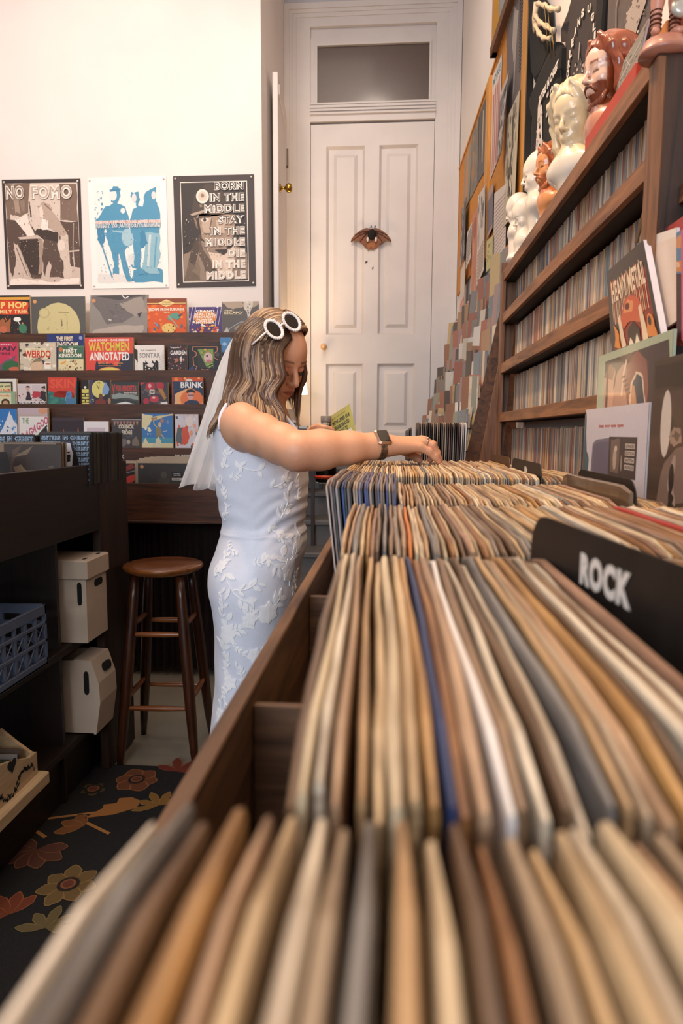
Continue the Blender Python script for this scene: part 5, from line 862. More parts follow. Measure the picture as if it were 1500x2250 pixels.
sp = [('r', 0, 0, 1, 1, '#a9b49a'), ('p', [g(1326, 900), g(1330, 795), g(1470, 745), g(1476, 900)], '#4a3d3c'), ('p', [g(1326, 960), g(1330, 800), g(1425, 790), g(1425, 960)], '#5a4744'), ('w', [g(1325, 930), g(1328, 830), g(1344, 800), g(1352, 815), g(1348, 850), g(1352, 910), g(1350, 960)], '#c79a84', .006), ('w', [g(1327, 830), g(1340, 800), g(1352, 812), g(1346, 835)], '#8f6a54', .004), ('e', *g(1333, 870), .02, .14, '#6a4a48'), ('w', [g(1348, 860), g(1356, 815), g(1376, 800), g(1382, 860), g(1376, 930), g(1345, 940)], '#b08876', .01), ('w', [g(1372, 850), g(1380, 800), g(1400, 770), g(1420, 790), g(1425, 850), g(1421, 900), g(1402, 930), g(1380, 900)], '#8a5a50', .006), ('w', [g(1382, 880), g(1386, 840), g(1398, 816), g(1412, 822), g(1418, 880), g(1412, 940), g(1390, 940)], '#d8c0a8', .004), ('w', [g(1386, 884), g(1390, 845), g(1399, 822), g(1411, 828), g(1416, 890), g(1408, 940), g(1393, 940)], '#3d4450', .004), ('w', [g(1384, 900), g(1390, 845), g(1395, 850), g(1402, 920), g(1398, 940)], '#c0906c', .004), ('l', [g(1366, 870), g(1370, 825), g(1378, 790)], .025, '#d8b8a4'), ('p', [g(1432, 900), g(1434, 800), g(1470, 790), g(1470, 900)], '#46484a')]+[('l', [g(1366+3*k, 830+9*k), g(1374+3*k, 826+9*k)], .008, '#6a4038') for k in range(5)]
upright(GX, (1316, 783), (1480, 723), zb2, sp, 'pale green bordered album with a painted creature, behind the white one', .004, m=mat('pale_green_card', '#a9b49a', .5))
# dark album with a face close to the right edge
fz0 = 1.0; FX = .3265; fa, fb = at(1437, 786, X=FX), at(1560, 770, X=FX); fh = (fa.z+fb.z)/2-fz0
f = lambda u, v: ((at(u, v, X=FX).y-fa.y)/(fb.y-fa.y), (at(u, v, X=FX).z-fz0)/fh)
sp = [('r', 0, 0, 1, 1, '#4a3a30'), ('w', [f(1440, 800), f(1560, 780), f(1560, 860), f(1440, 850)], '#3a2d25', .01), ('w', [f(1440, 870), f(1470, 900), f(1500, 960), f(1500, 860)], '#56443a', .01), ('e', *f(1463, 931), .10, .115, '#cfc4b8'), ('w', [f(1470, 960), f(1482, 938), f(1496, 945), f(1498, 970), f(1484, 980), f(1473, 976)], '#9c8472', .006), ('w', [f(1476, 960), f(1484, 948), f(1494, 955), f(1490, 970)], '#6a5648', .006), ('w', [f(1440, 1110), f(1460, 1010), f(1500, 980), f(1560, 1000), f(1560, 1110)], '#7d685c', .01), ('w', [f(1466, 1060), f(1476, 1010), f(1486, 1000), f(1480, 1060), f(1484, 1110), f(1472, 1110)], '#a89284', .01), ('e', *f(1475, 1052), .05, .05, '#2a211e'), ('w', [f(1468, 1075), f(1480, 1090), f(1474, 1120), f(1468, 1110)], '#2c2420', .006)]
upright(FX, (1437, 786), (1560, 770), fz0, sp, 'dark brown album with a blurred face at the right edge', .004, m=mat('brown_album_card', '#4a3a30', .5))
# ledge with magazines
lg = root('magazine_ledge', (.40, .85, 1.2), 'brown wooden ledge holding magazines above the near albums', 'shelf')
obj('ledge_board', MB().slab([(.354, .42, 1.225), (.354, 1.046, 1.225), (.44, 1.046, 1.225), (.44, .42, 1.225)], (0, 0, .02)), mid_wood_y, lg)
obj('ledge_lip', MB().rbox(.3535, .3565, .42, 1.16, 1.225, 1.262, .0005), mid_wood_y, lg)
b0, b1 = at(1427, 463, X=.40), at(1500, 400, X=.40); obj('upper_board', MB().box(.40, .48, .42, 1.046, 1.585, 1.61), mid_wood_y, lg); obj('back_board', MB().box(.465, .48, .42, 1.046, 1.245, 1.585), dark_wood_z, lg)
def sheet(pts, spec, label, thick, bg, cat='magazine', name='magazine', curve=0.):
    """thin booklet whose four corners (tl tr br bl) are given as picture position and X"""
    TL, TR, BR, BL = (at(u, v, X=x) for u, v, x in pts); bend = lambda a, b: Vector((curve*math.sin(math.pi*b)*a, 0, 0))
    F = lambda a, b: (BL*(1-a)+BR*a)*(1-b)+(TL*(1-a)+TR*a)*b+bend(a, b)
    o = root(name, BL.lerp(BR, .5), label, cat); n = 6; mb = MB(); N = (BR-BL).cross(TL-BL).normalized()
    A = [F(i/n, j/n) for i in range(n+1) for j in range(n+1)]; B = [p-N*thick for p in A]; q = lambda i, j: i*(n+1)+j
    mb.add(A+B, [(q(i, j), q(i+1, j), q(i+1, j+1), q(i, j+1)) for i in range(n) for j in range(n)]+[tuple(k+49 for k in (q(i, j), q(i, j+1), q(i+1, j+1), q(i+1, j))) for i in range(n) for j in range(n)]+[(q(i, 0), q(i, 0)+49, q(i+1, 0)+49, q(i+1, 0)) for i in range(n)]+[(q(n, j), q(n, j)+49, q(n, j+1)+49, q(n, j+1)) for j in range(n)]+[(q(i, n), q(i+1, n), q(i+1, n)+49, q(i, n)+49) for i in range(n)]+[(q(0, j), q(0, j+1), q(0, j+1)+49, q(0, j)+49) for j in range(n)])
    obj('page_block', mb, mat('white_page_block', '#cfc8cc', .7), o)
    obj('front_cover', art([('r', 0, 0, 1, 1, bg)]+spec, BL, BR-BL, TL-BL, z0=.0005, fn=F), GLOSSY, o)
    return o
hm = [('r', .08, .0, .94, .84, '#8a3020')]+[('l', [(.1+.035*k, .84-.02*(k % 3)), (.11+.034*k, .3)], .014, ['#d8a878', '#e0c0a0', '#c85a34', '#e8cdb0'][k % 4]) for k in range(24)]+[('t', 'HEAVY METAL', .12, .56, .8, .25, '#f0d6b8')]+[('w', [(.1, .02), (.12, .3), (.2, .2), (.22, .0)], '#d88a34', .02), ('w', [(.28, .3), (.4, .5), (.55, .54), (.72, .46), (.8, .3), (.7, .2), (.5, .26), (.34, .2)], '#c85a34', .01), ('w', [(.36, .38), (.5, .5), (.62, .44), (.58, .36)], '#e09058', .01), ('e', .47, .43, .05, .04, '#5a2018'), ('w', [(.26, 0), (.22, .36), (.28, .38), (.34, .1), (.36, 0)], '#e8d0b0', .006), ('w', [(.7, 0), (.7, .36), (.76, .38), (.8, .08), (.8, 0)], '#e8d0b0', .006), ('w', [(.4, 0), (.42, .16), (.55, .24), (.66, .14), (.66, 0)], '#2a1a16', .01), ('w', [(.42, 0), (.46, .08), (.52, 0)], '#f0e0c8', .004), ('w', [(.54, 0), (.6, .1), (.64, 0)], '#f0e0c8', .004), ('w', [(.8, .02), (.82, .22), (.9, .26), (.94, .1), (.95, 0)], '#d8843a', .02), ('e', .87, .17, .03, .05, '#2a1a16')]
sheet([(1333, 598, .3575), (1413, 527, .3555), (1452, 735, .3565), (1344, 772, .3580)], hm, 'magazine with dripping red letters HEAVY METAL and a tusked monster', .009, '#3a302c')
sheet([(1424, 521, .372), (1486, 500, .372), (1494, 700, .372), (1455, 727, .372)], [('r', 0, .9, 1, 1, '#e8ddd2')], 'blank cream sheet standing behind the monster magazine', .004, '#e2cfc0')
sheet([(1436, 520, .385), (1520, 462, .385), (1520, 760, .385), (1440, 760, .385)], [('r', 0, 0, 1, .86, '#8a2c24')], 'red edged magazine behind the cream sheet', .004, '#a8403a')
sheet([(1486, 512, .36), (1540, 480, .36), (1540, 790, .36), (1487, 735, .36)], [('r', 0, .45, .4, 1, '#5a7a9a'), ('e', .15, .9, .2, .06, '#c88a5a'), ('r', 0, .62, .3, .72, '#c8803c'), T('DOA', .02, .66, .12, .05, '#efe0d0'), ('r', 0, 0, .22, .6, '#3a1016'), ('r', .22, 0, .5, 1, '#c85a78')], 'dark red and pink comic cut by the right edge', .004, '#6a2a3a')
obj('cord', MB().tube([at(1505, 115, X=.424), at(1452, 325, X=.3975), at(1397, 533, X=.3705)], .003, 6), mat('tan_cord', '#8a6a4a', .7), smooth=True, label='thin tan rod slanting across the dark shelf end', cat='rod')
# ------------------------------------------------------------------ right wall: boards, posters, shirts
def wslab(name, pts, m, off, th, parent=None, **k):        # flat thing on the right wall outlined by picture positions
    P = [atw(u, v, off) for u, v in pts]; return obj(name, MB().slab(P, (th, 0, 0)), m, parent, **k)
def wposter(pts, spec, label, off=.012, bg='#e4d8cc', curl=0., cat='poster', m=None, name='poster'):
    TL, TR, BR, BL = (atw(u, v, off) for u, v in pts)
    F = lambda a, b: (BL*(1-a)+BR*a)*(1-b)+(TL*(1-a)+TR*a)*b+Vector((-curl*(1-b)*(a*.6+.4), 0, 0))
    o = root(name, BL.lerp(BR, .5), label, cat)
    mb = MB(); n = 3; A = [F(i/n, j/n) for i in range(n+1) for j in range(n+1)]; q = lambda i, j: i*(n+1)+j; B = [p+Vector((.001, 0, 0)) for p in A]
    mb.add(A+B, [(q(i, j), q(i+1, j), q(i+1, j+1), q(i, j+1)) for i in range(n) for j in range(n)]+[tuple(x+16 for x in (q(i, j), q(i, j+1), q(i+1, j+1), q(i+1, j))) for i in range(n) for j in range(n)])
    obj('paper_sheet', mb, mat('sheet_'+bg[1:], bg, .65), o)
    if spec: obj('print', art([('r', 0, 0, 1, 1, bg)]+spec, BL, BR-BL, TL-BL, z0=.0006, fn=F), m or PRINT, o)
    return o
top = lambda u: 280-(u-1040)*3.2
cork = mat('orange_cork', '#d08a3a', .8, (60, .12)); ply = wood('yellow_wood_strip', '#c07a28', '#e8a850', 'Z', .5)
cb = root('pin_board', atw(1080, 500), 'tall orange cork board crowded with prints on the right wall', 'board')
zt, zb_ = atw(1075, 180, .01).z, atw(1060, 560, .01).z; ya, yb = atw(1148, 200).y, atw(1012, 420).y
obj('cork_panel', MB().slab([(WALLX(ya)-.002, ya, zb_), (WALLX(ya)-.002, ya, zt), (WALLX(yb)-.002, yb, zt), (WALLX(yb)-.002, yb, zb_)], (-.008, 0, 0)), cork, cb)
for (u0, u1, v0, v1, uu0, uu1) in ((1151, 1162, -40, 480, 1133, 1141), (1069, 1075, 185, 560, 1065, 1069)):
    P = [atw(u0, v0, .022), atw(u1, v0, .022), atw(uu1, v1, .022), atw(uu0, v1, .022)]; z0, z1 = P[2].z, P[0].z; a, b = P[0].y, P[1].y
    obj('frame_strip', MB().slab([(WALLX(a)-.003, a, z0), (WALLX(a)-.003, a, z1), (WALLX(b)-.003, b, z1), (WALLX(b)-.003, b, z0)], (-.02, 0, 0)), ply, cb)
    if u0 > 1100: obj('black_edge', MB().slab([(WALLX(b)-.003, b-.001, z0), (WALLX(b)-.003, b-.001, z1), (WALLX(b)-.003, b-.016, z1), (WALLX(b)-.003, b-.016, z0)], (-.018, 0, 0)), black_c, cb)
a, b = atw(1128, 1, .02), atw(1014, 415, .02); obj('top_strip', MB().slab([(WALLX(yb)-.002, yb, zt), (WALLX(ya)-.002, ya, zt), (WALLX(ya)-.002, ya, zt+.012), (WALLX(yb)-.002, yb, zt+.012)], (-.014, 0, 0)), ply, cb)
G = ['#8a8078', '#6a625c', '#c9bcb0', '#d8a890', '#b06a54', '#4a4644', '#e4d8cc', '#9aa0a0', '#c98a5c']
wposter([(1082, 168), (1103, 118), (1096, 345), (1077, 396)], [('r', 0, .84, 1, 1, '#e8ddd2'), T('MYKE', .08, .87, .84, .08, '#6a9098')]+[('w', [(.15+.2*k, .02), (.12+.2*k, .8), (.26+.2*k, .8), (.28+.2*k, .02)], '#c07a70', .04) for k in range(4)], 'white print with reddish figures and teal heading', bg='#e2cdc0')
wposter([(1098, 210), (1118, 155), (1113, 332), (1095, 362)], [('r', 0, 0, 1, .9, '#7a7270'), ('n', .1, .1, .9, .85, 20, .08, ['#8f8784', '#6a6462', '#a39b98'], 2), T('X', .55, .8, .3, .1, '#3a3432')], 'curling grey paper print', .03, bg='#c4bab0', curl=.02)
wposter([(1113, 45), (1151, -40), (1147, 262), (1113, 340)], [('w', [(.45, 1), (.75, .9), (.55, .45), (.4, .3), (.5, .55), (.35, .7)], '#b0a498', .03)]+[('r', .78, .4+.03*k, .97, .415+.03*k, '#141212') for k in range(20)], 'tall grey poster with a pale jagged burst and comb of black bars', .014, bg='#6d6462')
wposter([(1113, 262), (1142, 196), (1139, 470), (1109, 500)], [('n', .1, .5, .9, .95, 30, .06, ['#e4d8c0', '#b0a288', '#8a7c66'], 4), ('l', [(.55, .9), (.6, .6), (.4, .4), (.55, .05)], .1, '#5a4a3c'), ('n', .3, .05, .7, .5, 30, .05, ['#6a5a48', '#d8ccb4', '#4a4034'], 6)], 'cream print with a dark winding stalk', .026, bg='#cfc0a4', curl=.015)
wposter([(1053, 252), (1069, 208), (1067, 372), (1050, 402)], [('l', [(.6, .9), (.5, .2)], .1, '#c9b890'), ('l', [(.3, .95), (.28, .3)], .06, '#2a2826')], 'dark grey print near the board top', bg='#5c5856')
wposter([(1036, 300), (1052, 255), (1049, 405), (1032, 440)], [('w', [(.1, .1), (.2, .8), (.4, .9), (.5, .3)], '#b07a48', .04), ('n', 0, 0, 1, 1, 14, .1, ['#8a9088', '#6d7068', '#a88a60'], 2)], 'muddy green and brown print', bg='#7d7468')
wposter([(1022, 350), (1036, 305), (1031, 440), (1017, 470)], [('w', [(.3, 0), (.3, 1), (.6, 1), (.6, 0)], '#c88a50', .03)], 'brown striped print at the far end of the board', bg='#8f8a7e')
wposter([(1050, 432), (1066, 405), (1063, 592), (1046, 632)], [('n', .1, .4, .9, .95, 16, .12, ['#7a7470', '#b8aea4', '#5a5450'], 5)]+[('l', [(.1, .05+.04*k), (.9, .08+.04*k)], .012, '#a06a5a') for k in range(8)], 'white flyer with a grey photograph and red lines', .03, bg='#ded2c4')
wposter([(1038, 475), (1050, 450), (1046, 640), (1034, 668)], [('e', .5, .8, .3, .12, '#a85a48'), ('n', .1, .05, .9, .6, 12, .1, ['#c97a5c', '#d89a78'], 3)], 'long salmon pink flyer', .03, bg='#c98468')
wposter([(1026, 512), (1037, 488), (1034, 566), (1023, 592)], [('l', [(.1, .1+.1*k), (.9, .22+.1*k)], .045, '#2a2624') for k in range(8)], 'zebra striped slip of paper', .032, bg='#d8d0c8')
wposter([(1014, 460), (1024, 432), (1020, 560), (1010, 592)], [('n', 0, 0, 1, 1, 30, .1, ['#3a3838', '#8a8c90', '#b0b0b0'], 3)], 'black and white speckled flyer at the far end', .03, bg='#5a5a5c')
wposter([(1086, 425), (1113, 402), (1110, 545), (1083, 580)], [('l', [(.05, .05+.055*k), (.95, .09+.055*k)], .014, '#b08a80') for k in range(15)], 'white flyer printed with fine red writing', .03, bg='#e8dacc')
wposter([(1069, 530), (1083, 516), (1082, 582), (1068, 598)], [('n', .2, .3, .8, .8, 10, .08, ['#a89a5c', '#8a7c48'], 3)], 'small pale yellow note', .035, bg='#d4c98c')
wposter([(1071, 425), (1084, 400), (1082, 500), (1070, 525)], [('r', 0, .1, 1, .8, '#75707c')], 'mauve grey print by the yellow strip', .02, bg='#b09a8c')
wposter([(1096, 560), (1118, 535), (1114, 590), (1094, 612)], [('w', [(.1, .1), (.5, .9), (.9, .3)], '#6d6a70', .03)], 'orange flyer under the cream print', .03, bg='#c07a4c')
wposter([(1012, 596), (1022, 570), (1019, 700), (1009, 722)], [('r', .1, .2, .9, .4, '#c84a38'), T('NO', .2, .22, .6, .15, '#e8ddd0')], 'narrow white leaflet with a red block', .03, bg='#d8cfc4')
# gilt framed picture high on the wall
pf = root('picture', atw(1100, 60, .02), 'gilt framed picture hanging high at the top edge', 'picture'); gold = mat('gilt_frame', '#c98f3a', .35, metal=.3)
y0, y1, z0 = atw(1089, 60, .02).y, atw(1170, 0, .02).y, atw(1090, 103, .03).z
FR = lambda y, z, d: Vector((WALLX(y)-.002-d, y, z))
obj('frame', MB().slab([FR(y0, z0, 0), FR(y0, z0+1, 0), FR(y0-.045, z0+1, 0), FR(y0-.045, z0, 0)], (-.035, 0, 0)), gold, pf); obj('bottom_moulding', MB().slab([FR(y0, z0, 0), FR(y0, z0+.04, 0), FR(y1, z0+.04, 0), FR(y1, z0, 0)], (-.04, 0, 0)), wood('picture_walnut', '#5a3418', '#8a5a30', 'Y'), pf)
obj('canvas', MB().slab([FR(y0-.045, z0+.04, .01), FR(y0-.045, z0+1, .01), FR(y1, z0+1, .01), FR(y1, z0+.04, .01)], (-.004, 0, 0)), mat('faded_blue_canvas', '#8a9094', .7, (6, .2)), pf)
# shirts
blk = mat('black_jersey', '#131112', .95, (60, .2)); chr_ = mat('charcoal_jersey', '#3b3434', .95, (60, .15)); gry = mat('grey_jersey', '#5d5451', .95, (60, .12))
def shirt(pts, m, label, off=.012, spec=None, area=None, th=.012, cat='shirt'):
    P = [atw(u, v, off) for u, v in pts]; c = sum(P, Vector())/len(P); o = root('shirt', c, label, cat)
    mb = MB().slab(P, (th, 0, 0)); b = [p.lerp(c, .12)+Vector((-.006, 0, 0)) for p in P]; k = len(P); mb.add(P+b, [(i, (i+1) % k, k+(i+1) % k, k+i) for i in range(k)]+[tuple(range(k, 2*k))])
    obj('cloth', mb, m, o)
    if spec:
        TL, TR, BR, BL = (atw(u, v, off+.008) for u, v in area); F = lambda a, b: (BL*(1-a)+BR*a)*(1-b)+(TL*(1-a)+TR*a)*b
        obj('print', art(spec, BL, BR-BL, TL-BL, z0=.0006, fn=F), CLOTHPRINT, o)
    return o
shirt([(1162, -10), (1180, -20), (1205, 20), (1208, 120), (1200, 145), (1190, 165), (1176, 183), (1168, 160), (1164, 60)], blk, 'plain black garment hanging beside the yellow strip', .02)
sp = [('w', [(.05, .02), (.02, .5), (.1, .85), (.2, .9), (.28, .7), (.3, .4), (.22, .1)], '#cfc6c0', .03), ('n', .02, .0, .34, .7, 30, .035, ['#1a1818', '#e8e0da', '#8f8884'], 3), ('n', .5, .45, .85, .85, 22, .045, ['#d8cfc8', '#c0b8b2'], 4)]
o = shirt([(1219, 92), (1227, 96), (1234, 106), (1232, 230), (1228, 318), (1206, 345), (1188, 372), (1168, 440), (1165, 420), (1168, 330), (1170, 258), (1161, 222), (1172, 194), (1190, 150)], blk, 'small black top lettered SISTERS IN CHRIST above a white nun', .03, sp, [(1178, 215), (1232, 140), (1230, 315), (1176, 380)])
a, b = atw(1184, 232, .042), atw(1227, 148, .042); up = atw(1184, 214, .042)-a; obj('lettering', art([('tb', 'SISTERS IN CHRIST', 0, 0, 1, 1, '#e4deda')], a, b-a, up, z0=.0008), CLOTHPRINT, o)
sp = [('w', [(.3, .0), (.28, .25), (.34, .4), (.42, .55), (.46, .62), (.5, .5), (.6, .35), (.66, .2), (.7, .0)], '#4a4444', .02), ('n', .3, .02, .7, .5, 50, .022, ['#d8d0ca', '#9a928e', '#1c1a1a', '#c0b8b2'], 5), ('l', [(.46, .5), (.47, .66)], .02, '#b8b0aa'), ('l', [(.1, .02), (.14, .14), (.08, .2), (.13, .28)], .02, '#c8c0ba')]
for ch, x, y, s in [('O', .10, .44, 1), ('R', .13, .52, 1), ('L', .17, .60, 1), ('E', .22, .685, 1), ('A', .30, .76, 1), ('N', .39, .82, 1), ('S', .49, .87, 1), ('U', .66, .86, 1), ('G', .76, .75, 1), ('L', .82, .64, 1), ('I', .86, .55, 1), ('E', .87, .45, 1), ('S', .87, .36, 1), ('A', .84, .12, .8), ('O', .84, .0, .8)]: sp.append(('tb', ch, x, y, .075*s, .075*s, '#e0d8d0'))
shirt([(1262, -30), (1248, 25), (1233, 62), (1234, 92), (1246, 88), (1243, 120), (1240, 230), (1236, 330), (1290, 260), (1312, 150), (1316, 100), (1322, 60), (1330, -30)], chr_, 'charcoal shirt with white lettering ORLEANS around a tower drawing', .012, sp, [(1243, 40), (1325, -30), (1312, 200), (1236, 290)])
shirt([(1316, -30), (1334, -30), (1326, 70), (1312, 120), (1314, 60)], blk, 'black edge of a garment beside the charcoal shirt', .02)
sp = [('w', [(.45, .1), (.5, .5), (.6, .7), (.7, .9), (.9, 1), (.95, .6), (.8, .3), (.7, .05)], '#a89c94', .04), ('n', .45, .05, .95, .95, 30, .03, ['#cfc4bc', '#6a5f5c', '#8f847e'], 4), ('l', [(.22, .2), (.2, .7), (.26, .95)], .02, '#8a807a')]
shirt([(1338, -30), (1440, -60), (1430, 60), (1400, 100), (1370, 130), (1340, 150), (1334, 110)], gry, 'grey shirt with pale line drawing behind the bearded head', .012, sp, [(1340, -20), (1432, -50), (1420, 70), (1336, 130)])
# bony hand with chains
bh = root('skeleton_hand', atw(1195, 45, .06), 'pale jointed bone hand hung with thin chains', 'ornament'); bone = mat('old_bone', '#d8c4a4', .5, (40, .1)); mb = MB()
for pts in (((1182, 8), (1196, 12), (1210, 20), (1226, 20)), ((1176, 36), (1186, 50), (1200, 58), (1216, 68)), ((1176, 56), (1184, 74), (1194, 84), (1210, 84))):
    P = [atw(u, v, .05) for u, v in pts]
    for a, b in zip(P, P[1:]): n = 6; mb.tube([a.lerp(b, i/n) for i in range(n+1)], [.0085, .0065, .0052, .005, .0055, .007, .0085], 8)
obj('finger_bones', mb, bone, bh, True); mb = MB().tube([atw(1178, 4, .045), atw(1174, 40, .045), atw(1176, 70, .045)], .008, 8); obj('palm_bones', mb, bone, bh, True)
mb = MB()
for u, v, w in ((1196, 12, 120), (1203, 18, 128), (1212, 60, 122)): mb.tube([atw(u, v, .06), atw(u+4, v+50, .055), atw(u+7, w, .05)], .0011, 5)
obj('chain', mb, mat('dull_brass_chain', '#8a7448', .35, metal=.9), bh, True)
# ------------------------------------------------------------------ small busts along the shelf top
STOP = brd[3][0]
def bust(u, vtop, X_, hgt, yaw, pitch, label, col, hair=None, beard=None, veil=False, cloak=None, hs=.48, coat=.4):
    """small glazed bust standing on the shelf; hs scales the head"""
    Y = at(u, vtop, X=X_).y; zt = at(u, vtop, X=X_).z; base = Vector((X_, Y, STOP)); o = root('bust', base, label, 'figurine')
    hc = Vector((X_, Y, zt-.125*hs)); Tm = Matrix.Translation(hc) @ Euler((0, math.radians(pitch), math.radians(yaw)), 'XYZ').to_matrix().to_4x4()
    Rz = Matrix.Rotation(math.radians(yaw), 4, 'Z'); Tm = Matrix.Translation(hc) @ Rz @ Matrix.Rotation(math.radians(pitch), 4, 'Y') @ Matrix.Scale(hs, 4)
    q = .16*hs+.03; lo = (X_-q-.02, Y-q-.02, STOP-.006); hi = (X_+q+.02, Y+q+.02, zt+.02); f = Field(lo, hi, .0034 if hs > .4 else .003)
    head_field(f, Tm, hs); n0 = Tm @ Vector((-.02, 0, -.05)); sh = Vector((X_, Y, max(STOP+.02, zt-.30*hs)))
    f.cone(n0, sh, .05*hs, .048*hs, .02*hs); R = np.array(Rz.to_3x3())
    f.ell(sh+Vector((0, 0, -.01)), (.075*hs, .115*hs, .07*hs), .03*hs, R); f.ell((X_, Y, STOP+.012), (.030, .034, .012), .02, R)
    f.cone(sh, (X_, Y, STOP+.014), .07*hs, .024, .03*hs)
    g_ = lambda *p: Tm @ Vector(p)
    if veil:
        f.ell(g_(-.025, 0, .035), [.105*hs, .09*hs, .10*hs], .012*hs, np.array(Tm.to_3x3().normalized()))
        for s_ in (1, -1): f.cone(g_(-.01, .075*s_, .03), g_(-.03, .10*s_, -.17), .022*hs, .04*hs, .03*hs)
        f.cone(g_(-.07, 0, 0), g_(-.06, 0, -.18), .06*hs, .08*hs, .03*hs)
    V, Q = f.mesh(); inv = np.array(Tm.inverted()); L = (np.c_[V, np.ones(len(V))] @ inv.T)[:, :3]
    c = np.tile(np.array(lin(col)[:3]), (len(V), 1))
    if hair:
        h_ = np.array(lin(hair)[:3]); top_ = (L[:, 2] > .055+.25*np.maximum(L[:, 0]-.02, -.2)-.9*np.minimum(np.abs(L[:, 1])-.05, 0)*0) & (L[:, 0] < .085); side = (np.abs(L[:, 1]) > .052) & (L[:, 0] < .055) & (L[:, 2] > -.16); back = (L[:, 0] < -.0); c[(top_ | side | back) & (L[:, 2] > -.17)] = h_
        if beard: br = (L[:, 2] < -.05) & (L[:, 2] > -.15) & (L[:, 0] > .02) & ~((np.abs(L[:, 2]+.0695) < .009) & (np.abs(L[:, 1]) < .017) & (L[:, 0] > .085)) & ((L[:, 2] < -.084) | (np.abs(L[:, 1]) > .026) | (np.abs(L[:, 2]+.057) < .007)); c[br] = np.array(lin(beard)[:3])
    if cloak: c[V[:, 2] < sh.z+.02*hs] = np.array(lin(cloak)[:3])
    dark = (np.abs(L[:, 2]+.0125) < .003) & (np.abs(np.abs(L[:, 1])-.032) < .013) & (L[:, 0] > .065)
    if hair: c[dark] = np.array(lin('#5a3020')[:3]); brow = (np.abs(L[:, 2]-.018) < .004) & (np.abs(np.abs(L[:, 1])-.03) < .016) & (L[:, 0] > .065); c[brow] = np.array(lin(hair)[:3])
    me = np_mesh('bust_body', V, Q, c); obj('bust_body', me, printmat('glazed_ceramic', .28, coat), o)
    hm_ = hair or col
    if not veil:
        fh = Field(lo, hi, .0032); Rh = np.array(Tm.to_3x3().normalized())
        fh.ell(g_(-.018, 0, .042), [.104*hs, .084*hs, .090*hs], .004, Rh)
        for s_ in (1, -1):
            for k in range(3): fh.chain([g_(.055-.05*k, .03*s_, .108-.02*k), g_(.040-.05*k, .072*s_, .055), g_(.022-.042*k, .084*s_, -.02), g_(.024-.04*k, .082*s_, -.085), g_(.01-.03*k, .085*s_, -.15)], [.012*hs, .017*hs, .018*hs, .019*hs, .012*hs], .006*hs)
        fh.cone(g_(-.07, 0, .02), g_(-.055, 0, -.15), .06*hs, .05*hs, .02*hs); fh.ell(g_(.098, 0, -.01), [.075*hs, .057*hs, .088*hs], .006*hs, Rh, True)
        Vh, Qh = fh.mesh(); Lh = (np.c_[Vh, np.ones(len(Vh))] @ inv.T)[:, :3]; wv = np.sin(Lh[:, 1]*210+Lh[:, 2]*90+2*np.sin(Lh[:, 2]*40))*.5+.5; ch = np.array(lin(hm_)[:3])*(.82+.3*wv[:, None]) if hair else np.tile(np.array(lin(col)[:3]), (len(Vh), 1))
        me = np_mesh('bust_hair', Vh+(Vh-np.array(hc))*(.045*wv[:, None]), Qh, np.clip(ch, 0, 1)); obj('bust_hair', me, printmat('glazed_ceramic', .28, coat), o)
    if beard:
        mb = MB()
        for k in range(7): y = (k-3)*.013; mb.tube([g_(.06-.2*abs(y), y*1.3, -.085), g_(.075-.2*abs(y), y, -.112), g_(.066, y*.5, -.14)], [.008*hs, .012*hs, .004*hs], 6)
        for s_ in (1, -1): mb.tube([g_(.100, .004*s_, -.054), g_(.094, .02*s_, -.06), g_(.082, .03*s_, -.08)], [.005*hs, .006*hs, .004*hs], 6)
        obj('beard', mb, mat('glaze_'+beard[1:], beard, .3, coat=.5), o, True)
    return o
bust(1345, 76, .405, .21, 196, 6, 'ceramic head of a bearded man with long red brown hair', '#e0b8a0', '#8a4020', '#7a3a1c', cloak='#c88a6c', hs=.52)
bust(1270, 177, .405, .24, 222, 18, 'large pearly white bust of a woman with wavy hair', '#e4cfa8', None, cloak='#e8dcc8', hs=.60)
bust(1216, 314, .405, .2, 192, 6, 'small ceramic bearded head with an orange brown face', '#d8935c', '#a85a28', '#b8683a', hs=.46)
bust(1186, 333, .40, .24, 172, 12, 'white veiled woman figurine with bowed head', '#ecdfcc', veil=True, cloak='#e8dcca', hs=.46)
bust(1154, 436, .40, .2, 190, 25, 'small white veiled figurine with a framed face, right of a pair', '#eee2d0', veil=True, hs=.40)
bust(1137, 428, .385, .2, 160, 20, 'small white veiled figurine at the far end of the shelf', '#ece0d0', veil=True, hs=.36)
# scalloped white piece, red book, plastic sleeve, figure with sandals
p = at(1303, 232, X=.388); obj('scalloped_shell', MB().lathe([(.004, 0), (.018, .004), (.03, .014), (.034, .024), (.030, .024), (.016, .008), (0, .006)], p, 18, Matrix.Rotation(math.radians(60), 3, 'Y')), mat('white_glaze', '#ece2d2', .3, coat=.5), smooth=True, label='round scalloped white dish beside the pearly bust', cat='ornament')
obj('book', MB().rbox(.366, .386, 1.16, 1.44, STOP+.0005, STOP+.028, .002), mat('red_book_cloth', '#b83a20', .5), label='thin red book lying along the shelf lip', cat='book')
obj('book', MB().rbox(.388, .420, 1.10, 1.22, STOP+.0005, STOP+.055, .002), mat('orange_book_cloth', '#c8803a', .5), label='small orange and white book by the bearded head', cat='book')
pl_ = [(1371, 134, .372), (1424, 41, .377), (1400, 150, .372), (1354, 200, .368)]
sheet(pl_, [('n', 0, 0, 1, 1, 40, .05, ['#a0988c', '#7d756a', '#c0b8a8', '#8f877c'], 3), ('l', [(.1, .2), (.5, .5), (.9, .6)], .02, '#d8d2c8'), ('l', [(.2, .8), (.6, .3)], .015, '#d0c8be')], 'crinkled glossy sleeve leaning at the near end of the shelf top', .003, '#918a7e', cat='sleeve', name='plastic_sleeve')
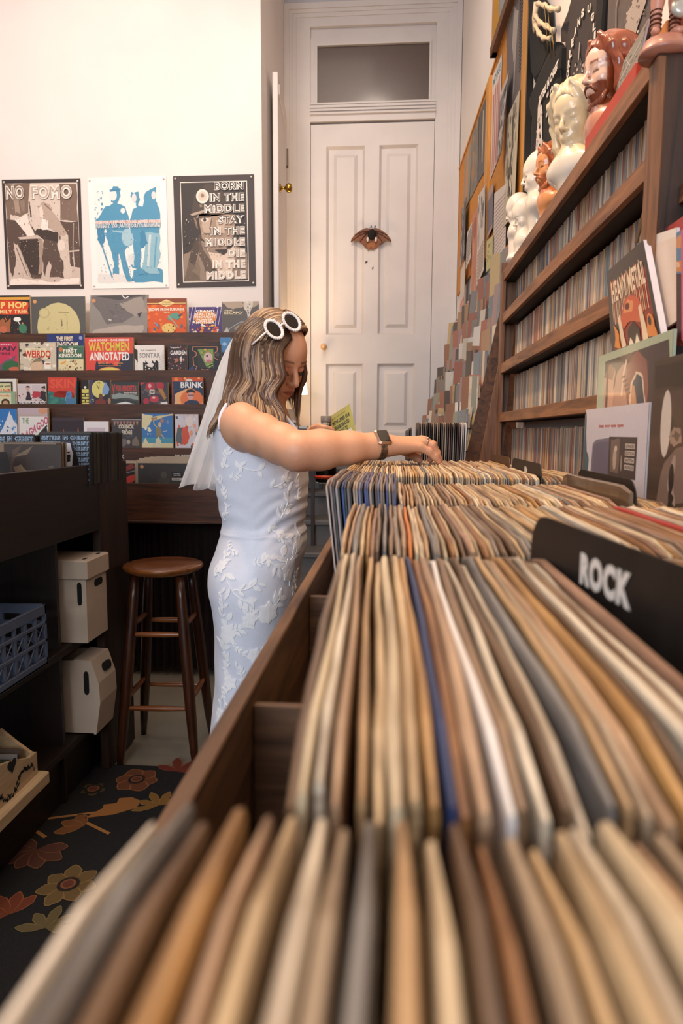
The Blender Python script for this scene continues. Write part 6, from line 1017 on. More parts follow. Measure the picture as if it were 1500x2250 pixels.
PT = PTOP+.0015; fg = root('statuette', (.43, 1.06, PT), 'painted statuette with bare legs and laced sandals on a round base', 'figurine')
c = at(1458, 118, Y=1.06); c.z = PT; SK = mat('painted_flesh', '#c98a72', .4, coat=.3)
obj('base', MB().lathe([(.031, 0), (.031, .005), (.029, .008), (.024, .020), (.010, .027), (0, .028)], c, 24, sx=1.1), mat('rosy_base', '#a8705c', .45, coat=.3), fg, True)
for s_, lab in ((-1, 0), (1, 1)):
    x = c.x+.013*s_; P = [(x+.004*s_, c.y-.012, c.z+.028), (x, c.y, c.z+.034), (x, c.y+.002, c.z+.05), (x-.001*s_, c.y, c.z+.072), (x-.002*s_, c.y, c.z+.096), (x-.004*s_, c.y, c.z+.12)]
    obj('leg', MB().tube(P, [.005, .0065, .0062, .0095, .0085, .011], 10), SK, fg, True)
    mb = MB()
    for k in range(5): mb.lathe([(.0078, -.001), (.0085, 0), (.0078, .001)], (x, c.y+.001, c.z+.036+.006*k), 10)
    obj('sandal_lacing', mb, mat('sandal_brown', '#5a2a16', .5), fg)
obj('tunic', MB().lathe([(.030, 0), (.026, .012), (.019, .04), (.020, .07), (.024, .10), (.010, .125), (0, .13)], (c.x, c.y, c.z+.108), 16), mat('gold_brown_tunic', '#6a5028', .4, metal=.3), fg, True)
obj('cape', MB().slab([(c.x+.022, c.y+.01, c.z+.02), (c.x+.05, c.y+.012, c.z+.03), (c.x+.045, c.y+.012, c.z+.13), (c.x+.015, c.y+.012, c.z+.16)], (0, .004, 0)), mat('rust_cape', '#a84a24', .5), fg)
obj('shell', MB().lathe([(0, -.004), (.008, -.003), (.0135, 0), (.0145, .004), (.008, .007), (0, .008)], (c.x+.013, c.y-.018, c.z+.052), 14, Matrix.Rotation(math.radians(80), 3, 'X')), mat('silver_shell', '#b8b4a8', .3, metal=.3), fg, True)
# ------------------------------------------------------------------ stepped zine rack along the right wall
zr = root('zine_rack', (.35, 3.4, 1.2), 'stepped wall rack crammed with small paper zines beyond the shelf', 'rack')
TZ = [1.36, 1.46, 1.57, 1.68, 1.80, 1.93]; TX = [.205, .165, .13, .095, .065, .038]
zd = wood('rack_brown', '#3f2414', '#6a4428', 'Y', .6)
for k in range(6):
    ya, yb = 2.56, 4.40; xa, xb = WALLX(ya)-TX[k], WALLX(yb)-TX[k]; z = TZ[k]-.17
    obj('step_board', MB().slab([(xa-.002, ya, z-.01), (WALLX(ya)-.002, ya, z-.01), (WALLX(yb)-.002, yb, z-.01), (xb-.002, yb, z-.01)], (0, 0, .01)), zd, zr)
    obj('step_lip', MB().slab([(xa-.006, ya, z-.01), (xb-.006, yb, z-.01), (xb-.006, yb, z+.035), (xa-.006, ya, z+.035)], (.004, 0, 0)), mat('clear_lip_paper', '#9a8c7e', .5), zr)
obj('end_board', MB().slab([(WALLX(2.55)-.215, 2.55, 1.0), (WALLX(2.55)-.002, 2.55, 1.0), (WALLX(2.55)-.002, 2.55, 1.80), (WALLX(2.55)-.05, 2.55, 1.80)], (0, .012, 0)), zd, zr)
ZC = [('orange', '#bb8a6e'), ('grey', '#8a8582'), ('blue grey', '#808c94'), ('cream', '#d0c2ae'), ('red', '#a87060'), ('tan', '#a88a70'), ('white', '#dcd4ca'), ('charcoal', '#5c5450'), ('mauve', '#a08a8a'), ('sage', '#94968a'), ('rust', '#96705c'), ('straw', '#c4ac80')]
r = random.Random(21); TN = ['bottom', 'second', 'third', 'fourth', 'fifth', 'top']
ZM = MB().box(-.0015, .0015, -.07, .07, 0, .19).mesh('zine')
ZT = [tint_run(r, 20, len(ZC)) for k in range(6)]
for k in range(6):
    y = 2.64; row = []
    while y < 4.36:
        row.append((y, ZC[ZT[k][len(row)]], r.choice(ZC), r.uniform(-14, 8), r.uniform(-.02, .02))); y += r.uniform(.105, .14)
    nm = [a[1][0] for a in row]
    for i, (y, c1, c2, lean, dz) in enumerate(row):
        for j in range(3):
            xx = WALLX(y)-TX[k]+.003+.0085*j; w = r.uniform(.10, .135); h = .165+1.6*dz+r.uniform(.0, .03)*j
            mt = Matrix.Translation((xx, y, TZ[k]-.168)) @ Matrix.Rotation(math.radians(5+3*j-r.uniform(0, 6)*(j == 0)), 4, 'Y') @ Matrix.Rotation(math.radians(lean*.5), 4, 'X') @ Matrix.Rotation(math.radians(r.uniform(8, 34)), 4, 'Z')
            cc = c1 if j == 0 else r.choice(ZC)
            o = obj('zine', MB().box(0, .004, -w/2, w/2, 0, h, mt), mat('zine_'+cc[1][1:], cc[1], .65, (40, .15)), label=(between(nm, i, 'zine', f'in front on the {TN[k]} step') if j == 0 else f'{cc[0]} zine {"second" if j == 1 else "hindmost"} in pile fronted by {c1[0]} between {nm[i-1] if i else nm[1]} and {nm[min(i+1, len(nm)-1)]}, {TN[k]} step'), cat='zine', group=f'zines on the {TN[k]} step')
            if j == 0:
                O = mt @ Vector((0, w/2, 0)); U = (mt @ Vector((0, -w/2, 0)))-O; V_ = (mt @ Vector((0, w/2, h)))-O
                obj('cover_print', art([('r', 0, 0, r.uniform(.3, .6), 1, c2[1]), ('r', r.uniform(.6, .75), 0, r.uniform(.8, .95), 1, r.choice(ZC)[1]), ('r', .05, .0, .95, r.uniform(.1, .3), r.choice(ZC)[1])], O, U, V_, z0=.0004), PRINT, o)
# ------------------------------------------------------------------ the woman in white
rw = random.Random(11)
def cr_(P, n):                            # smooth curve through points
    P = [np.array(p, float) for p in P]; P = [2*P[0]-P[1]]+P+[2*P[-1]-P[-2]]; out = []; m = len(P)-3
    for i in range(n):
        t = i/(n-1)*m; k = min(int(t), m-1); t -= k; a, b, c, d = P[k:k+4]
        out.append(.5*(2*b+(c-a)*t+(2*a-5*b+4*c-d)*t*t+(3*b-a-3*c+d)*t**3))
    return out
A = lambda u, v, y: np.array(at(u, v, Y=y))
HS = .865; TY = 1.74
HR = Matrix.Rotation(math.radians(-37), 4, 'Z') @ Matrix.Rotation(math.radians(28), 4, 'Y') @ Matrix.Rotation(math.radians(3), 4, 'X')
EYES = at(642, 808, Y=1.695); HT = Matrix.Translation(EYES) @ HR @ Matrix.Scale(HS, 4) @ Matrix.Translation((-.078, 0, 0))
hl = lambda *p: HT @ Vector(p)
nb = A(575, 905, TY)
SHR, ELR, WRR = A(532, 936, 1.590), A(652, 992, 1.42), A(846, 979, 1.52)
SHL, ELL, WRL = A(560, 935, 1.90), A(640, 1000, 2.06), A(694, 960, 1.975)
KN = [A(921, 983, 1.535), A(928, 973, 1.555), A(930, 969, 1.575), A(926, 968, 1.597)]
FG = [[KN[0], A(942, 992, 1.540), A(955, 1004, 1.545), A(963, 1014, 1.548)], [KN[1], A(948, 979, 1.558), A(959, 998, 1.563), A(966, 1010, 1.566)],
      [KN[2], A(950, 977, 1.590), A(960, 996, 1.598), A(962, 1009, 1.602)], [KN[3], A(944, 983, 1.612), A(949, 1000, 1.618), A(945, 1011, 1.618)]]
TH = [A(880, 984, 1.575), A(902, 997, 1.604), A(914, 1004, 1.610), A(921, 1011, 1.606)]
BT = at(716, 990, Y=1.965); BTR = .0325                                     # bottle axis
def body(f, fine=False):
    head_field(f, HT, HS)
    f.chain([hl(-.025, 0, -.05), np.array(hl(-.045, 0, -.10))*.55+nb*.45, nb+np.array((-.01, 0, -.01)), nb+np.array((-.01, 0, -.08))], [.052*HS, .052, .055, .075], .03)
    for sh in (SHR, SHL): f.chain([nb+np.array((0, 0, -.055)), sh+np.array((0, 0, .004))], [.055, .046], .05)
    f.ell(A(572, 1010, TY), (.085, .12, .13), .05); f.ell(A(580, 1130, TY), (.075, .10, .12), .05); f.ell(A(565, 1250, TY), (.085, .14, .12), .05)
    # near arm: deltoid, upper arm, elbow, forearm that swells below the elbow and narrows to the wrist
    f.ell(SHR+np.array((.006, -.002, -.006)), (.044, .044, .052), .03)
    P = [SHR, SHR*.62+ELR*.38, SHR*.28+ELR*.72, ELR, ELR*.74+WRR*.26, ELR*.42+WRR*.58, ELR*.14+WRR*.86, WRR]
    f.chain(P, [.044, .0445, .0415, .0385, .0400, .0330, .0255, .0235], .022)
    f.chain([SHL, SHL*.4+ELL*.6, ELL, ELL*.6+WRL*.4, WRL], [.046, .040, .036, .036, .023], .02)
    for k, q in enumerate(KN): f.cone(WRR*.93+q*.07+np.array((0, (k-1.5)*.009, 0)), q, .0165, .0118 if k else .0108, .011)
    f.cone(WRR, WRR*.5+KN[1]*.5+np.array((0, 0, -.006)), .022, .017, .012)
    for k, F_ in enumerate(FG): f.chain(F_, [(.0102, .0090, .0082, .0066), (.0108, .0094, .0086, .0070), (.0110, .0096, .0088, .0072), (.0108, .0094, .0086, .0070)][k], .0035)
    f.chain([WRR*.6+TH[0]*.4]+TH, [.016, .0150, .0112, .0100, .0078], .006)
    # other hand round the bottle
    f.chain([WRL, WRL*.4+np.array((BT.x-.045, BT.y+.004, WRL[2]-.002))*.6], [.022, .020], .012)
    for k in range(4):
        z = WRL[2]+.020-.0175*k; R = BTR+.0085; P = [(BT.x+R*math.cos(a)*1.02, BT.y+R*math.sin(a), z+.010*math.sin((a-3.3)*1.6)) for a in [math.pi*(1.02+.17*q) for q in range(5)]]
        f.chain([np.array((BT.x-.047, BT.y+.006, z-.002))]+P, [.012, .0098, .0092, .0088, .0082, .0068], .004)
    f.chain([np.array((BT.x-.046, BT.y+.014, WRL[2]+.004)), np.array((BT.x-.02, BT.y+.040, WRL[2]+.016)), np.array((BT.x+.012, BT.y+.041, WRL[2]+.020))], [.013, .0105, .008], .006)
    # legs and feet under the long dress
    for s_ in (-1, 1):
        h = A(560, 1270, TY)+np.array((0, .08*s_, 0)); k_ = np.array((h[0]+.01, h[1], .48)); a_ = np.array((h[0]-.03, h[1], .106))
        f.chain([h, k_, a_], [.078, .052, .035], .03); f.chain([a_, a_+np.array((.06, 0, -.05)), a_+np.array((.15, 0, -.062))], [.034, .03, .022], .02)
    return f
lo, hi = np.array((-.56, 1.36, .0)), np.array((.0, 2.14, 1.60))
V1, Q1 = body(Field(lo, hi, .0068)).mesh()
def cutaway(V, Q, keep):
    m = keep(V)[Q].all(1); Q = Q[m]; used = np.unique(Q); r = -np.ones(len(V), int); r[used] = np.arange(len(used)); return V[used], r[Q]
hc_ = np.array(hl(0, 0, 0)); cutp = (np.array(hl(-.03, 0, -.09))+nb)/2; nd = np.array(hl(0, 0, .05))-nb; nd /= np.linalg.norm(nd)
ax_ = (WRR-ELR)/np.linalg.norm(WRR-ELR); wc = WRR-ax_*.018
inhand = lambda V: (V-wc) @ ax_ > 0
inhead = lambda V: ((V-cutp) @ nd > 0) & (V[:, 2] > 1.36)
V1, Q1 = cutaway(V1, Q1, lambda V: ~(((V-wc-ax_*.003) @ ax_ > 0) & (V[:, 0] > -.10) & (V[:, 1] < 1.75)) & ~(((V-cutp) @ nd > .003) & (V[:, 2] > 1.36)))
V2, Q2 = body(Field(hc_-np.array((.15, .15, .17)), hc_+np.array((.15, .14, .15)), .0024)).mesh(); V2, Q2 = cutaway(V2, Q2, lambda V: (V-cutp) @ nd > -.004)
hlo = np.min([WRR]+[p for F_ in FG+[TH] for p in F_], 0)-.035; hhi = np.max([WRR]+[p for F_ in FG+[TH] for p in F_], 0)+.03
V3, Q3 = body(Field(hlo-np.array((.02, 0, 0)), hhi, .0021)).mesh(); V3, Q3 = cutaway(V3, Q3, lambda V: (V-wc) @ ax_ > -.004)
Vb = np.concatenate([V1, V2, V3]); Qb = np.concatenate([Q1, Q2+len(V1), Q3+len(V1)+len(V2)])
skin = np.array(lin('#dba583')[:3]); col = np.tile(skin, (len(Vb), 1)); inv = np.array(HT.inverted()); L = (np.c_[Vb, np.ones(len(Vb))] @ inv.T)[:, :3]
def tint(w, c): col[:] = col*(1-w[:, None])+np.array(lin(c)[:3])*w[:, None]
gs = lambda d, s: np.exp(-(d/s)**2)
hd = np.linalg.norm(L, axis=1) < .16
tint(.55*hd*gs(np.linalg.norm((L-np.array((.07, 0, -.036)))*np.array((1, .0, 1)), axis=1), .03)*(np.abs(L[:, 1]) > .012), '#c9805f')
lip = hd*(L[:, 0] > .082)*np.clip(1.6-np.abs(L[:, 2]+.069)/.0075-(np.abs(L[:, 1])/.021)**2, 0, 1); tint(np.clip(lip*1.2, 0, .85), '#a85a4c'); tint(.8*hd*(L[:, 0] > .08)*gs(L[:, 2]+.0692, .0013)*(np.abs(L[:, 1]) < .021), '#5c2a22')
brow = hd*(L[:, 0] > .05)*np.clip(1.5-np.abs(L[:, 2]-.0205+.10*(np.abs(L[:, 1])-.03)**2/.03)/.0032, 0, 1)*(np.abs(L[:, 1]) > .012)*(np.abs(L[:, 1]) < .05); tint(np.clip(brow, 0, 1)*.75, '#5a3a24')
tint(.9*hd*(L[:, 0] > .05)*gs(L[:, 2]+.0125, .0017)*(np.abs(np.abs(L[:, 1])-.032) < .0155), '#2c1a14'); tint(.35*hd*(L[:, 0] > .05)*gs(L[:, 2]-.004, .0022)*(np.abs(np.abs(L[:, 1])-.032) < .015), '#8a5640')
tint(.45*gs(np.linalg.norm(Vb-ELR-np.array((.012, .0, -.02)), axis=1), .045), '#b8604a')
for F_ in FG+[TH]: tint(.45*gs(np.linalg.norm(Vb-F_[-1], axis=1), .010), '#d07a64')
for F_ in FG: tint(.25*gs(np.linalg.norm(Vb-F_[1], axis=1), .008), '#c07058')
skm = printmat('skin', .48); b_ = skm.node_tree.nodes['Principled BSDF']; b_.inputs['Subsurface Weight'].default_value = .12; b_.inputs['Subsurface Radius'].default_value = (.010, .004, .002); b_.inputs['Subsurface Scale'].default_value = 1
W_ = obj('person', np_mesh('person', Vb, Qb, col), skm, label='woman in a white embroidered dress and veil reaching over the records', cat='person')
mb = MB()
for k, F_ in enumerate(FG):
    d = Vector(F_[3])-Vector(F_[2]); d.normalize(); p = Vector(F_[3])+d*.002+Vector((0, -.001, .0058)); mb.ball(p, .0042, 8, Matrix((d, d.cross(Vector((0, 0, 1))).normalized(), d.cross(Vector((0, 1, 0))))).transposed(), sx=1.35, sy=1., sz=.35)
obj('fingernail', mb, mat('nail_gloss', '#e8b8a4', .2, coat=.6), W_, True)
# lashes
mb = MB()
for s_ in (1, -1):
    for i in range(15):
        t = i/14; y = s_*(.020+.026*t); x = .0885-.30*(abs(y)-.03)**2/.01*.1-.008*t; mb.tube([hl(x, y, -.0125), hl(x+.005, y+s_*.001, -.0165), hl(x+.0095, y+s_*.0025*t, -.0165)], [.0005, .0004, .00015], 4)
obj('eyelashes', mb, mat('lash_black', '#1a100c', .6), W_)
# ---- dress: rings lofted from silhouette, ruched at the waist, side seam toward us
RG = [(872, 528, 592, .060), (888, 508, 606, .092), (905, 490, 626, .118), (925, 481, 640, .140), (950, 477, 652, .152), (985, 476, 667, .152), (1020, 477, 675, .150), (1050, 479, 676, .146), (1090, 484, 674, .140), (1124, 490, 671, .136), (1145, 494, 666, .134), (1158, 493, 669, .137), (1180, 488, 672, .144), (1208, 480, 669, .156), (1235, 470, 662, .166), (1258, 466.5, 658, .171), (1288, 468, 655, .172), (1325, 476, 650, .168), (1380, 480, 642, .160), (1450, 481, 634, .152), (1530, 477, 630, .150), (1600, 469, 632, .154), (1720, 460, 640, .160), (1860, 452, 650, .165)]
ring = []
for v, xl, xr, b in RG: p, q = A(xl, v, TY), A(xr, v, TY); ring.append(((p[0]+q[0])/2, p[2]*.5+q[2]*.5, (q[0]-p[0])/2, b))
NR, NS = 190, 128; ctr = cr_([np.array(r) for r in ring], NR); Vd = np.zeros((NR, NS, 3)); th = np.arange(NS)*2*math.pi/NS
for i, (cx, z, a, b) in enumerate(ctr):
    c_, s_ = np.cos(th), np.sin(th); e = .86; x = cx+a*np.sign(c_)*np.abs(c_)**e; y = TY+b*np.sign(s_)*np.abs(s_)**e; t = i/(NR-1)
    nx, ny = c_/a, s_/b; n_ = np.hypot(nx, ny); nx, ny = nx/n_, ny/n_
    fr = np.clip((c_+.15)*1.6, 0, 1); bk = np.clip((-c_+.1)*1.6, 0, 1)
    zb = np.array(A(560, 1160, TY))[2]; m = np.exp(-((z-zb-.035)/.055)**2)+.35*np.exp(-((z-zb-.10)/.05)**2)
    ang = np.arctan2(s_, c_); u_ = x-(cx-.01)
    d = .0019*m*fr*np.sin((z-.62*u_)*190+1.4*np.sin(u_*34+z*20))+.0013*m*bk*np.sin((z+.30*u_)*140+np.sin(u_*55))
    d += .0012*np.sin(z*46+3*u_*20)*np.exp(-((z-.62)/.25)**2)
    d += .0016*np.exp(-((ang+math.pi/2+.02*np.sin(z*9))/.018)**2)*(z < zb+.16)         # piped seam
    d += .0016*np.exp(-((z-zb+.004)/.004)**2)                                          # waist seam
    d += .004*np.clip((.55-z)/.4, 0, 1)*np.sin(ang*9+z*4)
    Vd[i] = np.stack([x+nx*d, y+ny*d, np.full(NS, z)], 1)
Vf = Vd.reshape(-1, 3); i, j = np.meshgrid(np.arange(NR-1), np.arange(NS), indexing='ij'); j2 = (j+1) % NS
Qd = np.stack([i*NS+j, (i+1)*NS+j, (i+1)*NS+j2, i*NS+j2], -1).reshape(-1, 4)
dm = mat('white_satin_crepe', '#e4e7f2', .42, (300, .03), .04, sss=.0); dm.node_tree.nodes['Principled BSDF'].inputs['Sheen Weight'].default_value = .3
dr_o = obj('dress', np_mesh('dress', Vf, Qd, relax=0), dm, W_, label='white fitted dress')
bv = BVHTree.FromPolygons(Vf.tolist(), Qd.tolist())
# raised leaf sprays sewn to the cloth
em = MB(); r = random.Random(3)
def on_dress(c, e1, e2, n, a, b):
    p = c+e1*a+e2*b+n*.06; hit = bv.ray_cast(p, -n, .14); return (hit[0], hit[1]) if hit[0] is not None else (None, None)
def patch(c, e1, e2, n, pts, lift=.0014):
    P = []
    for a, b in pts:
        q, m = on_dress(c, e1, e2, n, a, b)
        if q is None: return
        P.append(q+n*.0005); 
    T_ = [p+n*lift for p in P]; k = len(P); o = sum(T_, Vector())/k+n*.0006
    em.add(P+T_+[o], [(i, (i+1) % k, k+(i+1) % k, k+i) for i in range(k)]+[(k+i, k+(i+1) % k, 2*k) for i in range(k)])
def leafpts(x, y, a, l, w): return [(x+math.cos(a)*l*t-math.sin(a)*w*s, y+math.sin(a)*l*t+math.cos(a)*w*s) for t, s in ((0, 0), (.25, .8), (.55, 1), (.85, .5), (1.02, 0), (.85, -.5), (.55, -1), (.25, -.8))]
def stempts(P, w):
    L_, R_ = [], []
    for i in range(len(P)): a, b = P[max(i-1, 0)], P[min(i+1, len(P)-1)]; dx, dy = b[0]-a[0], b[1]-a[1]; q = math.hypot(dx, dy) or 1; L_.append((P[i][0]-dy/q*w, P[i][1]+dx/q*w)); R_.append((P[i][0]+dy/q*w, P[i][1]-dx/q*w))
    return L_+R_[::-1]
def spray(u, v, a0, size, full):
    o_ = Vector(A(u, v, 1.3)); d_ = (o_-EYE).normalized(); h = bv.ray_cast(EYE, d_, 5)
    if h[0] is None: return
    n = h[1]; n = n if n.dot(d_) < 0 else -n; e1 = Vector((0, 0, 1)).cross(n).normalized(); e2 = n.cross(e1); c = h[0]
    St = [(size*t*math.cos(a0+.5*t), size*t*math.sin(a0+.5*t)) for t in (-.5, -.3, -.1, .1, .3, .5)]
    for q in range(5): patch(c, e1, e2, n, stempts(St[q:q+2], .0014))
    for q, (x, y) in enumerate(St):
        for s_ in (1, -1):
            if r.random() < .6: patch(c, e1, e2, n, leafpts(x, y, a0+.5*(q/5-.5)+s_*r.uniform(.55, 1.1), size*r.uniform(.26, .42), size*r.uniform(.06, .10)))
    if full:
        for q in range(6): patch(c, e1, e2, n, leafpts(0, 0, a0+q*1.05, size*.34, size*.12), .0018)
for u, v, a, s_, f_ in ((497, 1012, 1.2, .05, 0), (540, 1030, -.4, .06, 0), (520, 1045, .6, .04, 0), (492, 1075, 1.9, .05, 0), (485, 1245, 1.1, .055, 1), (510, 1298, -.9, .085, 0), (540, 1295, .3, .06, 0), (490, 1330, 1.5, .06, 0), (630, 1110, 1.3, .07, 0), (655, 1075, 1.7, .05, 0), (612, 1175, -.6, .06, 0), (655, 1195, 1.2, .07, 1), (635, 1250, 2.0, .09, 1), (600, 1240, -.8, .07, 0), (575, 1235, .3, .04, 0), (648, 1285, 1.5, .06, 0), (590, 1345, .5, .085, 1), (550, 1360, 1.0, .055, 1), (500, 1395, 1.3, .075, 1), (520, 1385, .3, .06, 0), (496, 1440, 1.8, .06, 0), (560, 1440, .2, .06, 1), (505, 1500, 1.5, .06, 1), (490, 1530, -1.2, .05, 0), (515, 1420, -.8, .04, 0), (483, 1570, 1.2, .05, 1), (530, 1480, 2., .04, 0), (495, 1130, .8, .04, 0), (505, 1205, -.5, .04, 0), (620, 1380, 1.2, .05, 0), (545, 1540, 1., .06, 1), (640, 1020, 1.2, .05, 0), (615, 1065, .5, .05, 0)): spray(u, v, a, s_, f_)
obj('embroidery', em, mat('white_thread', '#fffdfd', .55, (200, .05)), dr_o, kind='stuff', label='raised white leaf embroidery')
obj('strap', MB().tube(cr_([A(483, 945, 1.595), A(487, 912, 1.606), A(508, 884, 1.625), A(545, 874, 1.632), A(582, 886, 1.632), A(614, 906, 1.622), A(640, 934, 1.612), A(660, 962, 1.625)], 22), [.011]*22, 8, flat=.55), dm, dr_o, True)
# ---- hair
GU = [[(640, 742, 1.655), (618, 770, 1.615), (620, 800, 1.598), (622, 826, 1.596), (606, 850, 1.592), (605, 874, 1.588), (619, 905, 1.578), (622, 940, 1.572)],
      [(632, 728, 1.655), (604, 762, 1.606), (600, 800, 1.592), (606, 832, 1.590), (592, 862, 1.586), (600, 895, 1.578), (614, 925, 1.570), (612, 952, 1.568)],
      [(622, 714, 1.660), (584, 752, 1.602), (578, 795, 1.588), (584, 835, 1.586), (572, 868, 1.584), (586, 900, 1.572), (602, 935, 1.566), (606, 962, 1.566)],
      [(608, 702, 1.668), (563, 742, 1.604), (553, 792, 1.592), (558, 835, 1.592), (546, 866, 1.588), (556, 889, 1.574), (578, 915, 1.562)],
      [(594, 695, 1.676), (546, 734, 1.612), (533, 784, 1.604), (532, 832, 1.606), (520, 866, 1.602), (517, 888, 1.588), (530, 898, 1.572)],
      [(580, 691, 1.69), (532, 728, 1.640), (518, 780, 1.640), (513, 830, 1.646), (501, 872, 1.640), (488, 900, 1.620), (470, 936, 1.625), (460, 968, 1.63)],
      [(568, 690, 1.71), (524, 724, 1.690), (508, 778, 1.695), (503, 830, 1.70), (492, 874, 1.69), (479, 904, 1.67), (466, 940, 1.66), (457, 975, 1.66)],
      [(565, 691, 1.74), (522, 726, 1.745), (508, 780, 1.75), (505, 830, 1.75), (496, 872, 1.74), (484, 905, 1.72), (474, 935, 1.71)],
      [(572, 691, 1.77), (535, 722, 1.80), (522, 780, 1.815), (520, 840, 1.81), (515, 895, 1.80)],
      [(596, 696, 1.765), (575, 722, 1.825), (570, 780, 1.845), (565, 840, 1.835), (560, 900, 1.82)],
      [(620, 712, 1.755), (622, 735, 1.81), (628, 780, 1.838), (630, 840, 1.83), (632, 900, 1.81)],
      [(640, 736, 1.740), (655, 752, 1.775), (664, 776, 1.795), (662, 805, 1.805), (668, 835, 1.805), (656, 868, 1.80), (650, 900, 1.79), (652, 945, 1.77)],
      [(643, 741, 1.725), (662, 755, 1.752), (671, 778, 1.768), (667, 803, 1.778), (672, 830, 1.782), (664, 858, 1.782), (654, 890, 1.775), (651, 930, 1.76), (662, 978, 1.745)]]
GW = [[A(*p) for p in g] for g in GU]
HC = ['#a58464', '#86684e', '#b3936e', '#72553c', '#94765a', '#bfa07a', '#7d6654', '#927a66', '#664c38', '#a68c72', '#8a7360']
CL = ['#a5866a', '#8f7866', '#75604f', '#a58a72', '#8a6c50', '#b09072', '#7a5e46', '#9c8270', '#c0a27c', '#80644a', '#a98a68', '#6d543f', '#b89a78', '#957656']
hair = MB()
def strand(gi, f, rad, colr, amp, seed, n=26, sh=1., back=0.):
    r = random.Random(seed); a, b = GW[gi], GW[gi+1]; ca, cb = cr_(a, n), cr_(b, n); ph = gi*1.7+f*2.2+r.uniform(-.35, .35); P = []
    jx, jy, jz = r.uniform(-.004, .004), r.uniform(-.006, .006), r.uniform(-.003, .003); cut = r.uniform(.86, 1.0)*sh; m = max(4, int(n*cut))
    hc = np.array(hl(-.01, 0, .03))
    for i in range(m):
        t = i/(n-1); p = ca[i]*(1-f)+cb[i]*f; w = amp*np.clip((t-.18)/.45, 0, 1)
        p = p+np.array((w*math.sin(t*15+ph)+jx*t, .6*w*math.cos(t*15+ph)+jy*t, jz)); 
        if back: q = p-hc; p = hc+q*(1-back)
        P.append(p)
    rr = [rad*(.55+.75*math.sin(math.pi*min(1, .12+.8*i/(m-1))))*(1 if i < m-3 else (m-1-i+.4)/3.2) for i in range(m)]
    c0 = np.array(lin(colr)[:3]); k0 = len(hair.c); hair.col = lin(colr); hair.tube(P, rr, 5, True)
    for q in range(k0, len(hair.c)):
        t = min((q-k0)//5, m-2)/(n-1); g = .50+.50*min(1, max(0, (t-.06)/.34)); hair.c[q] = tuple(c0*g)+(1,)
sd = 0
for gi in range(len(GW)-1):
    far = gi in (7, 8, 9); n_ = 64 if gi < 7 else (16 if far else 14)
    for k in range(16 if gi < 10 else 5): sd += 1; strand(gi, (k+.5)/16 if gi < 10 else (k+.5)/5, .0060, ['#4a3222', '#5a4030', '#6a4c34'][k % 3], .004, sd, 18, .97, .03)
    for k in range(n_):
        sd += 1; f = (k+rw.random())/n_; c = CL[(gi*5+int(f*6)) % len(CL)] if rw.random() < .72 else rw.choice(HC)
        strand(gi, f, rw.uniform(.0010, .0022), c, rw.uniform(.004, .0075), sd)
# crown: short lengths combed from the parting over both sides of the skull
def scalp(phi, psi, off): # phi along the parting front to back, psi down the side
    x, z = math.sin(phi), math.cos(phi); d = Vector((x*math.cos(psi), math.sin(psi), z*math.cos(psi))); return hl(-.013+(.099+off)*d.x, (.0785+off)*d.y, .035+(.0865+off)*d.z)
for q in range(520):
    phi = rw.uniform(-1.75, .74); sd_ = -1 if q % 3 else 1; a0 = rw.uniform(0, .12); a1 = rw.uniform(.9, 1.5); dr = rw.uniform(-.55, -.15); o_ = rw.uniform(.003, .009)
    P = [scalp(phi+dr*(k/7)**1.3, sd_*(a0+(a1-a0)*k/7), o_+.004*math.sin(k/7*2.6)) for k in range(8)]
    hair.col = lin(rw.choice(HC[:8]+['#7a5a3e', '#6b4a30'])); hair.tube(P, [.0012, .0022, .0025, .0026, .0026, .0024, .002, .001], 5, True)
hair.col = lin('#4a3222')
mb = MB().ball((0, 0, 0), 1, 22); cap = []
for v in mb.v: x, y, z = v; cap.append(hl(-.013+.099*x, .0785*y, .035+.0865*z))
keepf = [f for f in mb.f if not (sum(mb.v[i][0] for i in f)/len(f) > .30 and sum(mb.v[i][2] for i in f)/len(f) < .78) and sum(mb.v[i][2] for i in f)/len(f) > -.75]
hair.add(cap, keepf)
hm = printmat('hair_fibre', .38); hb = hm.node_tree.nodes['Principled BSDF']; hb.inputs['Specular IOR Level'].default_value = .6
hair_o = obj('hair', hair, hm, W_, True, label='long wavy dark blonde hair')
# ---- veil
vl = MB(); NV, NU = 44, 46
LE = [A(*p) for p in ((520, 727, 1.80), (492, 776, 1.80), (469, 832, 1.79), (446, 905, 1.77), (423, 970, 1.75), (402, 1028, 1.73), (387, 1066, 1.72))]
RE = [A(*p) for p in ((545, 716, 1.715), (526, 790, 1.710), (514, 850, 1.700), (504, 915, 1.690), (492, 985, 1.672), (481, 1040, 1.66), (474, 1077, 1.655))]
FE = [A(*p) for p in ((535, 716, 1.86), (520, 780, 1.88), (505, 840, 1.90), (492, 915, 1.91), (485, 985, 1.92), (476, 1040, 1.92), (468, 1070, 1.92))]
cl, cr2 = cr_(LE, NV), cr_(RE, NV); vs = []
for i in range(NV):
    t = i/(NV-1)
    for j in range(NU):
        s_ = j/(NU-1); p = cl[i]*(1-s_)+cr2[i]*s_; w = .011*t**1.2; p = p+np.array((w*.55*math.sin(s_*17+t*1.2), w*1.6*math.sin(s_*17+1.2+t), -.006*t*math.sin(s_*13)))
        vs.append(p)
vl.add(vs, [(i*NU+j, (i+1)*NU+j, (i+1)*NU+j+1, i*NU+j+1) for i in range(NV-1) for j in range(NU-1)])
vm = bpy.data.materials.new('bridal_tulle'); vm.use_nodes = True; nt = vm.node_tree; N, L_ = nt.nodes, nt.links; N.remove(N['Principled BSDF'])
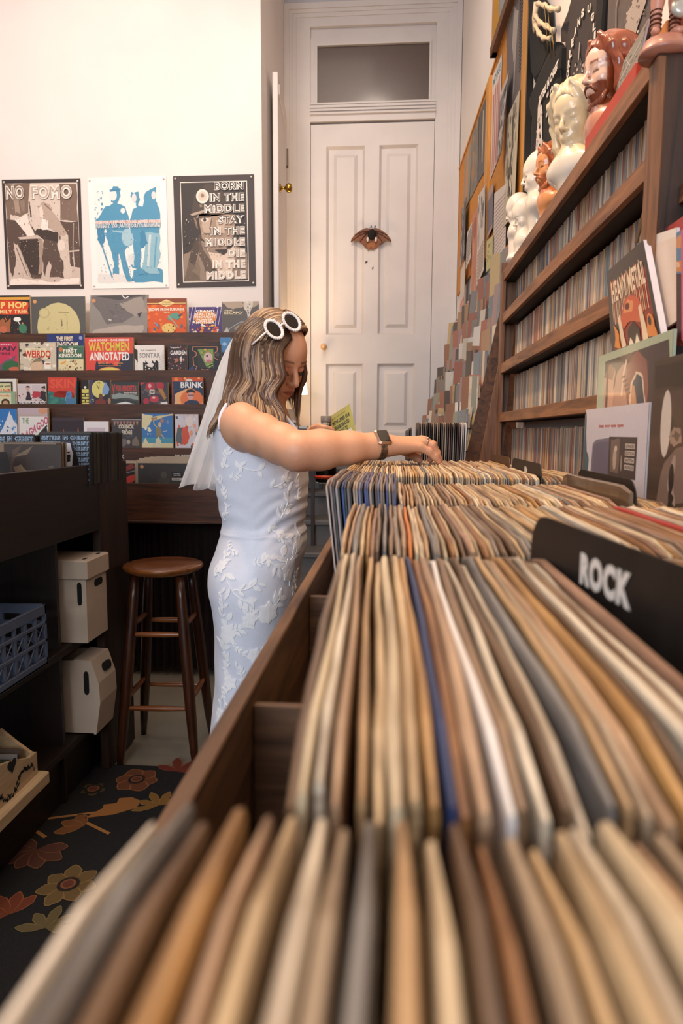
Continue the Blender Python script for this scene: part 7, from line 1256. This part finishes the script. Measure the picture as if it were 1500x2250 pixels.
df, tl_, tr_, m1, m2 = N.new('ShaderNodeBsdfDiffuse'), N.new('ShaderNodeBsdfTranslucent'), N.new('ShaderNodeBsdfTransparent'), N.new('ShaderNodeMixShader'), N.new('ShaderNodeMixShader')
for q in (df, tl_): q.inputs['Color'].default_value = (.97, .96, .95, 1)
lw = N.new('ShaderNodeLayerWeight'); lw.inputs['Blend'].default_value = .35; mr = N.new('ShaderNodeMapRange'); mr.inputs[3].default_value = .0; mr.inputs[4].default_value = .25; L_.new(lw.outputs['Facing'], mr.inputs[0])
gz = N.new('ShaderNodeNewGeometry'); sx_ = N.new('ShaderNodeSeparateXYZ'); L_.new(gz.outputs['Position'], sx_.inputs[0]); mz = N.new('ShaderNodeMapRange'); mz.inputs[1].default_value = 1.13; mz.inputs[2].default_value = 1.40; mz.inputs[3].default_value = .42; mz.inputs[4].default_value = .88; L_.new(sx_.outputs['Z'], mz.inputs[0]); ad_ = N.new('ShaderNodeMath'); ad_.operation = 'ADD'; ad_.use_clamp = True; L_.new(mz.outputs[0], ad_.inputs[0]); L_.new(mr.outputs[0], ad_.inputs[1]); m1.inputs[0].default_value = .35; L_.new(df.outputs[0], m1.inputs[1]); L_.new(tl_.outputs[0], m1.inputs[2]); L_.new(ad_.outputs[0], m2.inputs[0]); L_.new(tr_.outputs[0], m2.inputs[1]); L_.new(m1.outputs[0], m2.inputs[2]); L_.new(m2.outputs[0], N['Material Output'].inputs[0])
ve = obj('veil', vl, vm, W_, True, label='short sheer white veil')
vb = MB(); fe = cr_(FE, NV); vs2 = []
for i in range(NV):
    t = i/(NV-1)
    for j in range(NU): s_ = j/(NU-1); p = cl[i]*(1-s_)+fe[i]*s_; w = .012*t**1.2; vs2.append(p+np.array((w*math.sin(s_*14+t), w*math.cos(s_*14)-.012*0, -.004*t*math.sin(s_*11))))
vb.add(vs2, [(i*NU+j, (i+1)*NU+j, (i+1)*NU+j+1, i*NU+j+1) for i in range(NV-1) for j in range(NU-1)])
obj('veil_layer', vb, vm, ve, True)
# ---- white sunglasses pushed up into the hair
sg = root('sunglasses', Vector(A(615, 720, 1.64)), None, None); sg.parent = W_; del sg['_w']; sg['label'] = 'white round sunglasses with beaded rims on her head'; sg.location = (0, 0, 0)
wp_ = mat('white_plastic', '#ece8ea', .25, coat=.4); dk = mat('dark_lens', '#120d0c', .05, spec=.25)
C1, C2 = Vector(A(601, 724, 1.612)), Vector(A(640, 707, 1.655)); bx = (C2-C1).normalized(); nn = Vector((.52, -.76, .40)); nn = (nn-bx*nn.dot(bx)).normalized(); up = bx.cross(nn); up = up if up.z > 0 else -up
for C_ in (C1, C2):
    rr = .0215; mb = MB(); P = [C_+(bx*math.cos(a)*.97+up*math.sin(a)*1.08)*rr for a in [q*math.pi/14 for q in range(29)]]; mb.tube(P, .0036, 6, False); obj('rim', mb, wp_, sg, True)
    mb = MB()
    for q in range(30): a = q*math.pi/15; mb.ball(C_+(bx*math.cos(a)*.97+up*math.sin(a)*1.08)*.0238+nn*.0015, .0027, 6)
    obj('rim_beads', mb, wp_, sg, True)
    mb = MB().slab([C_+(bx*math.cos(a)*.97+up*math.sin(a)*1.08)*.0205+nn*.0005 for a in [q*math.pi/14 for q in range(28)]], -nn*.002); obj('lens', mb, dk, sg, label='dark round lens')
obj('bridge', MB().tube([C1+bx*.021, (C1+C2)/2+up*.003+nn*.002, C2-bx*.021], .003, 6), wp_, sg, True)
e0, e1 = C1-bx*.024+up*.001, Vector(A(553, 758, 1.588)); obj('temple', MB().tube([e0, e0.lerp(e1, .5), e1], [.0064, .0056, .0045], 8, flat=.45), wp_, sg, True)
e0, e1 = C2+bx*.024, Vector(A(612, 716, 1.845)); obj('temple', MB().tube([e0, e0.lerp(e1, .5), e1], [.0048, .0042, .0034], 8, flat=.45), wp_, sg, True)
# ---- watch and ring
wt = root('wristwatch', (0, 0, 0), None, None); del wt['_w']; wt.parent = W_; wt['label'] = 'rose gold square watch with link band'
ax = Vector(ax_); wcen = Vector(WRR)-ax*.017; wn = Vector((0.05, -.80, .60)); wn = (wn-ax*wn.dot(ax)).normalized(); ws = ax.cross(wn)
rg = mat('rose_gold_metal', '#d8b49a', .22, metal=.9); B_ = Matrix((ax, ws, wn)).transposed().to_4x4(); B_.translation = wcen+wn*.0270
obj('watch_case', MB().rbox(-.0165, .0165, -.0195, .0195, -.003, .008, .004, B_), rg, wt); obj('watch_screen', MB().rbox(-.0122, .0122, -.0152, .0152, .0078, .0088, .0006, B_), mat('black_glass', '#171513', .06, coat=.5), wt, label='black screen')
mb = MB()
for q in range(4, 33):
    a = q*2*math.pi/36; c = wcen+(wn*math.cos(a)*.0285+ws*math.sin(a)*.0305); d = (wn*math.cos(a)+ws*math.sin(a)).normalized(); t = ax.cross(d)
    m_ = Matrix((ax, t, d)).transposed().to_4x4(); m_.translation = c
    mb.rbox(-.0085, -.0032, -.0024, .0024, -.001, .0012, .0004, m_).rbox(-.0028, .0028, -.0024, .0024, -.001, .0016, .0004, m_).rbox(.0032, .0085, -.0024, .0024, -.001, .0012, .0004, m_)
obj('link_band', mb, mat('steel_rose_links', '#8a7a6c', .3, metal=.9), wt)
p0, p1 = Vector(FG[1][0]), Vector(FG[1][1]); d = (p1-p0).normalized(); c = p0.lerp(p1, .42); e = d.cross(Vector((0, 0, 1))).normalized(); g_ = d.cross(e)
obj('ring', MB().tube([c+(e*math.cos(a)+g_*math.sin(a))*.0112 for a in [q*math.pi/10 for q in range(21)]], .0015, 6, False).ball(c-g_*.012+Vector((0, -.004, .002)), .0026, 8), mat('silver_ring', '#c8c4bc', .15, metal=1.), W_, True, label='silver ring')
# ---- what her other hand holds
bo = root('drink_bottle', (BT.x, BT.y, 1.13), 'clear plastic bottle with grey cap and a little dark drink', 'bottle')
zc, zb2_ = at(716, 914, Y=BT.y).z, at(716, 1062, Y=BT.y).z; H = zc-zb2_
gm = mat('clear_plastic', '#f2f0ee', .05, trans=1.); gm.node_tree.nodes['Principled BSDF'].inputs['IOR'].default_value = 1.08
obj('bottle_body', MB().lathe([(.020, 0), (.030, .004), (.0315, .014), (.0295, .05), (.0310, .075), (.0315, H-.066), (.029, H-.05), (.020, H-.032), (.0135, H-.022), (.0132, H-.012)], (BT.x, BT.y, zb2_), 28), gm, bo, True)
obj('cap', MB().lathe([(.0152, H-.018), (.0156, H-.016), (.0156, H-.001), (.0145, H), (0, H)], (BT.x, BT.y, zb2_), 26), mat('grey_cap', '#8a8480', .4), bo, True)
obj('drink', MB().lathe([(.0, .003), (.019, .003), (.0285, .007), (.0298, .014), (.028, .05), (.029, .07), (0, .07)], (BT.x, BT.y, zb2_), 24), mat('dark_cola', '#1c0b06', .1, coat=.3), bo, True)
obj('label_band', MB().lathe([(.0322, .014), (.0318, .024)], (BT.x, BT.y, zb2_), 24), mat('red_label', '#b83a20', .45), bo, True)
TL, TR, BR, BL = A(722, 917, 2.008), A(768, 887, 2.008), A(788, 975, 2.008), A(744, 1003, 2.008); TL, TR, BR, BL = map(Vector, (TL, TR, BR, BL))
Fl = lambda a, b: (BL*(1-a)+BR*a)*(1-b)+(TL*(1-a)+TR*a)*b
fl = root('flyer', (BL+BR)/2, 'yellow green discount flyer held behind the bottle', 'flyer')
obj('paper_sheet', MB().slab([BL, BR, TR, TL], (0, .0008, 0)), mat('lime_paper', '#ccc46c', .7), fl)
sp = [('l', [(.1, .9), (.75, .9)], .008, '#6a6a3c'), T("WE'VE UPPED OUR", .08, .74, .82, .095, '#2c2a20'), T('NEIGHBORHOOD', .08, .61, .74, .095, '#2c2a20'), T('DISCOUNT TO', .08, .48, .62, .095, '#2c2a20'), ('r', .12, .34, .84, .46, '#efece4'), T('15% OFF FOR A', .16, .365, .64, .07, '#3a3830'), ('r', .12, .21, .78, .335, '#efece4'), T('LIMITED TIME', .16, .235, .56, .07, '#3a3830'), ('l', [(.3, .13), (.85, .13)], .012, '#5a5a34'), ('l', [(.3, .09), (.8, .09)], .012, '#5a5a34')]
obj('flyer_print', art(sp, BL, BR-BL, TL-BL, z0=.0006, fn=Fl), PRINT, fl)
# ------------------------------------------------------------------ winged specimen on the door
wp = at(815, 520, Y=DY-.034); bt = root('winged_specimen', wp, 'small brown winged specimen with dark head and white patches pinned on the door', 'ornament')
Fp = lambda u, v, d=.004: at(u, v, Y=DY-.03-d)
wing = mat('leathery_brown', '#7a4218', .55, (30, .25))
for s_ in (-1, 1):
    m_ = lambda u: 815+s_*(u-815)
    W_ = [(815, 503), (826, 501), (838, 506), (850, 515), (858, 525), (860, 533), (855, 530), (848, 528), (838, 533), (830, 542), (824, 547), (815, 549)]
    mb = MB(); P = [Fp(m_(u), v, .006+.010*max(0, (abs(u-815)-10)/45)) for u, v in W_]; P = P if s_ > 0 else P[::-1]; mb.slab(P, (0, -.003, 0)); obj('wing', mb, wing, bt)
    mb = MB()
    for e in ((850, 516), (859, 530), (840, 532)): mb.tube([Fp(m_(818), 508, .011), Fp(m_((818+e[0])/2), (506+e[1])/2-2, .014), Fp(m_(e[0]), e[1], .018)], [.004, .003, .0015], 6)
    obj('wing_finger', mb, mat('dark_leather', '#4a2610', .6), bt, True)
mb = MB().slab([Fp(u, v, .008) for u, v in ((806, 534), (824, 534), (820, 552), (818, 545), (815, 541), (812, 545), (808, 552))], (0, -.003, 0)); obj('tail', mb, mat('ginger_tail', '#9a5a24', .6), bt)
mb = MB().ball(Fp(817, 515, .016), .029, 14, sx=.95, sy=.6, sz=1.1); obj('body', mb, mat('black_fur', '#16100d', .9, (90, .4), .5), bt, True)
for s_ in (-1, 1): obj('white_patch', MB().ball(Fp(816.5+9*s_, 526, .026), .010, 10, sx=.8, sy=.5, sz=1.5), mat('white_fur_patch', '#d8ccc4', .7), bt, True)
mb = MB().tube([Fp(809, 505, .008), Fp(815, 497, .006), Fp(822, 506, .008)], .0012, 5).ball(Fp(815, 497, .006), .004, 8); obj('hanging_loop', mb, black_c, bt)
for u, v, w in ((802, 575, 5), (817, 588, 3), (822, 497, 3)): obj('tape_scrap', MB().slab([Fp(u, v, .002), Fp(u+w, v-2, .002), Fp(u+w, v+1, .002), Fp(u, v+4, .002)], (0, -.001, 0)), mat('scuff_dark', '#4a4038', .8), label='tiny dark scrap of tape on the door at '+{802: 'left below the specimen', 817: 'lowest below the specimen', 822: 'the specimen loop'}[u], cat='scrap')
# ------------------------------------------------------------------ lamp, cassettes and table at the foot of the door
tb = root('side_table', (-.62, 4.02, 0), 'small dark table with a lamp in the corner by the door', 'table')
obj('table_top', MB().rbox(-.695, -.44, 3.80, 4.28, 1.13, 1.15, .003), dark_wood, tb)
for x in (-.685, -.46):
    for y in (3.82, 4.25): obj('leg', MB().box(x, x+.02, y, y+.02, (.0 if y < 3.9 else .0)+.0, 1.13), dark_wood_z, tb)
lp = root('table_lamp', (-.56, 4.12, 1.15), 'lit table lamp with white drum shade behind the woman', 'lamp')
lc = Vector((-.600, 4.14, 1.15)); zs0, zs1 = at(668, 866, Y=4.14).z, at(668, 800, Y=4.14).z
shade = mat('glowing_shade', '#ffe2b8', .7, emit=5.5)
obj('lamp_shade', MB().lathe([(.082, zs0-1.15), (.066, zs1-1.15), (.064, zs1-1.15), (.080, zs0-1.15)], lc, 28), shade, lp, True)
obj('lamp_base', MB().lathe([(.0, 0), (.05, 0), (.055, .012), (.03, .03), (.05, .06), (.062, .10), (.05, .145), (.02, .17), (.012, .22), (.012, zs0-1.15+.05)], lc, 24), mat('dark_round_base', '#3a2618', .35, coat=.4), lp, True)
lamp('table_lamp_bulb', 'POINT', (lc.x, lc.y, zs0+.09), 26, (1, .72, .42), .04)
ORD = ['first', 'second', 'third', 'fourth', 'fifth', 'sixth', 'seventh', 'eighth', 'ninth', 'tenth', 'last']
g = 'cassettes stacked beside the lamp'
r = random.Random(6); z = {}
for col_, x0 in enumerate((-.692, -.622, -.552)):
    n = (8, 11, 9)[col_]
    for i in range(n):
        o = obj('cassette', MB().rbox(x0, x0+.066, 3.86, 3.93, 1.1505+.0165*i, 1.1505+.0165*i+.0157, .001), mat('cassette_case_'+('dark' if i % 2 else 'light'), '#2a211c' if i % 2 else '#d0c4b4', .35), label=f'{"dark" if i % 2 else "pale"} cassette, {ORD[n-1-i]} from the top of the {("left", "middle", "right")[col_]} stack by the lamp', cat='cassette', group=g)
obj('boxed_set', MB().rbox(-.62, -.557, 3.87, 3.93, 1.1505+.0165*11, 1.1505+.0165*11+.06, .002), mat('tan_box', '#b09474', .6), label='small tan box on top of the middle cassette stack', cat='box')
bpy.context.view_layer.update()
